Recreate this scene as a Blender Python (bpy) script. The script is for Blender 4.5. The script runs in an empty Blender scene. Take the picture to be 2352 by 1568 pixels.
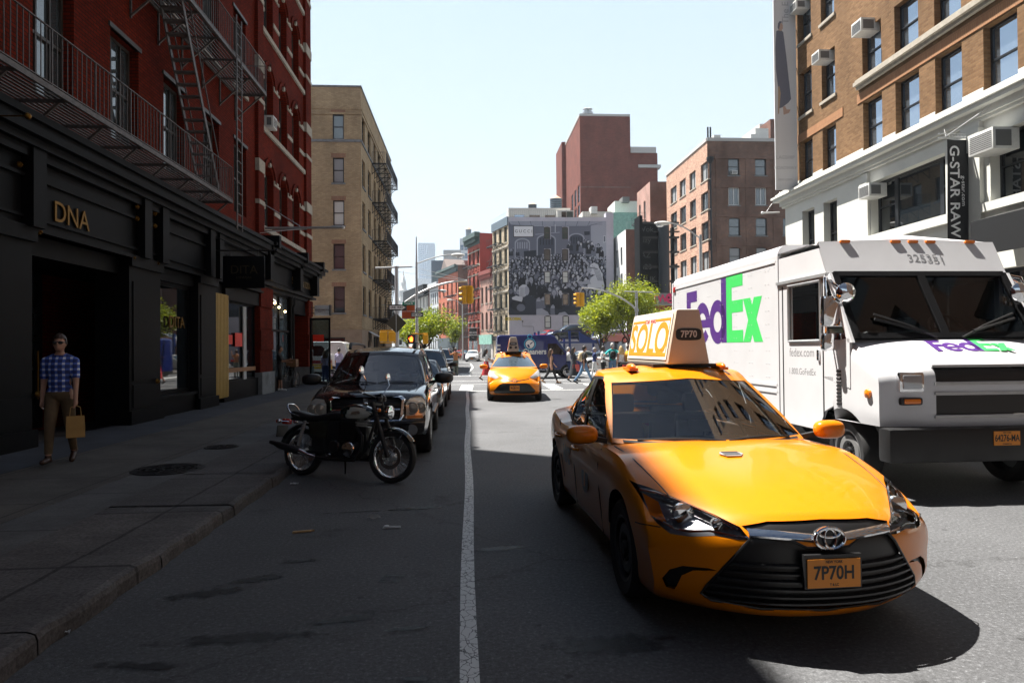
import bpy,bmesh,math,random
from mathutils import Vector as V,Matrix as M
random.seed(7)
PI=math.pi
C=bpy.context.scene.collection
rad=math.radians
EYE=V((0,0,1.72));FPX=1568.0
TILT,ROLL=0.012,0.009
YAW=math.atan(103/1568)
def cam_axes(yaw):
 F=V((math.sin(yaw)*math.cos(TILT),math.cos(yaw)*math.cos(TILT),math.sin(TILT)))
 R=V((math.cos(yaw),-math.sin(yaw),0));U=R.cross(F)
 return(R*math.cos(ROLL)-U*math.sin(ROLL),R*math.sin(ROLL)+U*math.cos(ROLL),F)
CR,CU,CF=cam_axes(YAW)
def _vp():s=V((0,1,0));return s.dot(CR)/s.dot(CF)*FPX,s.dot(CU)/s.dot(CF)*FPX
CX=1176.0;CY=800+_vp()[1]
def ray(px,py):return CR*((px-CX)/FPX)+CU*((CY-py)/FPX)+CF
def onX(px,py,X):d=ray(px,py);return EYE+d*(X/d.x)
def onY(px,py,Y):d=ray(px,py);return EYE+d*(Y/d.y)
def onZ(px,py,Z=0.0):d=ray(px,py);return EYE+d*((Z-EYE.z)/d.z)
MATS={}
def _nt(name):
 m=bpy.data.materials.new(name);m.use_nodes=True;nt=m.node_tree
 return m,nt,nt.nodes['Principled BSDF']
def mat(name,col,rough=.6,metal=0.,var=0.,vscale=6.,bump=0.,bscale=40.,spec=.5,coat=0.,emit=0.,ior=1.5,rvar=0.):
 if name in MATS:return MATS[name]
 m,nt,b=_nt(name);N,L=nt.nodes,nt.links
 col=tuple(col)+(1,)if len(col)==3 else col
 b.inputs['Base Color'].default_value=col;b.inputs['Roughness'].default_value=rough
 b.inputs['Metallic'].default_value=metal;b.inputs['Specular IOR Level'].default_value=spec
 b.inputs['Coat Weight'].default_value=coat;b.inputs['Coat Roughness'].default_value=.03;b.inputs['IOR'].default_value=ior
 if emit:b.inputs['Emission Color'].default_value=col;b.inputs['Emission Strength'].default_value=emit
 if var or bump or rvar:
  tc=N.new('ShaderNodeTexCoord')
 if var or rvar:
  n=N.new('ShaderNodeTexNoise');n.inputs['Scale'].default_value=vscale;n.inputs['Detail'].default_value=8;n.inputs['Roughness'].default_value=.65
  L.new(tc.outputs['Object'],n.inputs['Vector'])
 if var:
  r=N.new('ShaderNodeValToRGB');r.color_ramp.elements[0].position=.3;r.color_ramp.elements[1].position=.72
  r.color_ramp.elements[0].color=tuple(c*(1-var)for c in col[:3])+(1,)
  r.color_ramp.elements[1].color=tuple(min(1,c*(1+var))for c in col[:3])+(1,)
  L.new(n.outputs['Fac'],r.inputs['Fac']);L.new(r.outputs['Color'],b.inputs['Base Color'])
 if rvar:
  mr=N.new('ShaderNodeMapRange');mr.inputs['From Min'].default_value=.3;mr.inputs['From Max'].default_value=.7
  mr.inputs['To Min'].default_value=max(0,rough-rvar);mr.inputs['To Max'].default_value=rough+rvar
  L.new(n.outputs['Fac'],mr.inputs['Value']);L.new(mr.outputs['Result'],b.inputs['Roughness'])
 if bump:
  n2=N.new('ShaderNodeTexNoise');n2.inputs['Scale'].default_value=bscale;n2.inputs['Detail'].default_value=5
  L.new(tc.outputs['Object'],n2.inputs['Vector'])
  bp=N.new('ShaderNodeBump');bp.inputs['Strength'].default_value=bump;bp.inputs['Distance'].default_value=.02
  L.new(n2.outputs['Fac'],bp.inputs['Height']);L.new(bp.outputs['Normal'],b.inputs['Normal'])
 MATS[name]=m;return m
def brick(name,c1,c2,mortar,bw=.21,bh=.075,ms=.012,stain=.35,bump=.35,spec=.2):
 if name in MATS:return MATS[name]
 m,nt,b=_nt(name);N,L=nt.nodes,nt.links
 uv=N.new('ShaderNodeUVMap');br=N.new('ShaderNodeTexBrick')
 br.inputs['Scale'].default_value=1;br.inputs['Brick Width'].default_value=bw;br.inputs['Row Height'].default_value=bh
 br.inputs['Mortar Size'].default_value=ms;br.inputs['Mortar Smooth'].default_value=.3
 br.inputs['Color1'].default_value=tuple(c1)+(1,);br.inputs['Color2'].default_value=tuple(c2)+(1,);br.inputs['Mortar'].default_value=tuple(mortar)+(1,)
 L.new(uv.outputs['UV'],br.inputs['Vector'])
 n=N.new('ShaderNodeTexNoise');n.inputs['Scale'].default_value=.55;n.inputs['Detail'].default_value=9;n.inputs['Roughness'].default_value=.62
 mp=N.new('ShaderNodeMapping');mp.inputs['Scale'].default_value=(1,.55,1)
 L.new(uv.outputs['UV'],mp.inputs['Vector']);L.new(mp.outputs['Vector'],n.inputs['Vector'])
 mr=N.new('ShaderNodeMapRange');mr.inputs['From Min'].default_value=.3;mr.inputs['From Max'].default_value=.7
 mr.inputs['To Min'].default_value=1-stain;mr.inputs['To Max'].default_value=1+stain*.6
 L.new(n.outputs['Fac'],mr.inputs['Value'])
 mx=N.new('ShaderNodeMix');mx.data_type='RGBA';mx.blend_type='MULTIPLY';mx.inputs['Factor'].default_value=1
 L.new(br.outputs['Color'],mx.inputs['A']);L.new(mr.outputs['Result'],mx.inputs['B'])
 L.new(mx.outputs['Result'],b.inputs['Base Color']);b.inputs['Roughness'].default_value=.85;b.inputs['Specular IOR Level'].default_value=spec
 bp=N.new('ShaderNodeBump');bp.inputs['Strength'].default_value=bump;bp.inputs['Distance'].default_value=.01;bp.invert=True
 L.new(br.outputs['Fac'],bp.inputs['Height']);L.new(bp.outputs['Normal'],b.inputs['Normal'])
 MATS[name]=m;return m
def glass(name,tint=(.55,.65,.68),dens=.6,rough=.01,ior=1.6):
 if name in MATS:return MATS[name]
 m,nt,b=_nt(name);N,L=nt.nodes,nt.links
 out=N['Material Output'];N.remove(b)
 tr=N.new('ShaderNodeBsdfTransparent');tr.inputs['Color'].default_value=tuple(t*dens for t in tint)+(1,)
 gl=N.new('ShaderNodeBsdfGlossy');gl.inputs['Roughness'].default_value=rough
 fr=N.new('ShaderNodeFresnel');fr.inputs['IOR'].default_value=ior
 mx=N.new('ShaderNodeMixShader')
 L.new(fr.outputs['Fac'],mx.inputs['Fac']);L.new(tr.outputs['BSDF'],mx.inputs[1]);L.new(gl.outputs['BSDF'],mx.inputs[2])
 L.new(mx.outputs['Shader'],out.inputs['Surface'])
 MATS[name]=m;return m
class MB:
 def __init__(s):s.v=[];s.f=[];s.fm=[];s.sm=[];s.m=0;s.T=None;s.smooth=False
 def add(s,vs,fs,smooth=None):
  o=len(s.v);T=s.T
  s.v+=[tuple(T@V(p))if T else tuple(p)for p in vs]
  for f in fs:s.f.append(tuple(i+o for i in f));s.fm.append(s.m);s.sm.append(s.smooth if smooth is None else smooth)
  return s
 def quad(s,a,b,c,d):return s.add([a,b,c,d],[(0,1,2,3)])
 def box(s,x0,x1,y0,y1,z0,z1):
  return s.add([(x0,y0,z0),(x1,y0,z0),(x1,y1,z0),(x0,y1,z0),(x0,y0,z1),(x1,y0,z1),(x1,y1,z1),(x0,y1,z1)],[(0,3,2,1),(4,5,6,7),(0,1,5,4),(1,2,6,5),(2,3,7,6),(3,0,4,7)])
 def cbox(s,c,d):return s.box(c[0]-d[0]/2,c[0]+d[0]/2,c[1]-d[1]/2,c[1]+d[1]/2,c[2]-d[2]/2,c[2]+d[2]/2)
 def beam(s,a,b,w,h=None,up=(0,0,1)):
  a,b=V(a),V(b);h=h or w;d=(b-a).normalized();u=V(up)
  if abs(d.dot(u))>.98:u=V((1,0,0))if abs(d.x)<.9 else V((0,1,0))
  r=d.cross(u).normalized();u=r.cross(d);q=[]
  for p in(a,b):
   for i,j in((-1,-1),(1,-1),(1,1),(-1,1)):q.append(p+r*(i*w/2)+u*(j*h/2))
  return s.add(q,[(3,2,1,0),(4,5,6,7),(0,1,5,4),(1,2,6,5),(2,3,7,6),(3,0,4,7)])
 def tube(s,pts,r,n=8,caps=True):
  pts=[V(p)for p in pts];k=len(pts);rs=r if isinstance(r,(list,tuple))else[r]*k
  vs=[];prev=None
  for i,p in enumerate(pts):
   d=(pts[min(i+1,k-1)]-pts[max(i-1,0)]).normalized()
   if prev is None:
    u=V((0,0,1))if abs(d.z)<.9 else V((1,0,0));a=d.cross(u).normalized()
   else:a=(prev-d*prev.dot(d)).normalized()
   prev=a;b=d.cross(a)
   for j in range(n):t=2*PI*j/n;vs.append(p+(a*math.cos(t)+b*math.sin(t))*rs[i])
  fs=[(i*n+j,i*n+(j+1)%n,(i+1)*n+(j+1)%n,(i+1)*n+j)for i in range(k-1)for j in range(n)]
  if caps:fs+=[tuple(range(n))[::-1],tuple((k-1)*n+j for j in range(n))]
  return s.add(vs,fs,True)
 def lathe(s,prof,c=(0,0,0),ax='z',n=24,caps=True):
  c=V(c);vs=[];E={'x':(V((0,1,0)),V((0,0,1)),V((1,0,0))),'y':(V((0,0,1)),V((1,0,0)),V((0,1,0))),'z':(V((1,0,0)),V((0,1,0)),V((0,0,1)))}[ax]
  for r,h in prof:
   for j in range(n):t=2*PI*j/n;vs.append(c+(E[0]*math.cos(t)+E[1]*math.sin(t))*r+E[2]*h)
  k=len(prof)
  fs=[(i*n+j,i*n+(j+1)%n,(i+1)*n+(j+1)%n,(i+1)*n+j)for i in range(k-1)for j in range(n)]
  if caps and prof[0][0]>1e-5:fs.append(tuple(range(n))[::-1])
  if caps and prof[-1][0]>1e-5:fs.append(tuple((k-1)*n+j for j in range(n)))
  return s.add(vs,fs,True)
 def prism(s,poly,o,e1,e2,t):
  o,e1,e2=V(o),V(e1),V(e2);nrm=e1.cross(e2).normalized();n=len(poly)
  vs=[o+e1*a+e2*b for a,b in poly]+[o+e1*a+e2*b+nrm*t for a,b in poly]
  return s.add(vs,[tuple(range(n))[::-1],tuple(range(n,2*n))]+[(i,(i+1)%n,n+(i+1)%n,n+i)for i in range(n)])
 def ell(s,c,r,n=12,m=8,R=None):
  c=V(c);vs=[]
  for i in range(m+1):
   p=PI*i/m
   for j in range(n):
    t=2*PI*j/n;q=V((r[0]*math.sin(p)*math.cos(t),r[1]*math.sin(p)*math.sin(t),r[2]*math.cos(p)))
    vs.append(c+(R@q if R else q))
  return s.add(vs,[(i*n+j,(i+1)*n+j,(i+1)*n+(j+1)%n,i*n+(j+1)%n)for i in range(m)for j in range(n)],True)
 def grid(s,fn,nu,nv,smooth=True):
  vs=[fn(i/nu,j/nv)for j in range(nv+1)for i in range(nu+1)];w=nu+1
  return s.add(vs,[(j*w+i,j*w+i+1,(j+1)*w+i+1,(j+1)*w+i)for j in range(nv)for i in range(nu)],smooth)
 def mesh(s,name,mats,uv=True,bevel=0,clean=True):
  me=bpy.data.meshes.new(name);me.from_pydata(s.v,[],s.f)
  for m in(mats if isinstance(mats,(list,tuple))else[mats]):me.materials.append(m)
  me.polygons.foreach_set('material_index',s.fm);me.polygons.foreach_set('use_smooth',s.sm)
  if bevel:
   bm=bmesh.new();bm.from_mesh(me);bmesh.ops.remove_doubles(bm,verts=bm.verts,dist=1e-5)
   es=[e for e in bm.edges if len(e.link_faces)==2 and e.calc_face_angle(0)>.6]
   bmesh.ops.bevel(bm,geom=es,offset=bevel,segments=2,profile=.6,affect='EDGES',clamp_overlap=True)
   for f in bm.faces:f.smooth=True
   bm.to_mesh(me);bm.free()
   me.set_sharp_from_angle(angle=rad(50))
  elif any(s.sm):me.set_sharp_from_angle(angle=rad(42))
  if uv:box_uv(me)
  me.update();return me
def box_uv(me):
 lay=me.uv_layers.new(name='UVMap').data
 for p in me.polygons:
  n=p.normal;ax,ay,az=abs(n.x),abs(n.y),abs(n.z)
  for li in p.loop_indices:
   co=me.vertices[me.loops[li].vertex_index].co
   lay[li].uv=(co.y,co.z)if ax>=ay and ax>=az else((co.x,co.z)if ay>=az else(co.x,co.y))
def wm(o):
 w=o.matrix_basis.copy();p=o.parent
 while p:w=p.matrix_basis@w;p=p.parent
 return w
def tag(o,label=None,cat=None,group=None,kind=None):
 if label:o['label']=label
 if cat:o['category']=cat
 if group:o['group']=group
 if kind:o['kind']=kind
 return o
def thing(name,label,cat,loc=(0,0,0),rz=0.,group=None):
 o=bpy.data.objects.new(name,None);C.objects.link(o);o.empty_display_size=.2
 o.location=loc;o.rotation_euler=(0,0,rz);return tag(o,label,cat,group)
def put(name,me,parent=None,mtx=None,label=None):
 o=bpy.data.objects.new(name,me);C.objects.link(o)
 if parent:o.parent=parent
 if mtx is not None:o.matrix_basis=mtx
 if label:o['label']=label
 return o
def obj(name,mb,mats,parent=None,world=True,label=None,bevel=0):
 me=mb.mesh(name,mats,bevel=bevel)
 if parent and world:me.transform(wm(parent).inverted())
 return put(name,me,parent,None,label)
def struct(name,mb,m):return tag(obj(name,mb,m),kind='structure')
def solo(name,mb,m,label,cat,group=None,base=None,bevel=0):
 me=mb.mesh(name,m,bevel=bevel);xs=[v.co for v in me.vertices]
 b=V(base)if base is not None else V((sum(v.x for v in xs)/len(xs),sum(v.y for v in xs)/len(xs),min(v.z for v in xs)))
 me.transform(M.Translation(-b));o=put(name,me);o.location=b
 return tag(o,label,cat,group)
def copy_tree(o,parent=None):
 c=o.copy();C.objects.link(c)
 if parent:c.parent=parent
 for ch in o.children:copy_tree(ch,c)
 return c
def frame(O,x,y):
 x=V(x).normalized();y=V(y);y=(y-x*y.dot(x)).normalized();z=x.cross(y)
 return M(((x.x,y.x,z.x,O[0]),(x.y,y.y,z.y,O[1]),(x.z,y.z,z.z,O[2]),(0,0,0,1)))
_txt={}
def text_mesh(s,size=1.,extr=.004,bold=0.,space=1.,squeeze=1.,align='CENTER'):
 k=(s,size,extr,bold,space,squeeze,align)
 if k in _txt:return _txt[k]
 cu=bpy.data.curves.new('lettering','FONT');cu.body=s;cu.size=size;cu.extrude=extr;cu.offset=bold;cu.space_character=space
 cu.align_x=align;cu.align_y='CENTER';cu.resolution_u=4
 o=bpy.data.objects.new('lettering',cu);C.objects.link(o)
 me=bpy.data.meshes.new_from_object(o.evaluated_get(bpy.context.evaluated_depsgraph_get()))
 bpy.data.objects.remove(o);bpy.data.curves.remove(cu)
 if squeeze!=1:me.transform(M.Diagonal((squeeze,1,1,1)))
 _txt[k]=me;return me
def text(name,s,O,right,up,size,m,parent=None,extr=.004,bold=0.,space=1.,squeeze=1.,align='CENTER',label=None,world=True):
 me=text_mesh(s,size,extr,bold,space,squeeze,align).copy();me.materials.clear();me.materials.append(m)
 mt=frame(O,right,up)
 if parent and world:mt=wm(parent).inverted()@mt
 return put(name,me,parent,mt,label)
def seg_arc(cx,cy,r,a0,a1,n,ry=None):
 ry=ry or r
 return[(cx+r*math.cos(a0+(a1-a0)*i/n),cy+ry*math.sin(a0+(a1-a0)*i/n))for i in range(n+1)]
def lerp(a,b,t):return a+(b-a)*t
def curve(pts):
 xs=[p[0]for p in pts];ys=[p[1]for p in pts];n=len(xs)
 d=[(ys[i+1]-ys[i])/(xs[i+1]-xs[i])for i in range(n-1)]
 mt=[d[0]]+[0 if d[i-1]*d[i]<=0 else 2*d[i-1]*d[i]/(d[i-1]+d[i])for i in range(1,n-1)]+[d[-1]]if n>2 else[d[0],d[0]]
 def f(x):
  if x<=xs[0]:return ys[0]
  if x>=xs[-1]:return ys[-1]
  i=max(k for k in range(n-1)if xs[k]<=x);h=xs[i+1]-xs[i];t=(x-xs[i])/h
  return(ys[i]*(1+2*t)*(1-t)**2+h*mt[i]*t*(1-t)**2+ys[i+1]*t*t*(3-2*t)+h*mt[i+1]*t*t*(t-1))
 return f
class Fr:
 def __init__(s,O,N):s.O=V((O[0],O[1],O[2]if len(O)>2 else 0));s.N=V((N[0],N[1],0)).normalized();s.U=V((-s.N.y,s.N.x,0))
 def __call__(s,u,v,d=0.):return s.O+s.U*u+V((0,0,v))+s.N*d
 def mtx(s,u,v,d=0.):return frame(s(u,v,d),s.U,-s.N)
 def box(s,mb,u0,u1,v0,v1,d0,d1):
  p=[s(u,v,d)for d in(d0,d1)for u,v in((u0,v0),(u1,v0),(u1,v1),(u0,v1))]
  mb.add(p,[(0,1,2,3)[::-1],(4,5,6,7),(0,1,5,4),(1,2,6,5),(2,3,7,6),(3,0,4,7)])
def wall(mb,fr,u0,u1,v0,v1,ops=(),rev=.22):
 us=sorted({u0,u1,*[o[0]for o in ops],*[o[1]for o in ops]});vs=sorted({v0,v1,*[o[2]for o in ops],*[o[3]for o in ops]})
 us=[u for u in us if u0-1e-6<=u<=u1+1e-6];vs=[v for v in vs if v0-1e-6<=v<=v1+1e-6]
 for j in range(len(vs)-1):
  i=0
  while i<len(us)-1:
   vm=(vs[j]+vs[j+1])/2
   hole=lambda k:any(o[0]<(us[k]+us[k+1])/2<o[1]and o[2]<vm<o[3]for o in ops)
   if hole(i):i+=1;continue
   k=i
   while k+1<len(us)-1 and not hole(k+1):k+=1
   mb.quad(fr(us[i],vs[j]),fr(us[k+1],vs[j]),fr(us[k+1],vs[j+1]),fr(us[i],vs[j+1]));i=k+1
 for a,b,c,d,h in ops:
  if h:
   n=10;um=(a+b)/2;w=(b-a)/2;sp=d-h
   arc=[(um+w*math.cos(PI-PI*i/n),sp+h*math.sin(PI*i/n))for i in range(n+1)]
   for i in range(n):
    p,q=arc[i],arc[i+1];k=(a,d)if i<n//2 else(b,d)
    mb.add([fr(*k),fr(*p),fr(*q)],[(0,1,2)]);mb.quad(fr(*p),fr(*p,-rev),fr(*q,-rev),fr(*q))
   mb.add([fr(a,d),fr(um,d),fr(b,d)],[])
   mb.quad(fr(a,c),fr(a,c,-rev),fr(a,sp,-rev),fr(a,sp));mb.quad(fr(b,sp),fr(b,sp,-rev),fr(b,c,-rev),fr(b,c))
  else:
   mb.quad(fr(a,c),fr(a,c,-rev),fr(a,d,-rev),fr(a,d));mb.quad(fr(b,d),fr(b,d,-rev),fr(b,c,-rev),fr(b,c))
   mb.quad(fr(a,d),fr(a,d,-rev),fr(b,d,-rev),fr(b,d))
  mb.quad(fr(b,c),fr(b,c,-rev),fr(a,c,-rev),fr(a,c))
_wc={}
def window(root,fr,o,style='hung',fm=None,gm=None,setb=.14,fw=.06,sill=None,name='window',rev=.22):
 a,b,c,d=o[:4];w=round(b-a,3);h=round(d-c,3);k=(w,h,style,fm.name,gm.name,fw,sill.name if sill else '',setb)
 if k not in _wc:
  f=MB();g=MB();x=w/2
  f.box(-x,-x+fw,0,.07,0,h);f.box(x-fw,x,0,.07,0,h);f.box(-x+fw,x-fw,0,.07,0,fw);f.box(-x+fw,x-fw,0,.07,h-fw,h)
  if style=='hung':f.box(-x+fw,x-fw,-.01,.05,h*.49,h*.49+.05)
  if style=='hung6':
   f.box(-x+fw,x-fw,-.01,.05,h*.49,h*.49+.05)
   for t in(-w/6,w/6):f.box(t-.012,t+.012,.0,.03,fw,h-fw)
  if style=='tall':
   for t in(-w/6,w/6):f.box(t-.02,t+.02,-.005,.04,fw,h-fw)
   f.box(-x+fw,x-fw,-.01,.05,h*.5,h*.5+.06)
  if style=='case':f.box(-.035,.035,-.01,.05,fw,h-fw)
  if style=='grid':
   for t in(-w/6,w/6):f.box(t-.02,t+.02,.0,.04,fw,h-fw)
   for t in range(1,4):f.box(-x+fw,x-fw,.005,.035,h*t/4-.02,h*t/4+.02)
  g.quad((-x+fw*.5,.045,fw*.5),(x-fw*.5,.045,fw*.5),(x-fw*.5,.045,h-fw*.5),(-x+fw*.5,.045,h-fw*.5))
  sm=None
  if sill:
   sb=MB();sb.box(-x-.1,x+.1,-setb-.07,.0,-.12,0);sm=sb.mesh('sill',sill)
  _wc[k]=(f.mesh(name,fm),g.mesh('pane',gm),sm)
 f,g,sm=_wc[k]
 m=wm(root).inverted()@fr.mtx((a+b)/2,c,-setb)
 o=put(name,f,root,m);put('pane',g,o)
 if sm:put('sill',sm,o)
 return o
def block(root,pts,z0,z1,ops=None,m=None,name='wall',roof=True,rm=None,rev=.22,skip=()):
 ops=ops or{};mb=MB();frs=[];n=len(pts)
 for i in range(n):
  p,q=V((*pts[i],0)),V((*pts[(i+1)%n],0));d=(q-p).normalized();fr=Fr(p,(d.y,-d.x));frs.append(fr)
  if i not in skip:wall(mb,fr,0,(q-p).length,z0,z1,ops.get(i,()),rev)
 obj(name,mb,m,root)
 if roof:
  rb=MB();rb.add([(x,y,z1-.5)for x,y in pts],[tuple(range(n))]);obj('roof',rb,rm or MATS['roof_felt'],root)
 return frs
def rail_run(mb,pts,h,pick=.16,r=.012,top=.03,n=4):
 for a,b in zip(pts[:-1],pts[1:]):
  a,b=V(a),V(b);L=(b-a).length;up=V((0,0,1))
  for z in(.08,h):mb.beam(a+up*z,b+up*z,top,top*.6)
  k=max(1,int(L/pick))
  for i in range(k+1):p=a.lerp(b,i/k);mb.beam(p+up*.02,p+up*h,r*(2 if i%9==0 else 1),None)
def fire_escape(label,fr,levels,u0,u1,dep=.95,m=None,stair=True,h=.95,su=None,group='fire escapes down the house fronts',slat=.09,pick=.16,ladder=None,stair_dir=1):
 root=thing('fire_escape',label,'fire escape',fr(u0[0]if isinstance(u0,list)else u0,levels[0]),0,group)
 for li,z in enumerate(levels):
  a,b=(u0[li],u1[li])if isinstance(u0,list)else(u0,u1)
  mb=MB()
  for d in(.04,dep):mb.beam(fr(a,z,d),fr(b,z,d),.05,.09)
  for u in(a,b):mb.beam(fr(u,z,.0),fr(u,z,dep),.05,.09)
  k=int(dep/slat)
  for i in range(1,k):mb.beam(fr(a,z+.02,dep*i/k),fr(b,z+.02,dep*i/k),.035,.02)
  nb=max(1,int((b-a)/1.3))
  for i in range(1,nb):mb.beam(fr(a+(b-a)*i/nb,z-.02,0),fr(a+(b-a)*i/nb,z-.02,dep),.05,.05)
  obj('platform',mb,m,root)
  rb=MB();rail_run(rb,[fr(a,z,.03),fr(a,z,dep),fr(b,z,dep),fr(b,z,.03)],h,pick);obj('railing',rb,m,root)
  for i in range(nb+1):
   bb=MB();u=a+(b-a)*i/nb;bb.beam(fr(u,z-.04,dep*.85),fr(u,z-.8,.02),.04);bb.beam(fr(u,z-.04,.02),fr(u,z-.85,.02),.04);obj('bracket',bb,m,root)
  if stair and li+1<len(levels):
   z2=levels[li+1];uu=su[li]if su else(a+.9,b-.9)
   p,q=(uu[0],z),(uu[1],z2);mb=MB()
   for d in(dep-.12,dep-.62):
    mb.beam(fr(p[0],p[1],d),fr(q[0],q[1],d),.03,.12)
   n=int((z2-z)/.24)
   for i in range(1,n):t=i/n;u=lerp(p[0],q[0],t);v=lerp(p[1],q[1],t);fr.box(mb,u-.09,u+.09,v-.015,v+.015,dep-.62,dep-.12)
   obj('stair',mb,m,root)
   mb=MB()
   for d in(dep-.12,dep-.62):mb.beam(fr(p[0],p[1]+.85,d),fr(q[0],q[1]+.85,d),.025)
   obj('handrail',mb,m,root)
 if ladder:
  u,z0,z1=ladder;mb=MB()
  for t in(-.21,.21):mb.beam(fr(u+t,z0,dep+.1),fr(u+t,z1,dep+.1),.05,.03)
  n=int((z1-z0)/.3)
  for i in range(n):mb.beam(fr(u-.2,z0+.15+i*.3,dep+.1),fr(u+.2,z0+.15+i*.3,dep+.1),.022)
  obj('ladder',mb,m,root)
 return root
def ac_unit(fr,u,v,w=.62,h=.42,out=.45,label='',group=None):
 t=thing('air_conditioner',label,'air conditioner',fr(u,v,0),0,group)
 b=MB();fr.box(b,u-w/2,u+w/2,v,v+h,-.2,out);obj('casing',b,MATS['ac_white'],t,bevel=.015)
 g=MB()
 for i in range(9):fr.box(g,u-w/2+.05,u+w/2-.05,v+.06+i*(h-.12)/9,v+.06+(i+.55)*(h-.12)/9,out-.004,out+.006)
 obj('grille',g,MATS['ac_grey'],t)
 for q in(-1,1):g=MB();fr.box(g,u+q*w/2-.006,u+q*w/2+.006,v+.08,v+h-.08,.05,out-.08);obj('side_vent',g,MATS['ac_grey'],t)
 return t
K=MATS
mat('roof_felt',(.12,.12,.12),.9);mat('iron_black',(.012,.014,.018),.45,var=.3);mat('iron_grey',(.10,.085,.08),.55,var=.45,vscale=9)
mat('ac_white',(.62,.62,.60),.5,var=.12);mat('ac_grey',(.13,.13,.13),.6)
mat('shop_black',(.005,.0052,.0062),.5,var=.25,vscale=3,spec=.12);mat('gold',(.22,.115,.02),.4,metal=.8)
mat('stone',(.40,.36,.30),.85,var=.18,vscale=5,bump=.2);mat('bluestone',(.20,.21,.22),.85,var=.3,vscale=3,bump=.2)
mat('dark_frame',(.018,.02,.025),.4);mat('brown_frame',(.05,.045,.04),.5);mat('pale_frame',(.55,.55,.52),.5,var=.1);mat('tan_frame',(.28,.24,.18),.5,var=.2)
mat('pane_dark',(.012,.016,.02),.02,ior=1.9);mat('pane_sky',(.36,.43,.52),.03,metal=.85);mat('pane_mid',(.06,.075,.085),.03,ior=2.1)
mat('pane_blue',(.035,.08,.16),.03,ior=2.1);mat('pane_teal',(.02,.055,.06),.03,ior=1.9)
mat('blind_pale',(.62,.64,.62),.35);mat('blind_grey',(.30,.31,.32),.35);mat('blind_cream',(.5,.46,.36),.4)
mat('galv',(.46,.47,.48),.42,metal=.55,var=.12,vscale=4);mat('signal_yellow',(.80,.40,.012),.45,var=.08)
mat('black',(.012,.012,.013),.5);mat('white_paint',(.80,.80,.79),.4);mat('rubber',(.016,.016,.017),.75,bump=.15,bscale=120)
mat('chrome',(.82,.83,.85),.07,metal=1.);mat('steel',(.55,.56,.58),.25,metal=1.);mat('plastic_black',(.014,.014,.015),.38)
mat('taxi_yellow',(.72,.205,.0015),.28,coat=.4,spec=.3,var=.03,vscale=2);mat('plate_orange',(.70,.24,.02),.45);mat('amber',(.85,.20,.01),.2,coat=.6);mat('lens_red',(.5,.012,.01),.15,coat=.6)
mat('glass_clear',(.75,.78,.8),.04,metal=.75);mat('lamp_grey',(.30,.32,.34),.1,metal=.6)
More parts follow.
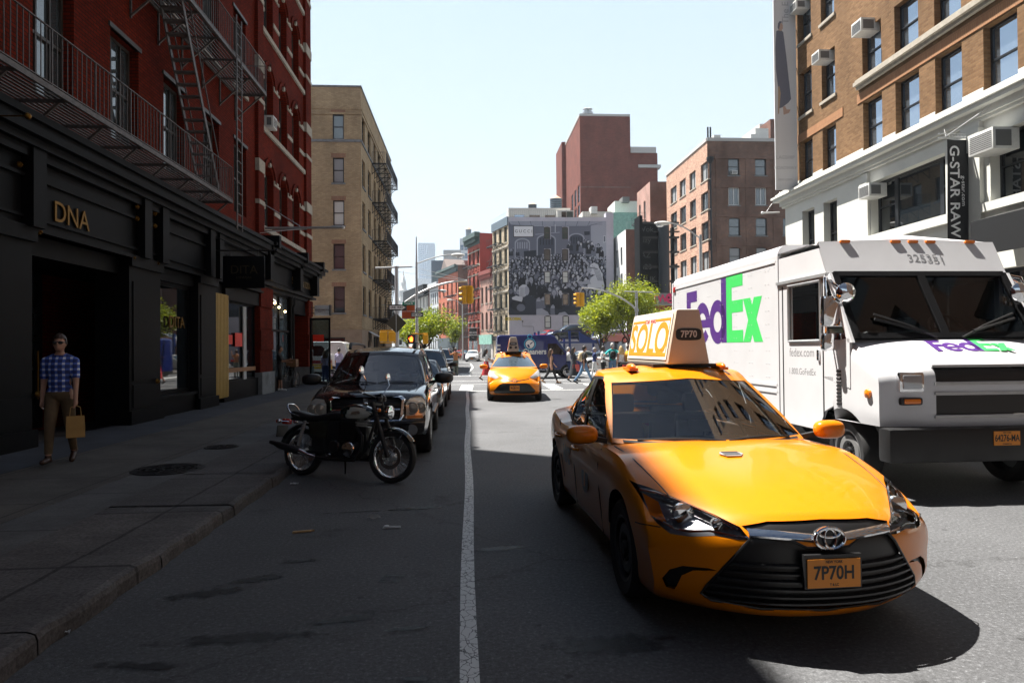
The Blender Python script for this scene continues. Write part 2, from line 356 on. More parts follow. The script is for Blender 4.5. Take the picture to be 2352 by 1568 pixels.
def asphalt():
 m,nt,b=_nt('asphalt');N,L=nt.nodes,nt.links;tc=N.new('ShaderNodeTexCoord')
 def noise(sc,det=6,ro=.6):
  n=N.new('ShaderNodeTexNoise');n.inputs['Scale'].default_value=sc;n.inputs['Detail'].default_value=det;n.inputs['Roughness'].default_value=ro
  L.new(tc.outputs['Object'],n.inputs['Vector']);return n
 def ramp(src,stops):
  r=N.new('ShaderNodeValToRGB');e=r.color_ramp.elements
  e[0].position,e[0].color=stops[0][0],(*[stops[0][1]]*3,1);e[1].position,e[1].color=stops[-1][0],(*[stops[-1][1]]*3,1)
  for p,c in stops[1:-1]:x=e.new(p);x.color=(c,c,c,1)
  L.new(src,r.inputs['Fac']);return r.outputs['Color']
 def mul(a,b2):
  x=N.new('ShaderNodeMix');x.data_type='RGBA';x.blend_type='MULTIPLY';x.inputs['Factor'].default_value=1
  L.new(a,x.inputs['A']);L.new(b2,x.inputs['B']);return x.outputs['Result']
 grit=ramp(noise(34,5,.9).outputs['Fac'],[(.30,.35),(.46,.8),(.58,1.2),(.70,3.4)])
 broad=ramp(noise(.35,8,.6).outputs['Fac'],[(.30,.72),(.7,1.2)])
 stain=ramp(noise(1.1,9,.68).outputs['Fac'],[(.30,.42),(.40,1.0),(.9,1.05)])
 vo=N.new('ShaderNodeTexVoronoi');vo.feature='DISTANCE_TO_EDGE';vo.inputs['Scale'].default_value=.22
 dn=noise(2.2,6);ad=N.new('ShaderNodeMix');ad.data_type='VECTOR';ad.inputs['Factor'].default_value=.45
 L.new(tc.outputs['Object'],ad.inputs['A']);L.new(dn.outputs['Color'],ad.inputs['B']);L.new(ad.outputs['Result'],vo.inputs['Vector'])
 crack=ramp(vo.outputs['Distance'],[(0,.62),(.0012,.7),(.003,1.)])
 v2=N.new('ShaderNodeTexVoronoi');v2.inputs['Scale'].default_value=2.6;L.new(tc.outputs['Object'],v2.inputs['Vector']);spots=ramp(v2.outputs['Distance'],[(0,.45),(.045,.55),(.075,1.)])
 seam_=N.new('ShaderNodeTexVoronoi');seam_.feature='DISTANCE_TO_EDGE';seam_.inputs['Scale'].default_value=.16;L.new(tc.outputs['Object'],seam_.inputs['Vector']);patch=N.new('ShaderNodeTexVoronoi');patch.distance='CHEBYCHEV';patch.inputs['Scale'].default_value=.16;L.new(tc.outputs['Object'],patch.inputs['Vector']);sepc=N.new('ShaderNodeSeparateColor');L.new(patch.outputs['Color'],sepc.inputs['Color']);tone=ramp(sepc.outputs['Red'],[(0,.86),(1,1.1)])
 base=N.new('ShaderNodeRGB');base.outputs[0].default_value=(.098,.100,.106,1)
 col=mul(mul(mul(mul(mul(mul(base.outputs[0],grit),broad),stain),crack),spots),tone)
 L.new(col,b.inputs['Base Color']);b.inputs['Roughness'].default_value=.74;b.inputs['Specular IOR Level'].default_value=.45
 bp=N.new('ShaderNodeBump');bp.inputs['Strength'].default_value=.55;bp.inputs['Distance'].default_value=.012
 L.new(noise(70,4,.75).outputs['Fac'],bp.inputs['Height']);L.new(bp.outputs['Normal'],b.inputs['Normal'])
 return m
A_ROAD=asphalt()
def road_paint():
 m,nt,b=_nt('road_paint');N,L=nt.nodes,nt.links;tc=N.new('ShaderNodeTexCoord')
 mp=N.new('ShaderNodeMapping');mp.inputs['Scale'].default_value=(1.7,1,1);L.new(tc.outputs['Object'],mp.inputs['Vector'])
 dn=N.new('ShaderNodeTexNoise');dn.inputs['Scale'].default_value=16;dn.inputs['Detail'].default_value=5;L.new(mp.outputs['Vector'],dn.inputs['Vector'])
 ad=N.new('ShaderNodeMix');ad.data_type='VECTOR';ad.inputs['Factor'].default_value=.06;L.new(mp.outputs['Vector'],ad.inputs['A']);L.new(dn.outputs['Color'],ad.inputs['B'])
 vo=N.new('ShaderNodeTexVoronoi');vo.feature='DISTANCE_TO_EDGE';vo.inputs['Scale'].default_value=11;L.new(ad.outputs['Result'],vo.inputs['Vector'])
 r=N.new('ShaderNodeMapRange');r.inputs['From Min'].default_value=.008;r.inputs['From Max'].default_value=.045;L.new(vo.outputs['Distance'],r.inputs['Value'])
 n=N.new('ShaderNodeTexNoise');n.inputs['Scale'].default_value=13;n.inputs['Detail'].default_value=9;n.inputs['Roughness'].default_value=.75;L.new(tc.outputs['Object'],n.inputs['Vector'])
 r2=N.new('ShaderNodeMapRange');r2.inputs['From Min'].default_value=.36;r2.inputs['From Max'].default_value=.43;L.new(n.outputs['Fac'],r2.inputs['Value'])
 mu=N.new('ShaderNodeMath');mu.operation='MULTIPLY';L.new(r.outputs['Result'],mu.inputs[0]);L.new(r2.outputs['Result'],mu.inputs[1])
 mx=N.new('ShaderNodeMix');mx.data_type='RGBA';mx.inputs['A'].default_value=(.075,.078,.084,1);mx.inputs['B'].default_value=(.70,.71,.70,1)
 L.new(mu.outputs['Value'],mx.inputs['Factor']);L.new(mx.outputs['Result'],b.inputs['Base Color']);b.inputs['Roughness'].default_value=.7
 return m
PAINT=road_paint()
def slab(name,base,tone2,jx,jy,joint=.014,speck=.25,off=0.,sc=60):
 m,nt,b=_nt(name);N,L=nt.nodes,nt.links;tc=N.new('ShaderNodeTexCoord')
 br=N.new('ShaderNodeTexBrick');br.offset=off;br.inputs['Scale'].default_value=1;br.inputs['Brick Width'].default_value=jx;br.inputs['Row Height'].default_value=jy
 br.inputs['Mortar Size'].default_value=joint;br.inputs['Mortar Smooth'].default_value=.2
 br.inputs['Color1'].default_value=(*base,1);br.inputs['Color2'].default_value=(*tone2,1);br.inputs['Mortar'].default_value=(*[c*.3 for c in base],1)
 L.new(tc.outputs['Object'],br.inputs['Vector'])
 def noise(s,d,lo,hi,a,z):
  n=N.new('ShaderNodeTexNoise');n.inputs['Scale'].default_value=s;n.inputs['Detail'].default_value=d;n.inputs['Roughness'].default_value=.7;L.new(tc.outputs['Object'],n.inputs['Vector'])
  r=N.new('ShaderNodeMapRange');r.inputs['From Min'].default_value=lo;r.inputs['From Max'].default_value=hi;r.inputs['To Min'].default_value=a;r.inputs['To Max'].default_value=z
  L.new(n.outputs['Fac'],r.inputs['Value']);return r.outputs['Result'],n
 f1,_=noise(sc,4,.3,.7,1-speck*1.6,1+speck*1.6);f2,_=noise(1.3,9,.3,.7,.62,1.3)
 c=br.outputs['Color']
 for f in(f1,f2):
  x=N.new('ShaderNodeMix');x.data_type='RGBA';x.blend_type='MULTIPLY';x.inputs['Factor'].default_value=1
  L.new(c,x.inputs['A']);L.new(f,x.inputs['B']);c=x.outputs['Result']
 L.new(c,b.inputs['Base Color']);b.inputs['Roughness'].default_value=.82
 _,n=noise(sc*.6,6,0,1,0,1);bp=N.new('ShaderNodeBump');bp.inputs['Strength'].default_value=.5;bp.inputs['Distance'].default_value=.012
 L.new(n.outputs['Fac'],bp.inputs['Height']);L.new(bp.outputs['Normal'],b.inputs['Normal'])
 return m
g=MB();g.quad((-4000,-500,0),(4000,-500,0),(4000,9000,0),(-4000,9000,0));struct('road',g,A_ROAD)
KX=-2.45;KZ=.13
FLAG=slab('concrete_flags',(.105,.096,.086),(.092,.086,.08),1.5,1.5,.012,.3);BLUE=slab('bluestone_flags',(.055,.062,.08),(.048,.055,.07),1.2,2.4,.008,.15)
GRAN=slab('granite_slabs',(.105,.094,.09),(.082,.078,.08),3.,1.75,.02,.35,0.,38);STRIP=slab('pale_strip',(.115,.112,.11),(.10,.10,.102),3.2,1.6,.012,.2)
def pave(name,pts,z,m,h=.13):
 b=MB();b.prism(pts,(0,0,z-h),(1,0,0),(0,1,0),h);return struct(name,b,m)
kb=MB();y=-8.;rng=random.Random(3)
while y<29:
 L=rng.uniform(1.5,2.1);dz=rng.uniform(-.006,.006);dx=rng.uniform(-.012,.012);n=10
 def kf(u,v,y=y,L=L,dz=dz,dx=dx):
  yy=y+.008+(L-.016)*u;wob=.012*math.sin(yy*7.1)+.008*math.sin(yy*17.3);x1=KX+dx+wob
  prof=[(-1.25,0),(-.06,0),(-.012,-.016),(0,-.05),(.004,-.16)];t=v*4;i=min(3,int(t));p=[lerp(a,b,t-i)for a,b in zip(prof[i],prof[i+1])]
  return(x1+p[0],yy,KZ+dz+p[1]+(.006*math.sin(yy*11)if i>0 else 0))
 kb.grid(kf,n,4,False);y+=L
struct('kerb',kb,GRAN)
def _arc(cx,cy,r,a0,a1,n=8):return seg_arc(cx,cy,r,rad(a0),rad(a1),n)
pave('pavement_strip',[(-4.35,-12),(KX-1.25+.02,-12),(KX-1.25+.02,33),(-4.35,33)],KZ-.004,STRIP)
pave('pavement',[(-6.1,-12),(-4.35,-12),(-4.35,33),(-6.1,33)],KZ,FLAG)
pave('pavement_bluestone',[(-7.6,-12),(-6.1,-12),(-6.1,33),(-7.6,33)],KZ+.004,BLUE)
pave('pavement_corner',[(-40,33.01),(-5.2,33.01),*_arc(-5.0,33.6,2.5,0,90),(-40,36.1)],KZ-.002,FLAG)
pave('pavement_corner',[(-3.72,29),(KX,29),(KX,33.6),(-3.72,33.6)],KZ-.003,GRAN)
pave('far_pavement',[(-40,46),(-5,46),*_arc(-5,48.2,2.2,-90,0),(-2.8,72),(-6,105),(-30,180),(-40,180)],KZ,FLAG)
pave('right_pavement',[(10.5,-14),(40,-14),(40,36.2),(12.8,36.2),*_arc(12.7,34,2.2,90,180)],KZ,FLAG)
pave('lot_pavement',[(60,47),(60,60),(9.5,60),(4.2,97),(-14,165),(-18,164),(.8,95),(6.5,58),(6.7,49),*_arc(8.7,49,2.,180,270),],KZ-.01,FLAG)
def mark(name,pts,z=.004):
 b=MB();b.add([(p[0],p[1],z)for p in pts],[tuple(range(len(pts)))]);return struct(name,b,PAINT)
ln=MB();pts=[]
for i in range(31):y=-3+i*1.01;pts.append((y,-.0+.012*math.sin(y*.9)))
for(a,b),(c,d)in zip(pts[:-1],pts[1:]):ln.quad((b-.052,a,.004),(b+.052,a,.004),(d+.052,c,.004),(d-.052,c,.004))
struct('lane_line',ln,PAINT)
def strip_px(name,pts,w,z=.004):
 b=MB()
 for p,q in zip(pts[:-1],pts[1:]):
  p,q=V((*p,z)),V((*q,z));n=V((0,0,1)).cross(q-p).normalized()*w/2;b.quad(p-n,q-n,q+n,p+n)
 struct(name,b,PAINT)
for i,x in enumerate([-.35+1.9*k for k in range(-1,7)]):mark('crosswalk_bar',[(x,28.4),(x+.55,28.4),(x+.62,32.0),(x+.07,32.0)])
strip_px('stop_line',[(-2.3,27.6),(10.2,27.6)],.18);strip_px('crosswalk_edge',[(-2.3,32.7),(10.3,32.7)],.15)
for i,x in enumerate([-.6+2.1*k for k in range(0,5)]):mark('crosswalk_bar',[(x,43.2),(x+.8,43.2),(x+.8,47.4),(x,47.4)])
strip_px('crosswalk_edge',[(-2.2,42.6),(6.5,42.6)],.18);strip_px('crosswalk_edge',[(-2.2,48.2),(6.3,48.2)],.18)
strip_px('crosswalk_edge',[(-2.2,36.2),(9.5,36.2)],.16)
strip_px('lane_line',[(0.1,49),(.5,62),(.35,78),(-.6,80)],.14)
strip_px('cross_street_line',[(7.5,38.0),(40,38.0)],.14)
for k in range(5):mark('crosswalk_bar',[(7.6,37+k*1.7),(10.2,37+k*1.7),(10.2,37.6+k*1.7),(7.6,37.6+k*1.7)])
def damp():
 m,nt,b=_nt('damp');N,L=nt.nodes,nt.links;tc=N.new('ShaderNodeTexCoord');uv=N.new('ShaderNodeUVMap')
 n=N.new('ShaderNodeTexNoise');n.inputs['Scale'].default_value=9;n.inputs['Detail'].default_value=7;L.new(tc.outputs['Object'],n.inputs['Vector'])
 ln_=N.new('ShaderNodeVectorMath');ln_.operation='LENGTH';L.new(uv.outputs['UV'],ln_.inputs[0])
 a=N.new('ShaderNodeMath');a.operation='MULTIPLY_ADD';a.inputs[1].default_value=1.5;L.new(n.outputs['Fac'],a.inputs[0]);L.new(ln_.outputs['Value'],a.inputs[2])
 r=N.new('ShaderNodeMapRange');r.inputs['From Min'].default_value=1.5;r.inputs['From Max'].default_value=1.05;r.inputs['To Max'].default_value=.75;L.new(a.outputs[0],r.inputs['Value'])
 t=N.new('ShaderNodeBsdfTransparent');x=N.new('ShaderNodeMixShader');b.inputs['Base Color'].default_value=(.022,.023,.026,1);b.inputs['Roughness'].default_value=.55
 L.new(r.outputs['Result'],x.inputs['Fac']);L.new(t.outputs[0],x.inputs[1]);L.new(b.outputs[0],x.inputs[2]);L.new(x.outputs[0],N['Material Output'].inputs['Surface']);return m
DAMP=damp();mat('cast_iron',(.03,.03,.032),.5,metal=.5,var=.3)
for i,(px,py,rx,ry,an)in enumerate(((590,1330,.34,.12,.4),(480,1362,.42,.14,.3),(680,1290,.26,.08,.2),(330,1530,.45,.07,-.1),(960,1168,.42,.09,.15),(830,1175,.55,.035,.12),(560,1465,.7,.12,.1),(930,1445,.16,.06,.1),(960,1560,.14,.05,0),(1400,1480,.6,.2,.1),(800,1420,.3,.1,.3),(1150,1260,.4,.1,.2))):
 c=onZ(px,py);b=MB();q=[V((math.cos(an)*u*rx-math.sin(an)*v*ry,math.sin(an)*u*rx+math.cos(an)*v*ry,0))+V((c.x,c.y,.004+.0004*(i%5)))for u,v in((-1.3,-1.3),(1.3,-1.3),(1.3,1.3),(-1.3,1.3))];b.quad(*q);o=struct('damp_stain',b,DAMP)
 for l,u in zip(o.data.uv_layers[0].data,((-1.3,-1.3),(1.3,-1.3),(1.3,1.3),(-1.3,1.3))):l.uv=u
for k in range(6):
 p=onZ(870+k*8,1330);b=MB();b.quad((p.x,p.y-.09,.005),(p.x+.028,p.y-.09,.005),(p.x+.07,p.y+.1,.005),(p.x+.042,p.y+.1,.005));o=struct('tyre_mark',b,DAMP)
 for l in o.data.uv_layers[0].data:l.uv=(.3,.3)
def manhole(px,py,r,label):
 c=onZ(px,py,KZ);t=thing('manhole_cover',label,'manhole cover',(c.x,c.y,KZ+.001))
 b=MB();b.lathe([(r,0),(r,.007),(r*.9,.008),(r*.9,.004),(0,.004)],n=40);obj('rim',b,K['cast_iron'],t,False)
 b=MB()
 for k in range(4):b.lathe([(r*(.8-k*.19),.004),(r*(.8-k*.19),.009),(r*(.71-k*.19),.009),(r*(.71-k*.19),.004)],n=32)
 for k in range(8):a=k*PI/4;b.beam((r*.15*math.cos(a),r*.15*math.sin(a),.007),(r*.85*math.cos(a),r*.85*math.sin(a),.007),.02,.008)
 obj('cover',b,K['cast_iron'],t,False)
manhole(386,1077,.46,'large round cast iron cover set in the pavement flags near the kerb');manhole(509,1026,.27,'smaller round iron cover set in the pavement farther along')
def litter(name,label,px,py,mb,m):
 c=onZ(px,py);mb2=MB();mb2.v=[(v[0]+c.x,v[1]+c.y,v[2]+.004)for v in mb.v];mb2.f,mb2.fm,mb2.sm=mb.f,mb.fm,mb.sm
 return solo(name,mb2,m,label,'litter','litter on the road')
mat('raw_wood',(.50,.32,.15),.7,var=.3,vscale=30);mat('cup_white',(.75,.75,.75),.4)
b=MB();b.prism([(-.1,-.014),(.06,-.012),(.1,0),(.06,.012),(-.09,.016)],(0,0,0),(.97,.25,0),(-.25,.97,0),.014);litter('wood_splinter','splintered pale wood stick lying on the dark asphalt',697,1222,b,K['raw_wood'])
b=MB();b.grid(lambda u,v:(-.07+.14*u,.05*(v-.5)*(1.1-abs(u-.5)),.012+.03*math.sin(PI*u)*(v-.2)**2*2+.008*math.sin(9*u)),10,5);litter('crumpled_leaf','curled grey scrap lying on the asphalt nearest the motorcycle',858,1192,b,mat('scrap_grey',(.25,.25,.24),.6))
b=MB();b.box(-.085,.085,-.022,.022,0,.006);b.lathe([(.022,.006),(.026,.02),(.02,.022)],c=(-.05,0,0),n=10);b.box(-.08,.08,-.018,-.013,.006,.012);b.box(-.08,.08,.01,.016,.006,.012);litter('flattened_bottle','flattened clear plastic bottle lying beside the white line',900,1212,b,K['cup_white'])
for px,py,lab in((140,1458,'crumpled white paper scrap in the gutter'),(676,1113,'small white scrap on the road beside the kerb')):
 b=MB();b.grid(lambda u,v:(-.05+.1*u,.03*(v-.5),.006+.02*math.sin(5*u+3*v)**2),6,4);litter('paper_scrap',lab,px,py,b,K['cup_white'])
LX=-7.5
RED=brick('red_brick',(.19,.022,.010),(.125,.015,.007),(.06,.018,.012),stain=.4,spec=.06)
TAN=brick('tan_brick',(.50,.37,.22),(.38,.27,.155),(.30,.25,.19),bw=.24,bh=.085,stain=.3)
L=Fr((LX,0),(1,0))
house=thing('brick_house','dark red brick house with black iron balconies over a black shop front','building',(LX,10,0))
ops=[]
WY=[-3.2,-.6,2.0,4.6,7.2,9.76,12.33,14.92,17.47,20.03,22.6]
for y in WY:
 for z0,z1 in((6.25,8.6),(10.4,12.9),(14.6,17.0)):ops.append((y,y+1.25,z0,z1,0))
mb=MB();wall(mb,L,-6,24.8,5.75,19.0,ops,.3)
mb.add([(LX,-6,19),(LX,24.8,19),(LX-14,24.8,19),(LX-14,-6,19)],[(0,1,2,3)])
mb.box(LX-9,LX-.06,-6,17.5,18.9,24.7);mb.quad((LX-1.9,-6,0),(LX-1.9,33,0),(LX-1.9,33,5.6),(LX-1.9,-6,5.6))
mb.quad((LX,-6,0),(LX-14,-6,0),(LX-14,-6,19),(LX,-6,19));obj('wall',mb,RED,house)
for o in ops:
 if o[0]>4 and o[2]<14:window(house,L,o,'tall',K['brown_frame'],K['pane_mid'],.2,.07,K['stone']if o[2]>7 else None)
 else:window(house,L,o,'hung',K['brown_frame'],K['pane_mid'],.2,.07)
for y in WY:
 for z in(8.6,12.9):mb=MB();L.box(mb,y-.08,y+1.33,z,z+.1,-.05,.04);obj('lintel',mb,K['brown_frame'],house)
c=MB();L.box(c,-6,24.75,18.5,19.3,.0,.45);obj('roof_cornice',c,K['shop_black'],house)
sf=MB()
def pier(a,b,d=.22,z0=KZ,z1=3.75):
 L.box(sf,a,b,z0,z1,-.5,d);L.box(sf,a+.14,b-.14,z0+.95,z1-.5,d,d+.025);L.box(sf,a-.05,b+.05,z0,z0+.3,d,d+.07);L.box(sf,a-.03,b+.03,z1-.18,z1,d,d+.08)
 L.box(sf,a+.14,b-.14,z0+.36,z0+.85,d,d+.02)
PIERS=[(-5.9,-4.7),(-.6,.6),(4.0,5.2),(8.9,11.95),(15.25,16.75),(19.05,20.35)]
for a,b in PIERS:pier(a,b)
L.box(sf,-6,24.8,3.75,4.95,-.4,.2)
for z,h,d in((3.75,.07,.3),(3.95,.05,.26),(4.62,.06,.27),(4.95,.16,.34),(5.11,.14,.45),(5.25,.2,.58),(5.45,.12,.66),(5.57,.18,.3)):L.box(sf,-6,24.78,z,z+h,-.2,d)
for y in(11.7,15.6,16.5,19.5,20.2):L.box(sf,y,y+.35,3.8,5.3,.1,.40)
L.box(sf,-6,24.8,3.4,3.8,-1.6,.0)
for a,b in((-4.7,-.6),(.6,4.0),(5.2,8.9),(11.95,15.25)):L.box(sf,a,b,KZ,3.75,-1.75,-1.6)
for a,b in((-4.7,-.6),(.6,4.),(5.2,8.9),(16.75,19.05)):L.box(sf,a,b,KZ,.62,-.3,.14);L.box(sf,a,b,.56,.64,-.3,.2);L.box(sf,a,b,3.45,3.75,-.3,.1)
L.box(sf,21.5,24.9,3.3,3.75,-.6,.1);L.box(sf,21.5,24.9,KZ,.75,-.6,.05)
obj('shop_front',sf,K['shop_black'],house)
for a,b in((-4.7,-.6),(.6,4.),(5.2,8.9)):window(house,L,(a,b,.64,3.45),'case',K['shop_black'],K['pane_dark'],.05,.06,name='display_window')
dw=window(house,L,(16.75,19.05,.64,3.45),'plain',K['shop_black'],K['pane_dark'],.02,.1,name='display_window')
window(house,L,(21.55,24.85,.75,3.3),'plain',K['shop_black'],K['pane_dark'],.05,.05,name='display_window')
for a,b in((12.05,13.5),(13.7,15.15)):
 d=MB();L.box(d,a,a+.12,KZ,3.3,-1.6,-1.52);L.box(d,b-.12,b,KZ,3.3,-1.6,-1.52)
 for z in(KZ,.75,1.35,1.95,2.55,3.2):L.box(d,a+.12,b-.12,z,z+.1,-1.6,-1.52)
 d=obj('door',d,K['shop_black'],house);g=MB();L.box(g,a+.1,b-.1,KZ+.05,3.25,-1.58,-1.57);obj('pane',g,K['pane_dark'],d)
 g=MB();g.tube([L(b-.25,.75,-1.46),L(b-.25,1.75,-1.46)],.018);obj('handle',g,K['gold'],d)
def gilt(s,u,v,d,size,**k):return text('lettering',s,L(u,v,d),L.U,(0,0,1),size,K['gold'],house,.012,**k)
gilt('DNA',13.1,4.2,.225,.52,bold=.002);gilt('FOOTWEAR',11.9,3.28,-1.5,.3);gilt('DITA',18.2,2.45,.0,.42)
def rosette(px,py,r):
 p=onX(px,py,LX+.26);t=MB();t.lathe([(r,0),(r,.02),(r*.75,.045),(r*.62,.03),(r*.4,.03),(r*.3,.06),(0,.07)],c=p,ax='x',n=16);obj('rosette',t,K['gold'],house)
for px,py,r in((43,378,.05),(78,370,.05),(78,408,.05),(88,532,.06),(313,475,.06),(313,502,.06),(335,497,.09),(354,490,.06),(354,519,.06),(305,592,.06),(360,605,.06),(360,875,.06),(85,905,.06)):rosette(px,py,r)
sl_=MB();p=onX(64,267,LX+1.0);sl_.ell(p,(.05,.05,.05));sl_.tube([p,(LX+.3,p.y,p.z)],.012);obj('globe_lamp',sl_,K['gold'],house)
YEL=mat('shutter_yellow',(.52,.34,.085),.5,var=.1,vscale=4)
t=MB();L.box(t,20.38,21.45,.3,3.42,-.3,.17)
for k in range(9):L.box(t,20.4+k*.118,20.47+k*.118,.32,3.4,.17,.215)
obj('shutter',t,YEL,house)
PRED=mat('poster_red',(.85,.035,.012),.5)
for a,b,z0,z1 in((22.05,22.5,1.92,2.22),(22.75,23.45,1.85,2.3)):
 t=MB();L.box(t,a,b,z0,z1,-.045,-.03);obj('poster',t,PRED,house)
t=MB();L.box(t,21.6,24.8,1.02,1.16,-.04,.0);obj('window_ledge',t,mat('oak',(.30,.13,.04),.5,var=.25,vscale=10),house)
t=MB();L.box(t,23.55,23.85,.3,3.2,-.06,-.02);obj('door_post',t,K['galv'],house)
fire_escape('long iron balcony with steep stairs over the long black shop front',L,[5.86,10.05,14.2],[-4,13.0,13.0],[19.45,22.7,22.7],1.0,K['iron_grey'],True,.95,su=[(18.85,16.35),(17.2,14.9)],slat=.085,pick=.14,ladder=(19.75,5.1,11.15),group='iron fire escapes on house fronts')
corner=thing('brick_house','red brick corner house with arched windows, pale stone bands and a bracketed shop cornice','building',(LX,29,0))
ops=[];Z2=33.2
for z in(6.35,10.05,13.75,17.45):
 for y in(25.95,28.0,30.05):ops.append((y,y+1.2,z,z+2.38,.5))
mb=MB();wall(mb,L,24.8,Z2,5.75,20.7,ops,.35)
F2=Fr((LX,Z2),(0,1));wall(mb,F2,0,18,0,20.7,(),.3)
mb.add([(LX,24.8,20.7),(LX,Z2,20.7),(LX-18,Z2,20.7),(LX-18,24.8,20.7)],[(0,1,2,3)]);obj('wall',mb,RED,corner)
for o in ops:window(corner,L,o,'hung',K['brown_frame'],K['pane_mid'],.24,.09)
st=MB()
for a,b in((24.84,25.5),(32.15,33.16)):mb=MB();L.box(mb,a,b,5.7,20.7,0,.12);obj('pilaster',mb,RED,corner)
for z in(6.35,10.05,13.75,17.45):
 sp=z+1.88
 for a,b,d in((24.82,25.52,.15),(32.13,33.2,.15),(25.52,25.93,.04),(27.17,27.98,.04),(29.22,30.03,.04),(31.27,32.13,.04)):
  L.box(st,a,b,sp-.08,sp+(.36 if d>.1 else.1),-.02,d);L.box(st,a,b,z+.62,z+.78,-.02,d)
 for y in(25.95,28.0,30.05):L.box(st,y+.5,y+.7,z+2.36,z+2.62,-.02,.07)
 L.box(st,25.5,32.15,z-.2,z-.02,-.02,.08)
 for y in(25.95,28.0,30.05):
  n=10;dk=MB()
  for i in range(n):
   a0,a1=PI-PI*i/n,PI-PI*(i+1)/n
   q=[(y+.6+r*math.cos(a),sp+rz_*math.sin(a))for a in(a0,a1)for r,rz_ in((.72,.62),(.86,.78))]
   vs=[L(q[k][0],q[k][1],d)for d in(0,.07)for k in(0,1,3,2)]
   dk.add(vs,[(0,3,2,1),(4,5,6,7),(0,1,5,4),(1,2,6,5),(2,3,7,6),(3,0,4,7)])
  obj('arch_moulding',dk,RED,corner)
obj('stone_band',st,K['stone'],corner)
sf=MB()
L.box(sf,24.85,Z2+.05,4.1,5.2,-.4,.15);F2.box(sf,0.05,18,4.1,5.2,-.3,.15)
for z,h,d in((4.1,.1,.26),(4.3,.05,.2),(5.05,.12,.3),(5.17,.14,.5),(5.31,.18,.62),(5.49,.1,.74),(5.59,.14,.3)):
 L.box(sf,24.83,Z2+d,z,z+h,-.3,d);F2.box(sf,d,18,z,z+h,-.3,d)
for y in(24.95,29.35,32.55):L.box(sf,y,y+.45,4.25,5.4,.1,.5);L.box(sf,y+.1,y+.35,5.4,5.85,.1,.78)
L.box(sf,24.9,32.4,3.95,4.1,-.5,.1)
for y in(26.55,29.55,29.95):sf.lathe([(.1,0),(.1,.35),(.07,.42),(.065,3.4),(.12,3.55),(.12,3.85)],c=L(y,KZ,.02),n=10)
L.box(sf,26.5,29.7,KZ,.62,-.3,.06);L.box(sf,30.0,32.3,3.3,3.95,-.5,.0);L.box(sf,30.0,32.3,KZ,3.3,-1.3,-1.2)
obj('shop_front',sf,K['shop_black'],corner)
dw=window(corner,L,(26.6,29.5,.62,3.95),'case',K['shop_black'],K['pane_mid'],.05,.07,name='display_window')
t=MB();L.box(t,26.65,29.45,2.45,2.53,-.06,.0);obj('transom',t,K['shop_black'],corner)
for a,b in((24.92,26.45),(32.3,33.15)):
 mb=MB();L.box(mb,a,b,.9,4.0,-.5,.10)
 for k in range(4):L.box(mb,a-.01,b+.01,.95+k*.78,.95+k*.78+.72,-.5,.16 if k%2 else.13)
 obj('pier',mb,RED,corner);mb=MB();L.box(mb,a-.02,b+.02,KZ,.93,-.5,.2);obj('pier_foot',mb,K['bluestone'],corner)
text('lettering','SCOTCH & SODA',L(30.9,4.65,.165),L.U,(0,0,1),.42,mat('dull_gilt',(.28,.2,.10),.4,metal=.6),corner,.01)
d=MB();hy=32.25
for z in(KZ+.02,3.1):d.box(LX+.2,LX+1.15,hy,hy+.05,z,z+.1)
d.box(LX+.2,LX+.28,hy,hy+.05,KZ,3.2);d.box(LX+1.07,LX+1.15,hy,hy+.05,KZ,3.2);d=obj('open_door',d,K['shop_black'],corner)
t=MB();t.box(LX+.28,LX+1.07,hy+.02,hy+.03,.2,3.1);obj('pane',t,glass('door_glass',dens=.8),d)
t=MB();t.box(LX+.35,LX+.85,hy+.005,hy+.015,2.1,2.42);obj('poster',t,PRED,d)
ac=ac_unit(L,26.35,10.1,.5,.45,.3,'small white air conditioner in an arched window of the corner house','air conditioners in brick house windows')
lamp=mat('shop_lamp',(1.,.62,.25),emit=6.)
t=thing('shop_lights','warm spot lamps hanging behind the corner shop window','lamp',(LX,28,3.5))
for y,z in((27.1,3.55),(27.7,3.42),(28.6,3.3)):b=MB();b.ell((LX+.04,y,z),(.05,.05,.045));obj('bulb',b,lamp,t)
sg=thing('hanging_sign','black square sign hanging from an iron bracket over the left pavement','sign',(LX,20,4.0))
b=MB();b.box(-6.95,-5.78,19.97,20.03,3.5,4.42);obj('board',b,K['shop_black'],sg,bevel=.01)
b=MB();b.tube([(LX+.2,20,4.58),(-5.5,20,4.58)],.022);b.tube([(LX+.3,20,5.0),(-6.3,20,4.58)],.012)
for x in(-6.75,-5.98):b.tube([(x,20,4.42),(x,20,4.58)],.012)
b.ell((-5.45,20,4.58),(.05,.05,.05));obj('bracket',b,K['black'],sg)
text('lettering','DITA',(-6.36,19.965,4.02),(1,0,0),(0,0,1),.34,mat('dim_gilt',(.045,.03,.01),.5,metal=.3),sg);text('lettering','EYEWEAR',(-6.36,19.965,3.8),(1,0,0),(0,0,1),.1,K['dim_gilt'],sg)
sg=thing('blade_sign','small white box sign standing out from the corner brick pier','sign',(LX,33,3.6))
b=MB();b.box(-7.18,-6.48,32.75,32.95,3.35,3.82);obj('box',b,mat('sign_white',(.62,.64,.68),.4),sg,bevel=.03)
b=MB();b.box(-6.48,-6.43,32.7,33,3.33,3.84);b.tube([(LX+.1,32.85,3.45),(-7.18,32.85,3.45)],.02);b.tube([(LX+.1,32.85,3.72),(-7.18,32.85,3.72)],.02);b.tube([(LX+.14,32.85,3.35),(LX+.14,32.85,3.85)],.03);obj('bracket',b,K['black'],sg)
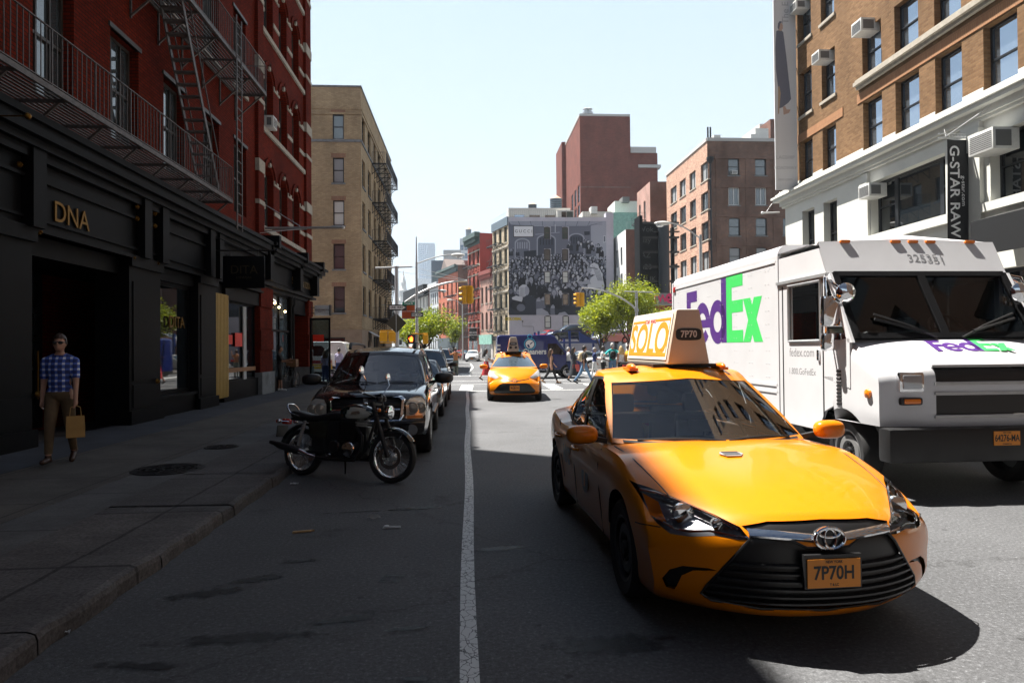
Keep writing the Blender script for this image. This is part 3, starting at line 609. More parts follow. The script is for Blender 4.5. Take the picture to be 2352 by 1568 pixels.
text('lettering','SCOTCH&SODA',(-6.83,32.744,3.6),(1,0,0),(0,0,1),.088,K['black'],sg,.002,.0015);text('lettering','AMSTERDAM COUTURE',(-6.83,32.744,3.52),(1,0,0),(0,0,1),.035,K['black'],sg,.002)
fp=thing('flag_pole','bare grey pole standing out level from the red brick corner house','flag pole',(LX,25.7,6.2))
p0,p1=V((LX,25.7,6.22)),V((-4.62,25.7,6.26));b=MB();b.tube([p0,p1],.045);b.tube([p0+V((0,0,-.1)),p0+V((1.6,0,-.03))],.02);obj('pole',b,K['galv'],fp)
b=MB();b.ell(p1+V((.05,0,0)),(.07,.07,.06));obj('finial',b,K['white_paint'],fp)
b=MB();b.tube([(LX,25.7,7.15),(LX+1.35,25.7,6.3)],.018);b.tube([(LX+.02,24.9,5.9),(LX+1.4,25.7,6.2)],.012);obj('stay',b,K['galv'],fp)
TX,TY=-7.52,49.6
tan=thing('apartment_house','tan brick corner apartment house with black fire escapes, across the side street','building',(TX,TY,0))
zs=[]
for a,b in((262,320),(362,420),(460,518),(560,618),(658,718)):zs.append((onY(777,b,TY).z,onY(777,a,TY).z))
xa,xb=onY(765,500,TY).x,onY(791,500,TY).x
topz=onY(800,200,TY).z;base=onY(780,757,TY).z
W=22.;fr_ops=[]
for z0,z1 in zs:
 for k in range(4):fr_ops.append((W+(xa-TX)-k*4.4,W+(xb-TX)-k*4.4,z0,z1,0))
S_=Fr((TX,TY),(1,0));sd_ops=[]
for px0,px1 in((836.5,843),(849.6,856),(862.5,866.5),(872.5,878),(886,889),(893,896)):
 y0,y1=7.52*1568/(1073-px0)-TY,7.52*1568/(1073-px1)-TY
 if y1-y0<1.3:y1=y0+1.3
 for z0,z1 in zs:sd_ops.append((y0+.25,y1+.25,z0-.1,z1+.1,0))
D=19.5
frs=block(tan,[(TX-W,TY),(TX,TY),(TX,TY+D),(TX-W,TY+D)],base,topz,{0:fr_ops,1:sd_ops},TAN)
sty=[K['pane_mid'],K['blind_grey'],K['blind_pale'],K['pane_mid'],K['pane_mid']]
for i,o in enumerate(fr_ops):window(tan,frs[0],o,'hung',K['dark_frame'],sty[(i//4)%5],.1,.08,K['bluestone'])
for o in sd_ops:window(tan,frs[1],o,'hung',K['dark_frame'],K['pane_mid'],.14,.07,K['bluestone'])
st=MB()
for fr,L_ in((frs[0],W),(frs[1],D)):
 fr.box(st,0,L_+.02,zs[0][0]-.2,zs[0][0]-.02,0,.06)
 fr.box(st,-.05,L_+.05,topz-.02,topz+.1,-.4,.06)
obj('stone_band',st,K['bluestone'],tan)
for fr,L_ in((frs[0],W),(frs[1],D)):
 st=MB();fr.box(st,0,L_+.06,topz-2.0,topz-1.85,0,.07);fr.box(st,0,L_+.05,topz-1.62,topz-1.5,0,.05)
 obj('brick_course',st,TAN,tan);st=MB();fr.box(st,0,L_+.05,base+.05,base+.18,0,.05);obj('brick_course',st,TAN,tan)
st=MB();frs[0].box(st,W-5.2,W-3.3,topz-1.1,topz-.45,0,.03);obj('brick_panel',st,TAN,tan)
for o in fr_ops:st=MB();frs[0].box(st,o[0]-.12,o[1]+.12,o[3]+.0,o[3]+.3,-.02,.012);obj('lintel',st,brick('lintel_brick',(.36,.19,.12),(.30,.15,.1),(.26,.2,.15),.08,.3),tan)
PLASTER=mat('shop_plaster',(.34,.25,.18),.8,var=.2,vscale=1.5,bump=.1)
st=MB();f0,f1=frs[0],frs[1]
wall(st,f0,0,W,0,base,[(2,6,.6,3.0,0),(8.2,11.5,.3,2.7,0),(13.2,W-6.2,.3,2.9,0),(W-4.2,W-1.2,0.6,2.6,0)],.3)
wall(st,f1,0,D,0,base,[(3,4.3,0,2.4,0),(6,9.5,.5,2.8,0),(11,14,.5,2.8,0)],.3)
obj('ground_floor',st,PLASTER,tan)
for o in((2,6,.6,3.0),(8.2,11.5,.3,2.7),(13.2,W-6.2,.3,2.9),(W-4.2,W-1.2,.6,2.6)):window(tan,f0,o,'case',K['dark_frame'],K['pane_dark'],.12,.08,name='shop_window')
for o in((3,4.3,0,2.4),(6,9.5,.5,2.8),(11,14,.5,2.8)):window(tan,f1,o,'case',K['dark_frame'],K['pane_dark'],.12,.08,name='shop_window')
fire_escape('black iron fire escape zigzagging down the side of the tan apartment house',f1,[zs[k][0]-.25 for k in(4,3,2,1,0)],5.6,14.5,1.15,K['iron_black'],True,.95,su=[(8.2,12.2)]*5,group='iron fire escapes on house fronts',pick=.13,slat=.09)
aw=mat('awning_grey',(.16,.17,.18),.7);b=MB()
for u0,u1 in((11.2,W-6.1),):b.add([f0(u0,3.25,0),f0(u1,3.25,0),f0(u1,2.75,1.1),f0(u0,2.75,1.1),f0(u0,2.5,1.1),f0(u1,2.5,1.1)],[(0,1,2,3),(3,2,5,4)])
solo('awning',b,aw,'grey fabric awning on the front of the tan apartment house','awning','shop awnings')
b=MB();b.add([f1(3,3.1,0),f1(5,3.1,0),f1(5,2.6,.9),f1(3,2.6,.9),f1(3,2.25,.9),f1(5,2.25,.9)],[(0,1,2,3),(3,2,5,4)])
solo('awning',b,mat('awning_pale',(.5,.52,.55),.6),'small pale awning over a side door of the tan house','awning','shop awnings')
b=MB();b.add([f1(9,3.2,0),f1(13,3.2,0),f1(13,2.5,1.6),f1(9,2.5,1.6),f1(9,2.1,1.6),f1(13,2.1,1.6)],[(0,1,2,3),(3,2,5,4),(0,3,4)])
a=tag(obj('awning',b,K['shop_black']),'black awning with small white letters beside the tan house','awning','shop awnings')
text('lettering','1 SIXTY FIVE',f1(9.0,2.28,.75)+V((0,-.02,0)),(1,0,0),(0,0,1),.2,K['white_paint'],a,.003)
sg=thing('banner','orange fabric banner hung from the far house front, lettered in white script','banner',(TX,60,5.4))
a,b2=onY(923,701,61),onY(953,731,61);b=MB();b.grid(lambda u,v:(lerp(a.x,b2.x,u),61+.03*math.sin(u*6),lerp(b2.z,a.z,v)),12,4);obj('cloth',b,mat('banner_orange',(.72,.13,.03),.7),sg)
for q in(a.z+.05,b2.z-.02):b=MB();b.tube([(TX,61,q),(b2.x,61,q)],.028);obj('rod',b,K['galv'],sg)
text('lettering','Sant Ambroeus',(lerp(a.x,b2.x,.55),60.95,lerp(a.z,b2.z,.45)),(1,0,0),(0,0,1),.2,K['white_paint'],sg)
beh=thing('brick_house','brown brick row house standing behind the camera on the left pavement','building',(LX,-20,0))
ops=[(u,u+1.3,z,z+2.2,0)for u in[1.2+2.7*k for k in range(9)]for z in(6,9.8,13.6,17.2)]
frs=block(beh,[(LX,-32),(LX,-6.05),(LX-12,-6.05),(LX-12,-32)],0,20.5,{0:ops},RED)
for o in ops:window(beh,frs[0],o,'hung',K['brown_frame'],K['pane_mid'])
RX,RY=15.5,32.2
BRN=brick('brown_brick',(.24,.135,.066),(.155,.082,.038),(.17,.108,.06),bw=.22,bh=.078,stain=.28)
WHT=mat('white_stucco',(.66,.66,.61),.6,var=.06,vscale=1.2,bump=.05,bscale=8)
ORB=brick('orange_brick',(.40,.205,.105),(.35,.17,.09),(.28,.16,.09),.08,.24,stain=.15)
R=Fr((RX,RY),(-1,0))
def ru(px,py):return RY-onX(px,py,RX).y
def rz(px,py):return onX(px,py,RX).z
loft=thing('loft_building','brown brick loft building with blue windows above a white painted base, behind the delivery truck','building',(RX,10,0))
CORN=rz(2100,318)
r1=[(1838,1866,325,418),(1889,1920,290,395),(1983,2027,220,345),(2058,2113,170,305),(2150,2212,100,262),(2262,2341,25,205)]
ops=[]
z1a,z1b=rz(2005,346),rz(2005,222)
cols=[(ru(a,300),ru(b,300))for a,b,_,_ in r1]
du=cols[5][0]-cols[4][0]
for k in range(1,5):cols.append((cols[5][0]+2.75*k-.05,cols[5][1]+2.75*k))
rows=[(z1a,z1b),(rz(2006,160),rz(2006,55)),(rz(2006,160)+3.6,rz(2006,55)+3.6),(rz(2006,160)+7.2,rz(2006,55)+7.2)]
rl=[(rz(1850,416),rz(1850,322)),(rz(1850,262),rz(1850,160)),(rz(1850,90),rz(1850,0)),(rz(1850,90)+3.5,rz(1850,90)+5.6)]
for i,(a,b)in enumerate(cols):
 for z0,z1 in(rl if i<2 else rows):ops.append((a,b,z0,z1,0))
HT=37.;LEN=26.2
base0=CORN+.0
sec=[(ru(1843,520),ru(1871,520),5.2,rz(1857,480),0),(ru(1892,510),ru(1923,510),5.2,rz(1907,460),0),(ru(2000,480),ru(2172,430),rz(2000,540),rz(2000,420),0),(ru(2275,400),ru(2275,400)+5.2,rz(2275,462)+.0,rz(2275,310),0)]
for k in range(0):sec.append((sec[3][0]+7.2*(k+1),sec[3][1]+7.2*(k+1),sec[3][2],sec[3][3],0))
hi=[(a,b,rows[3][0]+3.6*q,rows[3][1]+3.6*q,0)for a,b in cols for q in range(1,4)]
mb=MB();wall(mb,R,0,LEN,base0,HT,[o for o in ops if o[3]<HT]+hi,.3)
g_=MB()
for a,b,c,d,_ in hi:R.box(g_,a,b,c,d,-.3,-.2);R.box(g_,a,b,(c+d)/2-.04,(c+d)/2+.04,-.2,-.15)
tag(obj('upper_windows',g_,K['pane_sky'],loft),kind='stuff')
S1=Fr((RX+20,RY),(0,1));wall(mb,S1,0,20,0,HT);mb.add([(RX,RY,HT),(RX+20,RY,HT),(RX+20,RY-LEN,HT),(RX,RY-LEN,HT)],[(0,1,2,3)]);obj('wall',mb,BRN,loft)
for i,o in enumerate(ops):
 window(loft,R,o,'hung',K['dark_frame'],K['pane_sky'],.22,.075,K['stone']if o[2]>z1a+1 and i<8 else None)
mb=MB();wall(mb,R,0,LEN,0,base0,[(a,b,c,d,0)for a,b,c,d,_ in sec]+[(2+7.2*k,7.8+7.2*k,.6,3.9,0)for k in range(3)],.35)
obj('base_wall',mb,WHT,loft)
for k,o in enumerate(sec):
 if k<2:window(loft,R,o,'hung',K['dark_frame'],K['pane_dark'],.3,.08)
 else:
  n=3;w_=(o[1]-o[0]);cut=[0,.27,.86,1]if k==2 else[0,.5,1.0]
  for a,b in zip(cut[:-1],cut[1:]):window(loft,R,(o[0]+w_*a,o[0]+w_*b,o[2],o[3]),'hung' if(b-a)<.4 or k>2 else 'plain',K['dark_frame'],K['pane_dark'],.3,.09)
for k in range(3):window(loft,R,(2+7.2*k,7.8+7.2*k,.6,3.9),'case',K['dark_frame'],K['pane_dark'],.25,.1,name='shop_window')
mb=MB()
for z,h,d in((0,.1,.12),(.1,.22,.2),(.32,.14,.42),(.46,.1,.5),(.56,.12,.34),(.68,.12,.2)):R.box(mb,-d,LEN,CORN-.45+z,CORN-.45+z+h,-.2,d)
prev=0
for(a,b)in cols:R.box(mb,prev,a-.02,CORN+.2,z1a+.28,-.1,.02);prev=b+.02
obj('cornice',mb,WHT,loft)
mb=MB();zz=rz(2000,190)
for dz,h,d in((0,.12,.12),(.12,.14,.24),(.26,.1,.16)):R.box(mb,ru(1972,190),LEN,zz+dz,zz+dz+h,-.05,d)
obj('ledge',mb,K['stone'],loft)
mb=MB();R.box(mb,ru(1970,250),LEN,z1b+.05,z1b+.42,-.05,.03);obj('lintel_course',mb,ORB,loft)
mb=MB();R.box(mb,ru(1833,320),ru(1937,270),rl[0][1]+.04,rl[0][1]+.4,-.05,.03);obj('lintel_course',mb,ORB,loft)
mb=MB();o=sec[2]
R.box(mb,o[0]-.5,o[1]+.4,o[2]-.35,o[2]-.05,-.02,.18);R.box(mb,o[0]-.42,o[0]-.05,o[2]-.05,o[3]+.4,-.02,.1);R.box(mb,o[0]-.5,o[0]+.0,o[3]-.15,o[3]+.05,-.02,.16);obj('pilaster',mb,WHT,loft)
mb=MB();o=sec[3];u=o[0]-1.05
R.box(mb,u,u+.8,0,CORN-.45,-.02,.14);R.box(mb,u-.06,u+.86,o[3]-.35,o[3]+.3,-.02,.2);R.box(mb,u+.8,LEN,o[2]-.3,o[2]-.04,-.02,.16);obj('pilaster',mb,WHT,loft)
for k in range(3):
 mb=MB();R.box(mb,1.4+7.2*k,1.8+7.2*k,0,4.3,-.02,.12);obj('pilaster',mb,WHT,loft)
mb=MB()
for u in(.28,.42):mb.tube([R(u,9,.12),R(u,HT,.12)],.055)
for k in range(7):R.box(mb,.2,.5,9.6+k*1.6,9.75+k*1.6,0,.2)
obj('downpipe',mb,K['iron_black'],loft)
G='air conditioners in the loft windows'
ac_unit(R,ru(1998,60),rz(1998,80),.66,.5,.55,'air conditioner hanging in the loft window left of the blue window pair',G)
ac_unit(R,ru(1898,128),rz(1898,145),.62,.45,.5,'air conditioner in the narrow third storey loft window above a stone sill',G)
ac_unit(R,ru(1843,15),rz(1843,28),.62,.42,.45,'highest air conditioner beside the tall white advertising banner',G)
ac_unit(R,ru(2013,440),rz(2013,455),.7,.5,.5,'air conditioner over the left pane of the wide white base window',G)
ac_unit(R,ru(2297,330),rz(2297,352),.95,.62,.6,'large air conditioner right of the black vertical banner',G)
b=MB();b.add([R(13.6,5.5,.02),R(LEN,5.5,.02),R(LEN,5.2,1.1),R(13.6,5.2,1.1),R(13.6,4.2,1.1),R(LEN,4.2,1.1)],[(0,1,2,3),(3,2,5,4),(0,3,4)])
solo('awning',b,K['black'],'long black awning over the white base shop windows at the right edge','awning','shop awnings')
BY=19.85;bx0,bx1=onY(2174,320,BY).x,onY(2226,320,BY).x;bz1=onY(2200,321,BY).z;bz0=bz1-4.3
sg=thing('vertical_banner','black vertical cloth banner with big white letters on the white base','banner',(bx1,BY,bz0))
b=MB();b.grid(lambda u,v:(lerp(bx0,bx1,u),BY+.025*math.sin(u*7+v*5)+.05*u,lerp(bz0,bz1,v)),16,30);obj('cloth',b,mat('banner_black',(.014,.014,.017),.7),sg)
b=MB();b.tube([(bx0-.25,BY+.02,bz0-.05),(RX,BY+.02,bz0-.05)],.025);obj('rod',b,K['galv'],sg)
b=MB();b.tube([(bx0-.25,BY+.02,bz1+.06),(RX,BY+.02,bz1+.06)],.025)
for k in range(9):b.tube([(bx0+k*.1,BY+.02,bz1+.06),(bx0+.05+k*.1,BY+.02,bz1+.18)],.008)
b.tube([(bx0-.25,BY+.02,bz1+.18),(RX,BY+.02,bz1+.18)],.014);b.tube([(bx0,BY+.02,bz1+.1),(RX,BY-1.3,bz1+.9)],.01);b.tube([(bx0,BY+.02,bz1+.1),(RX,BY+1.3,bz1+.9)],.01);obj('rod',b,K['galv'],sg)
w_=bx1-bx0;LET=mat('letter_white',(.85,.85,.85),.5)
for st,xx,y0,y1,sz,bd in(('G-STAR RAW',.27,335,546,.42,.006),('g-star.com',.66,405,474,.17,0)):
 za,zb=onY(2195,y0,BY).z,onY(2195,y1,BY).z;me=text_mesh(st,sz,.003,bd);wd=max(v.co.x for v in me.vertices)-min(v.co.x for v in me.vertices)
 text('lettering',st,(bx0+w_*xx,BY-.05,(za+zb)/2),(0,0,-1),(1,0,0),sz,LET,sg,.003,bd,1.,(za-zb)/wd)
AY=30.75;ax0,ax1=onY(1779,200,AY).x,onY(1830,300,AY).x+.02;az0=onY(1810,436,AY).z
sg=thing('advertising_banner','tall white advertising banner with a figure in a long grey coat, at the loft corner','banner',(ax1,AY,az0))
b=MB();b.box(ax0,ax1,AY,AY+.06,az0,az0+14);obj('panel',b,mat('banner_white',(.66,.66,.68),.55),sg)
b=MB()
for k in range(8):b.tube([(ax1-.2,AY+.1,az0+.3+k*1.8),(RX+.1,AY+.1,az0+.3+k*1.8)],.03)
obj('bracket',b,K['black'],sg)
def bp(px,py):p=onY(px,py,AY);return(p.x,p.z)
def flat(name,pts,m,t=.004,par=sg):b=MB();b.prism([bp(*p)for p in pts],(0,AY,0),(1,0,0),(0,0,1),t);return obj(name,b,m,par)
COAT=mat('print_coat',(.16,.17,.22),.6);SKIN=mat('print_skin',(.52,.36,.29),.6);PGREY=mat('print_grey',(.42,.42,.45),.6)
flat('printed_figure',[(1783,72),(1793,68),(1799,75),(1806,130),(1812,185),(1817,228),(1811,236),(1797,247),(1788,250),(1787,200),(1782,160),(1781,110)],COAT)
flat('printed_figure',[(1787,62),(1789,54),(1794,52),(1798,58),(1798,66),(1794,72),(1788,71)],SKIN,.005);flat('printed_figure',[(1786,64),(1787,54),(1791,49),(1797,51),(1792,55),(1789,70)],COAT,.006)
flat('printed_figure',[(1787,200),(1790,198),(1793,215),(1789,262),(1787,262)],mat('print_tan',(.45,.33,.22),.6),.006);flat('printed_figure',[(1798,246),(1803,244),(1807,252),(1816,252),(1812,260),(1800,264)],SKIN,.005)
for s,px,py,sz in(('LAGSHIP',1804,362,.23),('ROADWAY',1804,386,.21),('ises.com',1804,412,.2),('The E',1804,30,.45)):
 x,z=bp(px,py);text('lettering',s,(x,AY-.004,z),(1,0,0)if s!='The E' else(0,0,1),(0,0,1)if s!='The E' else(-1,0,0),sz,PGREY,sg,.002)
fp=thing('flag_pole','short white pole standing out from the white base corner beside the brown house','flag pole',(RX,33,7.9))
p1=onX(1790,488,RX);b=MB();q=onY(1751,489,p1.y-.3);b.tube([p1,q],.04);b.tube([p1+V((0,-.1,1.0)),lerp(p1,q,.8)],.01);obj('pole',b,K['white_paint'],fp);b=MB();b.ell(q,(.07,.07,.07));obj('finial',b,K['white_paint'],fp)
beh=thing('loft_building','dark brick loft building standing unseen behind the camera on the right pavement','building',(RX,-30,0))
ops=[(u,u+1.7,z,z+2.3,.3 if z>15 else 0)for u in[1.2+3.0*k for k in range(15)]for z in(6.5,10,13.5,17.5)]
frs=block(beh,[(RX,5.9),(RX,-42),(RX+14,-42),(RX+14,5.9)],0,24,{0:ops},brick('low_bounce_brick',(.10,.05,.03),(.07,.035,.02),(.07,.05,.035)))  # out of view; brick made dark to cut sunlight bounced into the shade
for o in ops:window(beh,frs[0],o,'hung',K['dark_frame'],K['pane_mid'])
end=thing('loft_building','tall dark brick loft building closing the street unseen behind the camera','building',(0,-60,0))
ops=[(u,u+1.8,z,z+2.4,.4 if z>20 else 0)for u in[1.5+3.2*k for k in range(12)]for z in(5,8.6,12.2,15.8,19.4,23)]
frs=block(end,[(24,-60),(-20,-60),(-20,-75),(24,-75)],0,29,{0:ops},MATS['low_bounce_brick'])  # unseen block in the same brick, kept dark to throw back little sun
for o in ops:window(end,frs[0],o,'hung',K['dark_frame'],K['pane_mid'])
FD=V((-.287,.958,0)).normalized()
P0=onY(1170,800,98);P0=V((P0.x,98,0))
def along(px):
 d=ray(px,780);s=d.x/d.y;return(s*P0.y-P0.x)/(FD.x-s*FD.y)
LILAC=mat('lilac_paint',(.47,.46,.53),.75,var=.1,vscale=.6,bump=.08)
CREAM=brick('cream_brick',(.55,.45,.32),(.46,.37,.26),(.42,.36,.28),stain=.3);PINK=brick('pink_brick',(.48,.27,.22),(.40,.22,.18),(.40,.31,.28),stain=.35)
RED2=brick('red_brick_far',(.42,.085,.055),(.34,.07,.05),(.30,.13,.11),stain=.25);ORG=brick('orange_brick_far',(.52,.15,.085),(.45,.12,.07),(.42,.2,.15),stain=.2)
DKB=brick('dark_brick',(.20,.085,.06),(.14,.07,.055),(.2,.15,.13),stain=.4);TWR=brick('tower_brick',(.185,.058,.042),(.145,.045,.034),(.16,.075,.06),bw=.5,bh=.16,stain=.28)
VERD=mat('verdigris',(.22,.42,.36),.8,var=.3,vscale=2)
def even(L,n,w,m=.5):s=(L-2*m-n*w)/max(1,n-1)if n>1 else 0;return[(m+i*(w+s),m+i*(w+s)+w)for i in range(n)]
def row_house(name,label,t0,t1,zt,floors,nb,w,m,back=14,pane='pane_teal',arch=(),cornice=None,shop=None,side=None,style='hung',sill='stone'):
 a,b=P0+FD*t1,P0+FD*t0;n=V((FD.y,-FD.x,0))
 root=thing(name,label,'building',(b.x,b.y,0));Lr=t1-t0
 cols=even(Lr,nb,w);ops=[(u0,u1,z0,z1,.4 if z0 in arch else 0)for z0,z1 in floors for u0,u1 in cols]
 pts=[(a.x,a.y),(b.x,b.y),(b.x+n.x*back,b.y+n.y*back+(0 if side is None else 0)),(a.x+n.x*back,a.y+n.y*back)]
 frs=block(root,pts,0,zt,{0:ops},m,skip=(1,)if side else())
 if side:mb=MB();wall(mb,frs[1],0,back,0,zt);obj('side_wall',mb,side,root)
 for o in ops:window(root,frs[0],o,style,K['dark_frame'],K[pane],.2,.09,K[sill]if sill else None)
 if cornice:
  h,d,cm=cornice;c=MB();f=frs[0]
  f.box(c,0,Lr,zt-h,zt-h*.35,0,.12);f.box(c,0,Lr,zt-h*.35,zt+.15,0,d)
  for i in range(int(Lr/.5)):f.box(c,.1+i*.5,.3+i*.5,zt-h*.8,zt-h*.35,.12,d*.85)
  obj('cornice',c,cm,root)
 if shop:
  s=MB();f=frs[0];f.box(s,.05,Lr-.05,3.3,4.1,0,.3);
  for u in(.1,Lr*.36,Lr*.64,Lr-.5):f.box(s,u,u+.4,0,3.3,0,.2)
  obj('shop_front',s,shop,root);g=MB();f.box(g,.2,Lr-.2,.4,3.3,0,.06);obj('shop_window',g,K['pane_dark'],root)
 return root,frs
tA,tB,tC=along(1133),along(1104),along(1076)
Ypix=lambda px,py:onY(px,py,98).z
mz=[(Ypix(1260,(750+b/2.614)/1.7415),Ypix(1260,(750+a/2.614)/1.7415))for a,b in((410,540),(640,765),(872,1000),(1107,1230),(1338,1470))]
ztop=Ypix(1280,499)
a,b=P0+FD*tA,P0;W2=onY(1412,800,98).x-P0.x
mural=thing('mural_house','five storey cream fronted house with a grey crowd mural on its side wall','building',(P0.x,P0.y,0))
nb=even(tA,3,1.25,.6);fops=[(u0,u1,z0-.3,z1+.2,.35 if i==2 and k==1 else 0)for i,(z0,z1)in enumerate(mz)for k,(u0,u1)in enumerate(nb)]
mops=[]
for px0,px1 in(((1900+723/2.614)/1.7415,(1900+793/2.614)/1.7415),((1900+912/2.614)/1.7415,(1900+980/2.614)/1.7415)):
 u0,u1=onY(px0,650,98).x-P0.x,onY(px1,650,98).x-P0.x
 for z0,z1 in mz:mops.append((u0,u1,z0,z1,.2))
pts=[(a.x,a.y),(P0.x,P0.y),(P0.x+W2,P0.y),(P0.x+W2,P0.y+8)]
frs=block(mural,pts,0,ztop,{0:fops},CREAM,skip=(1,))
fm_=frs[1];mb=MB();wall(mb,fm_,0,W2,0,ztop,mops,.25);obj('side_wall',mb,LILAC,mural)
for o in fops:window(mural,frs[0],o,'hung',K['dark_frame'],K['pane_teal'],.2,.1,K['stone'])
for i,o in enumerate(mops):window(mural,fm_,o,'hung',K['black'],K[['pane_teal','pane_mid','blind_pale','pane_sky','blind_pale'][i%5]],.12,.14)
c=MB();frs[0].box(c,0,tA,ztop-1.1,ztop+.1,0,.18);obj('cornice',c,mat('slate_paint',(.11,.15,.19),.7),mural)
for z0,z1 in mz[:-1]:c=MB();frs[0].box(c,0,tA,z1+.35,z1+.62,0,.12);obj('stone_band',c,K['stone'],mural)
c=MB();frs[0].box(c,.2,tA-.2,2.9,3.5,0,.25);obj('shop_front',c,K['shop_black'],mural)
fire_escape('black iron fire escape on the cream street front of the mural house',frs[0],[z0-.35 for z0,_ in mz[::-1]],.3,tA-2.0,1.1,K['iron_black'],True,1.,su=[(.8,tA-2.9)]*4,group='iron fire escapes on house fronts',pick=.3,slat=.2)
G_=[mat('mural_tone_%s'%n,c,.85)for n,c in(('night',(.006,.008,.014)),('slate',(.020,.025,.04)),('steel',(.055,.065,.095)),('ash',(.13,.142,.19)),('mist',(.32,.34,.41)),('pearl',(.52,.54,.60)))]
mu=MB();Y0=P0.y
def mp(cx,cy,d):p=onY((1900+cx/2.614)/1.7415,(750+cy/2.614)/1.7415,Y0);return(p.x,Y0-d,p.z)
HOLES=[(x0,y0,x0+72,y1)for x0 in(722,911)for y0,y1 in((409,541),(639,766),(871,1001),(1106,1231))]
def clip(poly,side,val):
 ax,sg_=side;out=[]
 for i in range(len(poly)):
  p,q=poly[i-1],poly[i];a_,b_=(p[ax]-val)*sg_,(q[ax]-val)*sg_
  if(a_>=0)!=(b_>=0):t=a_/(a_-b_);out.append((p[0]+(q[0]-p[0])*t,p[1]+(q[1]-p[1])*t))
  if b_>=0:out.append(q)
 return out
def paint(poly,tone,d):
 todo=[poly]
 for s_,v_ in(((0,1),352),((0,-1),1372),((1,1),352),((1,-1),1332)):todo=[clip(p,s_,v_)for p in todo if len(p)>2]
 for x0,y0,x1,y1 in HOLES:
  nxt=[]
  for p in todo:
   if len(p)<3:continue
   xs=[q[0]for q in p];ys=[q[1]for q in p]
   if max(xs)<=x0 or min(xs)>=x1 or max(ys)<=y0 or min(ys)>=y1:nxt.append(p);continue
   L_=clip(p,(0,-1),x0);R_=clip(p,(0,1),x1);Mid=clip(clip(p,(0,1),x0),(0,-1),x1)if len(clip(p,(0,1),x0))>2 else[]
   nxt+=[q for q in(L_,R_)if len(q)>2]
   if len(Mid)>2:nxt+=[q for q in(clip(Mid,(1,-1),y0),clip(Mid,(1,1),y1))if len(q)>2]
  todo=nxt
 mu.m=tone
 for p in todo:
  if len(p)>2:mu.add([mp(x,y,d)for x,y in p],[tuple(range(len(p)))])
def oval(cx,cy,rx,ry,n=10,tilt=0.):return[(cx+rx*math.cos(t)*math.cos(tilt)-ry*math.sin(t)*math.sin(tilt),cy+rx*math.cos(t)*math.sin(tilt)+ry*math.sin(t)*math.cos(tilt))for t in[2*PI*i/n for i in range(n)]]
lay=[.012]
def nl():lay[0]+=.00016;return lay[0]
paint([(350,350),(1375,350),(1375,1335),(350,1335)],3,nl())
paint([(350,352),(1375,352),(1180,400),(640,405),(380,390)],4,nl());paint([(1210,400),(1375,352),(1375,800),(1215,760)],4,nl())
for k in range(7):x=450+k*125;paint([(x,352),(x+5,352),(x+26-k*8,402),(x+22-k*8,402)],2,nl())
for y in(362,375,388):paint([(380,y),(1330,y),(1330,y+2),(380,y+2)],2,nl())
for cx,w,top in((495,80,530),(745,100,490),(1060,85,478)):
 paint([(cx-w,800)]+[(cx-w*math.cos(PI*i/10),top+50-50*math.sin(PI*i/10))for i in range(11)]+[(cx+w,800)],4,nl())
 paint([(cx-w+12,800)]+[(cx-(w-12)*math.cos(PI*i/10),top+58-46*math.sin(PI*i/10))for i in range(11)]+[(cx+w-12,800)],3 if cx==495 else 2,nl())
 for k in range(-2,3):paint([(cx+k*w*.3-6,top+40),(cx+k*w*.3+6,top+40),(cx+k*w*.3+6,top+110),(cx+k*w*.3-6,top+110)],4 if cx==495 else 1,nl())
paint([(835,385),(842,385),(842,470),(835,470)],5,nl());paint([(630,488),(885,466),(886,472),(631,495)],4,nl())
paint([(1140,460),(1200,458),(1200,495),(1145,500)],1,nl());paint([(510,665),(640,655),(645,760),(515,770)],1,nl());paint([(1340,505),(1367,500),(1367,572),(1340,580)],5,nl());paint([(1345,512),(1362,508),(1362,565),(1345,570)],3,nl())
rng=random.Random(11)
def figure(cx,cy,s,dark=None):
 co=rng.choice([0,0,0,1,1,2,3])if dark is None else dark;d=nl();w=s*rng.uniform(1.5,2.0);tl=rng.uniform(-.25,.25)
 paint([(cx-w,cy+s*5),(cx-w*.95,cy+s*1.8),(cx-w*.5,cy+s*1.15),(cx+w*.5,cy+s*1.15),(cx+w*.95,cy+s*1.8),(cx+w,cy+s*5)],co,d)
 paint([(cx-s*.3,cy+s*1.1),(cx,cy+s*2.2),(cx+s*.3,cy+s*1.1)],rng.choice([3,4,5]),d+.00004)
 lh=rng.random()<.4
 paint(oval(cx,cy-s*.1+(s*.5 if lh else 0),s*.95,s*(1.6 if lh else 1.12),9),rng.choice([0,0,0,1,3]),d+.00007)
 paint(oval(cx+tl*s,cy+s*.15,s*.62,s*.88,9,tl),rng.choice([3,4,4,5]),d+.0001)
 paint(oval(cx+tl*s-s*.22,cy+s*.02,s*.14,s*.1,5),1,d+.00013);paint(oval(cx+tl*s+s*.25,cy+s*.02,s*.14,s*.1,5),1,d+.00013);paint(oval(cx+tl*s,cy+s*.55,s*.26,s*.1,5),2,d+.00013)
 if rng.random()<.35:
  q=rng.choice((-1,1));ex=cx+q*w*.9;paint([(ex,cy+s*2),(ex+q*s*.5,cy+s*1.6),(ex+q*s*.3,cy-s*.9),(ex-q*s*.2,cy-s*.9)],rng.choice([3,4,co]),d+.00015);paint(oval(ex+q*.1*s,cy-s*1.1,s*.35,s*.4,6),4,d+.0002)
for x,y,s in((375,650,13),(445,660,11),(990,575,17),(1085,572,18),(1110,590,17),(1150,560,15),(1180,565,15),(1220,580,17),(1290,605,17),(1190,610,17),(1240,635,17),(1320,640,17)):figure(x,y,s)
paint([(352,760),(520,745),(700,700),(1000,690),(1200,720),(1375,790),(1375,1335),(352,1335)],1,nl())
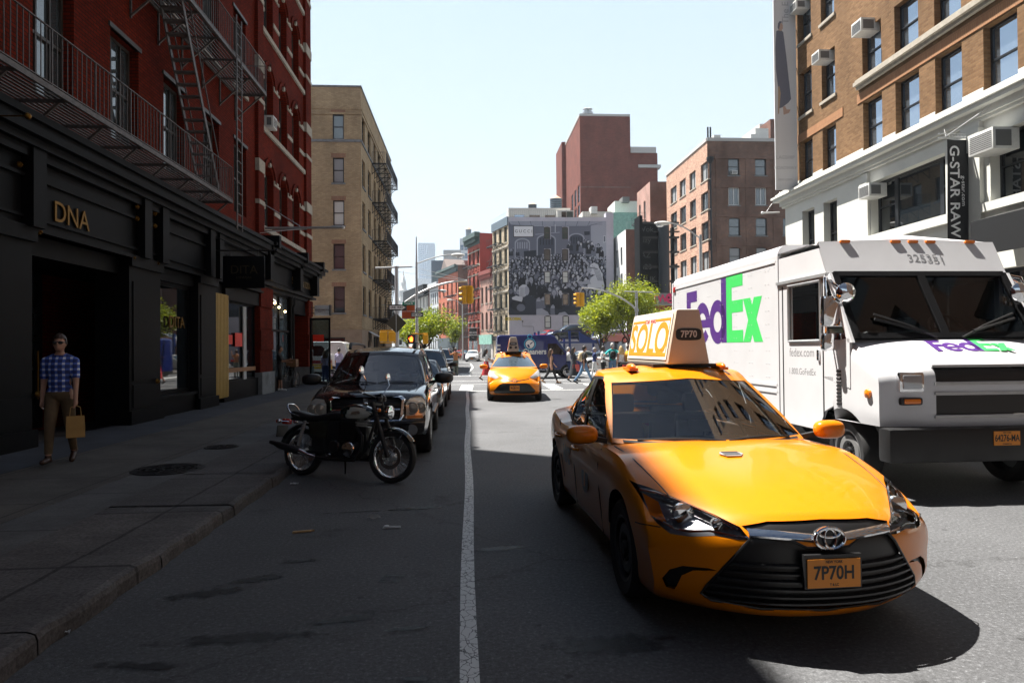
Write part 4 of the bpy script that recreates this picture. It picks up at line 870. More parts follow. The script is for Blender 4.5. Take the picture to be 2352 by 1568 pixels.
for r in range(13):
 y=705+r*32;s=12+r*1.55;x=358+rng.uniform(0,20)
 while x<1372:
  if y>690+abs(x-900)*.10-(10 if x>700 else 0):figure(x,y+rng.uniform(-9,9),s*rng.uniform(.85,1.12))
  x+=s*rng.uniform(2.0,3.0)
for cx,cy,s in((590,960,34),(700,985,32),(490,920,26)):figure(cx,cy,s,0)
d=nl();paint([(1170,1060),(1215,940),(1270,900),(1330,930),(1352,1020),(1350,1050),(1250,1052)],5,d);paint(oval(1245,850,52,62,14),5,d+.0002);paint([(1205,800),(1275,800),(1330,900),(1340,985),(1290,960),(1262,880)],5,d+.0003);paint(oval(1195,860,26,36,10),4,d+.0004);paint([(1180,828),(1280,848),(1280,856),(1180,836)],1,d+.0006)
for k in range(5):paint([(1225+k*17,810+k*12),(1230+k*17,812+k*12),(1290+k*11,975),(1284+k*11,975)],3,d+.0007)
paint([(1190,960),(1215,1010),(1090,1010),(1060,985),(1070,970),(1120,985)],4,d+.0008);paint([(1105,730),(1125,722),(1195,800),(1185,815),(1165,800)],4,d+.0008);paint([(1060,975),(1130,912),(1134,917),(1066,984)],5,d+.001)
d=nl()+.001;paint([(360,1140),(560,1120),(720,1200),(820,1300),(820,1335),(352,1335)],1,d)
paint(oval(510,1075,52,62,14),5,d+.0002);paint(oval(540,1080,28,48,10),4,d+.0003);paint([(460,1040),(520,1020),(522,1140),(465,1150)],5,d+.0004)
for k in range(4):paint([(470+k*13,1045),(474+k*13,1045),(476+k*13,1140),(471+k*13,1140)],3,d+.0005)
paint([(385,1150),(430,1130),(500,1150),(490,1195),(390,1170)],5,d+.0005);paint(oval(450,1225,80,62,14),0,d+.0004);paint(oval(480,1255,46,40,10),3,d+.0006)
for bx,by,s in((640,1190,1.),(690,1180,.9),(790,1260,.9)):
 for k in range(4):paint([(bx+k*11*s,by),(bx+6+k*11*s,by-48*s+abs(k-1.5)*12),(bx+13+k*11*s,by-44*s+abs(k-1.5)*12),(bx+11+k*11*s,by+30)],4,d+.0007)
 paint([(bx-4,by),(bx+46*s,by),(bx+52*s,by+80),(bx,by+90)],3,d+.0008)
paint([(640,1335),(640,1270),(700,1262),(760,1300),(780,1335)],4,d+.0009);paint([(860,1335),(880,1310),(940,1298),(980,1335)],4,d+.0009)
paint([(830,1180),(880,1190),(900,1250),(920,1270),(850,1268)],0,d+.0009);paint([(920,1060),(1000,1050),(1060,1120),(1010,1180),(930,1150)],0,d+.0009)
obj('mural',mu,G_,mural)
sg=MB()
for x0,y0,x1,y1,t in((400,400,612,520,.07),):
 q=[mp(x0,y1,0),mp(x1,y1,0),mp(x1,y0,0),mp(x0,y0,0)];sg.box(q[0][0],q[1][0],Y0-.09,Y0-.02,q[0][2],q[2][2]);fr_b=obj('mural_panel',sg,K['black'],mural)
 b=MB();b.box(q[0][0]+.1,q[1][0]-.1,Y0-.1,Y0-.085,q[0][2]+.1,q[2][2]-.1);obj('panel_face',b,mat('panel_white',(.72,.73,.77),.6),fr_b)
c_=mp(507,460,.105);text('lettering','GUCCI',c_,(1,0,0),(0,0,1),.62,G_[1],mural,.004,0,1.5);c_=mp(510,1292,.04);text('lettering','63 WOOSTER STREET',c_,(1,0,0),(0,0,1),.5,G_[5],mural,.004,.008)
c_=mp(402,1373,.02);text('lettering','COLOSSAL',c_,(1,0,0),(0,0,1),.52,mat('tag_yellow',(.55,.42,.03),.7),mural,.01,.03,.9)
b=MB();b.beam(mp(495,1408,.3),mp(495,1390,.3),.3,.2);b.tube([mp(495,1405,.15),mp(495,1450,.08),mp(610,1452,.06),mp(616,1500,.06)],.03,5);b.tube([mp(720,1480,.06),mp(900,1498,.06),mp(1090,1490,.06)],.03,5);obj('conduit',b,K['lamp_grey'],mural)
def yz(px,py,Y):p=onY(px,py,Y);return p
def roof_box(name,px0,px1,py0,py1,Y,dep,m,root,bevel=0):
 a_,b_=onY(px0,py1,Y),onY(px1,py0,Y);mb=MB();mb.box(a_.x,b_.x,Y,Y+dep,a_.z,b_.z);return obj(name,mb,m,root,bevel=bevel)
roof_box('penthouse',1168,1310,478,503,101,5,mat('roof_white',(.62,.60,.56),.7,var=.1),mural);roof_box('penthouse',1280,1318,483,502,100,4,K['roof_white'],mural)
for a_,b_ in((1182,1205),(1216,1240),(1252,1275)):roof_box('roof_window',a_,b_,494,500,100.9,.1,K['pane_sky'],mural)
roof_box('terrace_door',1290,1300,486,502,99.9,.1,K['pane_dark'],mural);roof_box('terrace_door',1302,1316,486,500,99.9,.1,K['pane_teal'],mural)
mb=MB();p,q=onY(1172,500,98.2),onY(1390,500,98.2);rail_run(mb,[(p.x,98.2,ztop),(q.x,98.2,ztop)],1.05,.3);obj('roof_railing',mb,K['iron_black'],mural)
mb=MB();rail_run(mb,[frs[0](.2,ztop,-.2),frs[0](tA-.2,ztop,-.2)],1.0,.5,.012,.03);obj('roof_railing',mb,K['galv'],mural)
roof_box('chimney',1392,1409,488,503,98.3,1.5,LILAC,mural)
def water_tower(px,py0,py1,wpx,Y,label):
 a_,b_=onY(px-wpx/2,py1,Y),onY(px+wpx/2,py0,Y);r=(b_.x-a_.x)/2;h=b_.z-a_.z;c=V(((a_.x+b_.x)/2,Y,a_.z))
 t=thing('water_tower',label,'water tower',c,0,'roof water tanks')
 b=MB();b.lathe([(r,0),(r*.97,h*.74),(r,h*.745)],n=20);obj('tank',b,mat('tank_grey',(.16,.20,.24),.8,var=.2,vscale=1),t,False)
 b=MB()
 for k in range(7):b.lathe([(r*1.0,h*.1*k+.1),(r*1.02,h*.1*k+.13),(r*1.0,h*.1*k+.2)],n=20,caps=False)
 obj('hoop',b,K['iron_black'],t,False)
 b=MB();b.lathe([(r*1.08,h*.745),(.12,h*.96),(0,h)],n=20);obj('cone_roof',b,mat('tank_roof',(.50,.36,.26),.8),t,False)
 b=MB()
 for k in range(4):a=PI/4+k*PI/2;b.beam((r*.75*math.cos(a),r*.75*math.sin(a),-4.5),(r*.75*math.cos(a),r*.75*math.sin(a),0),.2)
 b.beam((-r*.6,-r*.6,-4),(r*.6,-r*.6,-.2),.1);obj('leg',b,K['iron_black'],t,False)
water_tower(1223,465,487,19,112,'small dark water tank on the roof above the crowd mural');water_tower(1277,447,489,27,122,'larger grey water tank beside the brick tower')
fl=lambda zs_:zs_
h2=onY(1115,622,P0.y+9).z
r2,f2=row_house('brick_house','low pink brick house with arched windows and a green shop band',tA,tB,h2,[(h2-5.0,h2-2.4),(h2-9.2,h2-6.4)],3,1.05,PINK,cornice=(1.3,.35,mat('cornice_red',(.22,.05,.04),.7)),arch=(h2-9.2,),pane='pane_mid',shop=None)
mb=MB();f2[0].box(mb,0,tB-tA,h2-11.5,h2-10,0,.3);obj('shop_band',mb,VERD,r2)
mb=MB();f2[0].box(mb,.9,tB-tA-.6,3.4,h2-11.6,0,.08);obj('shop_window',mb,K['pane_teal'],r2)
mb=MB();f2[0].box(mb,0,tB-tA,0,3.3,0,.1);obj('shop_front',mb,mat('shop_pale',(.5,.46,.44),.7,var=.2),r2)
mb=MB();f2[0].box(mb,1.0,2.6,.2,2.9,.1,.14);f2[0].box(mb,3.6,5.4,.2,2.9,.1,.14);obj('shop_door',mb,K['pane_dark'],r2)
h3=onY(1090,537,P0.y+14).z
flo=[(h3-4.9-3.9*k,h3-2.3-3.9*k)for k in range(5)]
r3,f3=row_house('brick_house','tall red brick house with a dark bracketed cornice and a fire escape down its front',tB,tC,h3,flo,3,1.1,RED2,cornice=(1.7,.9,mat('cornice_green',(.07,.11,.11),.7)),arch=(flo[0][0],),side=mat('red_paint',(.36,.055,.05),.8,var=.1,vscale=.5))
for z0,z1 in flo:
 for z in(z0-.35,z1-.5):mb=MB();f3[0].box(mb,0,tC-tB,z,z+.2,-.01,.05);obj('stone_band',mb,K['stone'],r3)
fire_escape('black iron fire escape on the tall red house beside the mural',f3[0],[z0-.3 for z0,_ in flo[::-1]],.4,tC-tB-.6,1.1,K['iron_black'],True,1.,su=[(1.,tC-tB-1.6)]*4,group='iron fire escapes on house fronts',pick=.3,slat=.2)
mb=MB();f3[0].box(mb,.2,tC-tB-.2,.2,3.4,0,.12);obj('shop_front',mb,mat('shop_brick',(.40,.10,.06),.7),r3)
mb=MB();f3[0].box(mb,.8,2.6,.4,3.0,.12,.15);f3[0].box(mb,3.4,5.6,.4,3.0,.12,.15);obj('shop_window',mb,K['pane_mid'],r3)
sg=thing('hanging_sign','black hanging sign with two lines of white letters far along the row','sign',P0+FD*tB)
p,q=onY(1078,783,112),onY(1095,754,112);b=MB();b.box(p.x,q.x,112,112.08,p.z,q.z);obj('board',b,K['black'],sg);c_=(p+q)/2
text('lettering','MAISON',(c_.x,111.97,c_.z+.35),(1,0,0),(0,0,1),.34,LET,sg,.004,.01);text('lettering','KITSUNE',(c_.x,111.97,c_.z-.05),(1,0,0),(0,0,1),.32,LET,sg,.004,.01);text('lettering','PARIS',(c_.x,111.97,c_.z-.5),(1,0,0),(0,0,1),.14,LET,sg,.004)
b=MB();b.tube([(p.x-.2,112.04,q.z+.1),(q.x+.6,112.04,q.z+.1)],.05);obj('bracket',b,K['galv'],sg)
def flank_house(name,label,pxc,Y,px_far,px_side,pyt,m,mside,floors,nb,w,extra=None,dirv=FD):
 c=onY(pxc,800,Y);zt=onY(pxc,pyt,Y).z;d=ray(px_far,780);s=d.x/d.y;t=(s*Y-c.x)/(dirv.x-s*dirv.y);a=V((c.x,Y,0))+dirv*t;e=onY(px_side,800,Y).x
 root=thing(name,label,'building',(c.x,Y,0));cols=even(t,nb,w,.7)
 ops=[(u0,u1,zt-z0,zt-z1,0)for z0,z1 in floors for u0,u1 in cols]
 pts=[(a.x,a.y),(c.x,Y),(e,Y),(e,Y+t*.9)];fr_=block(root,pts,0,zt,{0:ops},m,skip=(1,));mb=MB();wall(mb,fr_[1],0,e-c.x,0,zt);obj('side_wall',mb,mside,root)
 for o in ops:window(root,fr_[0],o,'hung',K['dark_frame'],K['pane_teal'],.2,.1,K['stone'])
 return root,fr_,t,zt
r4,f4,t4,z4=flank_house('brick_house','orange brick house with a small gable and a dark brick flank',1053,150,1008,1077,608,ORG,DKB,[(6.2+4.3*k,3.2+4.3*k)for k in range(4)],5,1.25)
c=MB();f4[0].box(c,0,t4,z4-1.4,z4,0,.35);f4[0].box(c,0,t4,z4-.4,z4+.15,.35,.8);obj('cornice',c,K['cornice_green'],r4)
c=MB();q=f4[0];c.add([q(t4*.3,z4,.7),q(t4*.62,z4,.7),q(t4*.46,z4+2.4,.7),q(t4*.3,z4,-4),q(t4*.62,z4,-4),q(t4*.46,z4+2.4,-4)],[(0,1,2),(0,2,5,3),(1,4,5,2)]);obj('gable',c,mat('gable_slate',(.2,.16,.15),.8),r4)
fire_escape('black iron fire escape on the orange gabled house',f4[0],[z4-6.5-4.3*k for k in(3,2,1,0)],t4*.5,t4-1.5,1.0,K['iron_black'],True,1.,group='iron fire escapes on house fronts',pick=.4,slat=.3)
c=MB();f4[0].box(c,0,t4,0,4.2,0,.2);obj('shop_front',c,mat('shop_slate',(.06,.08,.09),.6),r4)
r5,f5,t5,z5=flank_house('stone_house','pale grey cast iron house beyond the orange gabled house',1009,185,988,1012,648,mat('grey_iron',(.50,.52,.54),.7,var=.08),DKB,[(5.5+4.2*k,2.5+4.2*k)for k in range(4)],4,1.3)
c=MB();f5[0].box(c,0,t5,z5-1.2,z5+.2,0,.7);obj('cornice',c,K['grey_iron'],r5)
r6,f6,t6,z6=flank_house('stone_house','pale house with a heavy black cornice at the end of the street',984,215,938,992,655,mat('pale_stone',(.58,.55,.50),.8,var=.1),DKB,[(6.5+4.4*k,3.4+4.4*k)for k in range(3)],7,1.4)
c=MB();f6[0].box(c,-1,t6+.5,z6-3.2,z6+.3,0,1.6);obj('cornice',c,K['shop_black'],r6)
def plain_tower(name,label,px0,px1,pyt,Y,dep,m,wm_=None,nx=0,nz=0,wfrac=.55,rows_h=3.6):
 a_,b_=onY(px0,800,Y),onY(px1,pyt,Y);t=thing(name,label,'building',((a_.x+b_.x)/2,Y,0));mb=MB();mb.box(a_.x,b_.x,Y,Y+dep,0,b_.z);obj('wall',mb,m,t)
 if nx:
  W_=(b_.x-a_.x);n_=int((b_.z-2)/rows_h);n0=max(0,n_-nz)
  for i in range(nx):
   g=MB();x=a_.x+W_*(i+.5)/nx
   for k in range(n0,n_):z=1.2+k*rows_h;g.box(x-W_*wfrac/nx/2,x+W_*wfrac/nx/2,Y-.12,Y,z,z+rows_h*.6)
   tag(obj('window_column',g,wm_,t),kind='stuff')
 return t
HZB=mat('far_slate',(.11,.15,.20),.5);
plain_tower('office_block','dark blue glazed block behind the orange gabled house',992,1035,598,240,20,HZB,K['pane_teal'],3,4,.7,6.);plain_tower('office_block','low red brick block behind the orange gabled house',1035,1076,598,236,20,RED2)
plain_tower('office_block','plain pale concrete block above the street end',1020,1059,574,300,20,mat('concrete_pale',(.45,.44,.43),.8));
tw=plain_tower('glass_tower','white and blue glass apartment tower beside the red house',1058,1094,548,380,25,mat('tower_white',(.6,.62,.65),.6),K['pane_blue'],4,9,.75,4.6)
water_tower(1076,520,549,13,385,'distant water tank on top of the white and blue tower')
STEEL=mat('tower_steel',(.34,.40,.48),.35,metal=.5,var=.05,vscale=.02)
gt=plain_tower('skyscraper','tall pale blue rippled skyscraper far beyond the street',962,998,558,1400,35,STEEL,K['pane_sky'],9,60,.6,3.9)
p,q=onY(960,720,1390),onY(1003,640,1390);mb=MB();mb.box(p.x,q.x,1385,1399,0,q.z);obj('lower_block',mb,K['tower_white'],gt)
p,q=onY(985,800,1395),onY(999,559,1395);mb=MB();mb.box(p.x,q.x,1392,1400,0,q.z-2);obj('wing',mb,STEEL,gt)
mt_=thing('civic_tower','far pale stone civic tower topped by a round lantern and statue','building',onY(928,800,1200).xy.to_3d())
c=onY(928,800,1200);LST=mat('lime_stone',(.55,.53,.50),.85);HZ=lambda py:onY(928,py,1200).z
b=MB();b.box(c.x-16,c.x+14,1195,1225,0,HZ(707));b.box(c.x-10,c.x+10,1192,1212,0,HZ(690));obj('shaft',b,LST,mt_)
b=MB();cc=(c.x,1200,0);b.lathe([(8,HZ(690)),(8,HZ(684)),(6.5,HZ(683)),(6.5,HZ(668)),(7,HZ(667)),(5,HZ(663)),(4.4,HZ(650)),(4.8,HZ(649)),(2.6,HZ(641)),(1.8,HZ(634)),(.3,HZ(632))],c=cc,n=16);obj('lantern',b,LST,mt_)
b=MB();b.tube([(c.x,1200,HZ(632)),(c.x,1200,HZ(622))],[1.0,.4],6);obj('statue',b,K['gold'],mt_)
for k in range(12):a=k*PI/6;b=MB();b.tube([(c.x+7.2*math.cos(a),1200+7.2*math.sin(a),HZ(684)),(c.x+7.2*math.cos(a),1200+7.2*math.sin(a),HZ(668))],.6,6);obj('column',b,LST,mt_)
p=onY(1337,800,135);zt=onY(1337,266,135).z;e=onY(1453,800,135).x;yl=onX(1297,700,p.x).y
tower=thing('brick_tower','plain dark red brick tower with tall window strips down its left face','building',(p.x,135,0))
lops=[]
for u0 in(yl-135-11.5,yl-135-7.2,yl-135-3.2):
 for k in range(7):z1=zt-13.5-4.0*k;lops.append((u0-.2,u0+2.2,z1-3.4,z1,0))
frs=block(tower,[(p.x,yl),(p.x,135),(e,135),(e,yl)],0,zt,{0:lops},TWR)
for o in lops:window(tower,frs[0],o,'grid',K['dark_frame'],K['pane_sky'],.1,.08)
c=MB();frs[1].box(c,0,e-p.x,zt-.05,zt+.4,-.4,.1);frs[0].box(c,0,yl-135,zt-.05,zt+.4,-.4,.1);obj('coping',c,K['concrete_pale'],tower)
for zz in(.27,.52,.70):c=MB();frs[1].box(c,0,e-p.x,zt*zz,zt*zz+.25,0,.06);obj('brick_course',c,DKB,tower)
p2,q2=onY(1453,800,135.5),onY(1510,352,135.5);mb=MB();mb.box(p2.x,q2.x,135.5,150,0,q2.z);obj('wing',mb,TWR,tower)
mb=MB();mb.box(p2.x,q2.x-.3,135.3,150,q2.z,q2.z+1.2);mb.box(p2.x+9 if 0 else q2.x-4,q2.x+.6,135.2,150,q2.z-3,q2.z-2.4);obj('coping',mb,K['concrete_pale'],tower)
p3=onX(1292,800,p.x-2.5);mb=MB();mb.box(p.x-.9,p.x,yl-4,yl+6,0,onY(1296,338,yl).z);obj('wing',mb,TWR,tower)
mb=MB()
for k in range(3):mb.box(p.x-.9,p.x,yl-9,yl-4,12.5+k*4,12.9+k*4)
obj('balcony',mb,K['concrete_pale'],tower)
b=MB();
for px in(1346,1354):c=onY(px,266,139);b.lathe([(.45,0),(.45,1.6),(.75,1.7),(.75,2.1),(.4,2.2),(.4,2.6),(.7,2.7),(0,3.1)],c=(c.x,139,zt),n=10)
obj('roof_vent',b,K['galv'],tower)
b=MB();c=onY(1415,266,140);b.ell((c.x,140,zt+.4),(1.6,1.6,1.3));obj('roof_dome',b,K['roof_white'],tower)
bc=onY(1630,800,72);zt=onY(1630,322,72).z;ee=44.;yl=onX(1535,780,bc.x).y
bro=thing('brick_house','brown brick corner house with a sunlit pale side and dark front windows','building',(bc.x,72,0))
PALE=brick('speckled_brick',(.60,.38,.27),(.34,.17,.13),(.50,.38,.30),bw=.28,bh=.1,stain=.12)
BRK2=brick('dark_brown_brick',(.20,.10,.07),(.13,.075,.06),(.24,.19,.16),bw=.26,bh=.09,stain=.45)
dl=yl-72;lo=[]
for px0,px1,ys in((1542,1556,(500,565)),(1563,1577,(475,540)),(1586,1600,(448,515)),(1612,1629,(425,490))):
 y1,y0=onX(px0,600,bc.x).y,onX(px1,600,bc.x).y;u0,u1=yl-y1,yl-y0
 zt0=onX((px0+px1)/2,{1542:415,1563:392,1586:362,1612:330+5}[px0],bc.x).z
 for k in range(6):lo.append((u0,u1,zt-4.2-3.25*k,zt-2.2-3.25*k,0))
fo=[]
for px in(1688,1750,1812,1874):
 u=onY(px,600,72).x-bc.x
 for k,py in enumerate((362,430,500,568,636,704)):z=onY(px,py,72).z;fo.append((u-.62,u+.62,z-1.95,z,.18 if k>1 else.1))
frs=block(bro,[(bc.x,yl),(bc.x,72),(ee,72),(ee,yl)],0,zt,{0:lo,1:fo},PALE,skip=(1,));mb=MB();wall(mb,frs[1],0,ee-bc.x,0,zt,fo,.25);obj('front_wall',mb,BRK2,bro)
for i,o in enumerate(lo):window(bro,frs[0],o,'case',K['dark_frame'],K['pane_mid' if i%3 else 'blind_grey'],.2,.08,K['stone'])
for i,o in enumerate(fo):window(bro,frs[1],o,'case' if i%6==1 else 'hung',K['white_paint']if i%6==1 else K['dark_frame'],K['pane_mid' if i%6<3 else 'blind_grey'],.14,.1,K['bluestone'])
c=MB();frs[1].box(c,0,ee-bc.x,zt-.1,zt+.25,-.3,.1);frs[0].box(c,0,dl,zt-.1,zt+.25,-.3,.1);obj('coping',c,K['concrete_pale'],bro)
c=MB()
for k in range(6):z=zt-2.0-3.15*k;frs[1].box(c,.8,ee-bc.x,z,z+.35,0,.09)
for u in(.9,4.2,7.2):frs[1].box(c,u,u+.5,0,zt-1.6,0,.05)
obj('brick_course',c,BRK2,bro)
c=MB();c.tube([frs[1](.25,zt-2.6,.15),frs[1](.25,0,.15)],.12);c.lathe([(.15,0),(.4,.4),(.4,.7)],c=frs[1](.25,zt-2.6,.15),n=8);obj('downpipe',c,K['iron_black'],bro)
ac_unit(frs[1],fo[0][0]+.62,fo[0][2]+.1,.6,.4,.3,'small air conditioner in the top left window of the brown corner house','air conditioners in brick house windows')
for k,(px0,px1,py)in enumerate(((1640,1655,310),(1725,1742,308),(1735,1765,295))):roof_box('roof_unit',px0,px1,py,322,76+k,1.5,K['ac_white'],bro)
roof_box('stair_head',1745,1776,285,322,82,6,K['roof_white'],bro);roof_box('chimney',1770,1800,274,322,79,4,DKB,bro)
mb=MB()
for px in(1626,1632):c=onY(px,322,73.5);mb.tube([(c.x,73.5,zt),(c.x,73.5,zt+1.9)],.1)
obj('flue',mb,K['iron_black'],bro)
sb=onY(1497,800,90);zt=onY(1497,417,90).z;yl=onX(1466,700,sb.x).y;lo=[]
for k in range(2):
 for u in(1.0,3.6):lo.append((u,u+1.0,zt-4.5-4.0*k,zt-2.0-4.0*k,.15))
small=thing('brick_house','narrow red brick house squeezed beside the brown corner house','building',(sb.x,90,0));e=onY(1540,800,90).x
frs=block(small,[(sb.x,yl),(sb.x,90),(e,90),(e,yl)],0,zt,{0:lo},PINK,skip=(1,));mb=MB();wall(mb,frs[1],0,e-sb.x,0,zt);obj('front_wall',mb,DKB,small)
for o in lo:window(small,frs[0],o,'hung',K['pale_frame'],K['pane_mid'],.15,.08)
fire_escape('small rusty fire escape on the narrow red brick house',frs[0],[zt-8.8,zt-4.8],.6,4.8,1.,K['iron_black'],True,1.,group='iron fire escapes on house fronts',pick=.4,slat=.3)
wb=onY(1440,800,92);zt=onY(1440,527,92).z;yl=110;lo=[]
for k in range(4):
 for u in(8.5,11.6,14.7):lo.append((u,u+1.2,zt-4.6-3.7*k,zt-2.0-3.7*k,.15))
white=thing('brick_house','white painted side of a small brick house right of the mural','building',(wb.x,92,0));e=onY(1470,800,92).x
WP=mat('white_wash',(.72,.72,.72),.8,var=.08,vscale=1)
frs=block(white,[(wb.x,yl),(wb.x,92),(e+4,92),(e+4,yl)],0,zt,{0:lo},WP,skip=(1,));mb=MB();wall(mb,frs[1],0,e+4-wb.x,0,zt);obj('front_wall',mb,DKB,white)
for o in lo:window(white,frs[0],o,'hung',K['dark_frame'],K['pane_dark'],.15,.08)
gz=thing('roof_house','weathered green roof hut with white bulkhead above the small white house','building',(onY(1430,800,108).x,108,0))
roof_box('wall',1411,1466,488,800,112,10,VERD,gz);roof_box('bulkhead',1412,1466,462,492,116,6,K['roof_white'],gz);roof_box('vent_hood',1430,1446,452,464,115,3,K['ac_grey'],gz);roof_box('roof_unit',1358,1372,474,490,112,2,K['ac_white'],gz);roof_box('bulkhead',1338,1405,486,504,113,4,K['roof_white'],gz)
mb=MB();p,q=onY(1440,520,92),onY(1466,520,92);rail_run(mb,[(p.x,92,zt),(q.x,92,zt)],1.,.6);obj('roof_railing',mb,K['galv'],gz)
bb=thing('billboard','tall black steel billboard frame seen from behind, with faint graffiti','billboard',(onY(1515,800,74).x,74,0))
BS=mat('billboard_black',(.006,.0065,.008),.7,var=.3,spec=.1);x0,x1=onY(1466,600,74).x,onY(1558,600,74).x;z0,z1=onY(1500,712,74).z,onY(1500,500,74).z
mb=MB();mb.box(x0+.9,x1-.9,75.4,75.6,z0,z1-.3);obj('panel',mb,BS,bb)
mb=MB();mb.box(x0,x0+.35,73.3,75.6,z0-.5,z1+.1);mb.box(x0+.35,x0+.45,75.2,75.6,z0,z1);mb.box(x1-.4,x1-.1,75,75.6,z0,z1-.9);obj('upright',mb,BS,bb)
n=7
for k in range(n):z=lerp(z0,z1-.4,k/(n-1));mb=MB();mb.beam((x0+.3,74.9,z),(x1+.4,74.9,z),.16,.22);obj('crossbeam',mb,mat('billboard_steel',(.028,.027,.026),.5,var=.4),bb)
mb=MB();c=onY(1525,600,74.4);mb.lathe([(.62,-6),(.62,z1-z0-.4),(.3,z1-z0-.3)],c=(c.x,74.4,z0),n=16);obj('column',mb,mat('column_steel',(.02,.026,.035),.4,var=.3),bb)
mb=MB();mb.box(x0+2,x1+.3,74.2,74.9,z1-1.5,z1-1.42);obj('walkway',mb,K['billboard_steel'],bb)
for k,(s,py)in enumerate((('Wok',525),('tizy',550),('AZ',585),('A23',612),('ADUK',640),('OBSK',682))):p=onY(1482+(4 if k==5 else 0),py,74.8);text('graffiti',s,(p.x+.2,75.34,p.z),(1,0,0),(0,0,1),.85,mat('chalk',(.13,.14,.14),.8),bb,.002)
lw=thing('brick_shed','low red brick lot building carrying a pink graffiti board','building',(onY(1545,800,66).x,66,0))
roof_box('wall',1500,1640,701,860,66,5,RED2,lw);roof_box('coping',1498,1642,697,701,65.9,5.2,K['concrete_pale'],lw)
gs=thing('graffiti_board','grey board with pink graffiti lettering on the low brick lot building','sign',(onY(1532,700,65.8).x,65.8,onY(1532,698,65.8).z))
roof_box('board',1504,1557,673,697,65.8,.25,mat('board_grey',(.30,.29,.30),.7,var=.3),gs);roof_box('backing',1557,1572,675,697,65.9,.25,K['ac_grey'],gs)
PNK=mat('spray_pink',(.85,.06,.20),.6);p=onY(1516,686,65.78);text('graffiti','TW',(p.x,65.78,p.z),(1,.0,0),(.08,0,1),1.0,PNK,gs,.004,.03,.85)
p=onY(1540,685,65.78);b=MB();b.prism(seg_arc(0,0,.5,0,2*PI,18)[:-1],(p.x,65.78,p.z),(1,0,0),(0,0,1),.01);obj('painted_disc',b,PNK,gs)
b=MB()
for dx in(-.18,.18):b.prism(seg_arc(dx,.08,.1,0,2*PI,8)[:-1],(p.x,65.765,p.z),(1,0,0),(0,0,1),.006)
b.prism([(-.2,-.25),(0,-.18),(.2,-.25),(0,-.33)],(p.x,65.765,p.z),(1,0,0),(0,0,1),.006);obj('painted_lines',b,K['black'],gs)
def inpoly(x,y,P):
 c=False;j=len(P)-1
 for i in range(len(P)):
  if(P[i][1]>y)!=(P[j][1]>y)and x<(P[j][0]-P[i][0])*(y-P[i][1])/(P[j][1]-P[i][1]+1e-12)+P[i][0]:c=not c
  j=i
 return c
AXI={'x':(1,2,0),'y':(0,2,1),'z':(0,1,2)}
def carve(bm,ax,sgn,poly,pred=None,nmin=.12):
 i,j,k=AXI[ax];x0,x1=min(p[0]for p in poly),max(p[0]for p in poly);y0,y1=min(p[1]for p in poly),max(p[1]for p in poly)
 def cand(a0,a1,b0,b1):
  out=[]
  for f in bm.faces:
   if f.normal[k]*sgn<nmin:continue
   us=[v.co[i]for v in f.verts];vs=[v.co[j]for v in f.verts]
   if max(us)<a0 or min(us)>a1 or max(vs)<b0 or min(vs)>b1:continue
   if pred and not pred(f.calc_center_median()):continue
   out.append(f)
  return out
 for n in range(len(poly)):
  p,q=poly[n-1],poly[n];dx,dy=q[0]-p[0],q[1]-p[1];L_=math.hypot(dx,dy)
  if L_<1e-6:continue
  fs=cand(min(p[0],q[0])-1e-4,max(p[0],q[0])+1e-4,min(p[1],q[1])-1e-4,max(p[1],q[1])+1e-4)
  if not fs:continue
  co=[0,0,0];no=[0,0,0];co[i],co[j]=p;no[i],no[j]=-dy/L_,dx/L_
  g=set(fs);[g.update(f.edges)for f in fs];[g.update(f.verts)for f in fs]
  bmesh.ops.bisect_plane(bm,geom=list(g),dist=1e-5,plane_co=co,plane_no=no)
 out=[]
 for f in cand(x0,x1,y0,y1):
  c=f.calc_center_median()
  if inpoly(c[i],c[j],poly):out.append(f)
 return out
def part_from(bm,faces,name,m,root,off=0.,kill=True,smooth=True,uv=True,label=None):
 vs={};V_=[];F_=[]
 for f in faces:
  for v in f.verts:
   if v not in vs:vs[v]=len(V_);V_.append(v.co+v.normal*off)
  F_.append([vs[v]for v in f.verts])
 me=bpy.data.meshes.new(name);me.from_pydata(V_,[],F_);me.materials.append(m)
 me.polygons.foreach_set('use_smooth',[smooth]*len(F_))
 if kill:bmesh.ops.delete(bm,geom=faces,context='FACES')
 if smooth and len(F_):me.set_sharp_from_angle(angle=rad(40))
 return put(name,me,root,None,label)
def mirror(p):return[(-x,y)for x,y in p][::-1]
from mathutils.bvhtree import BVHTree
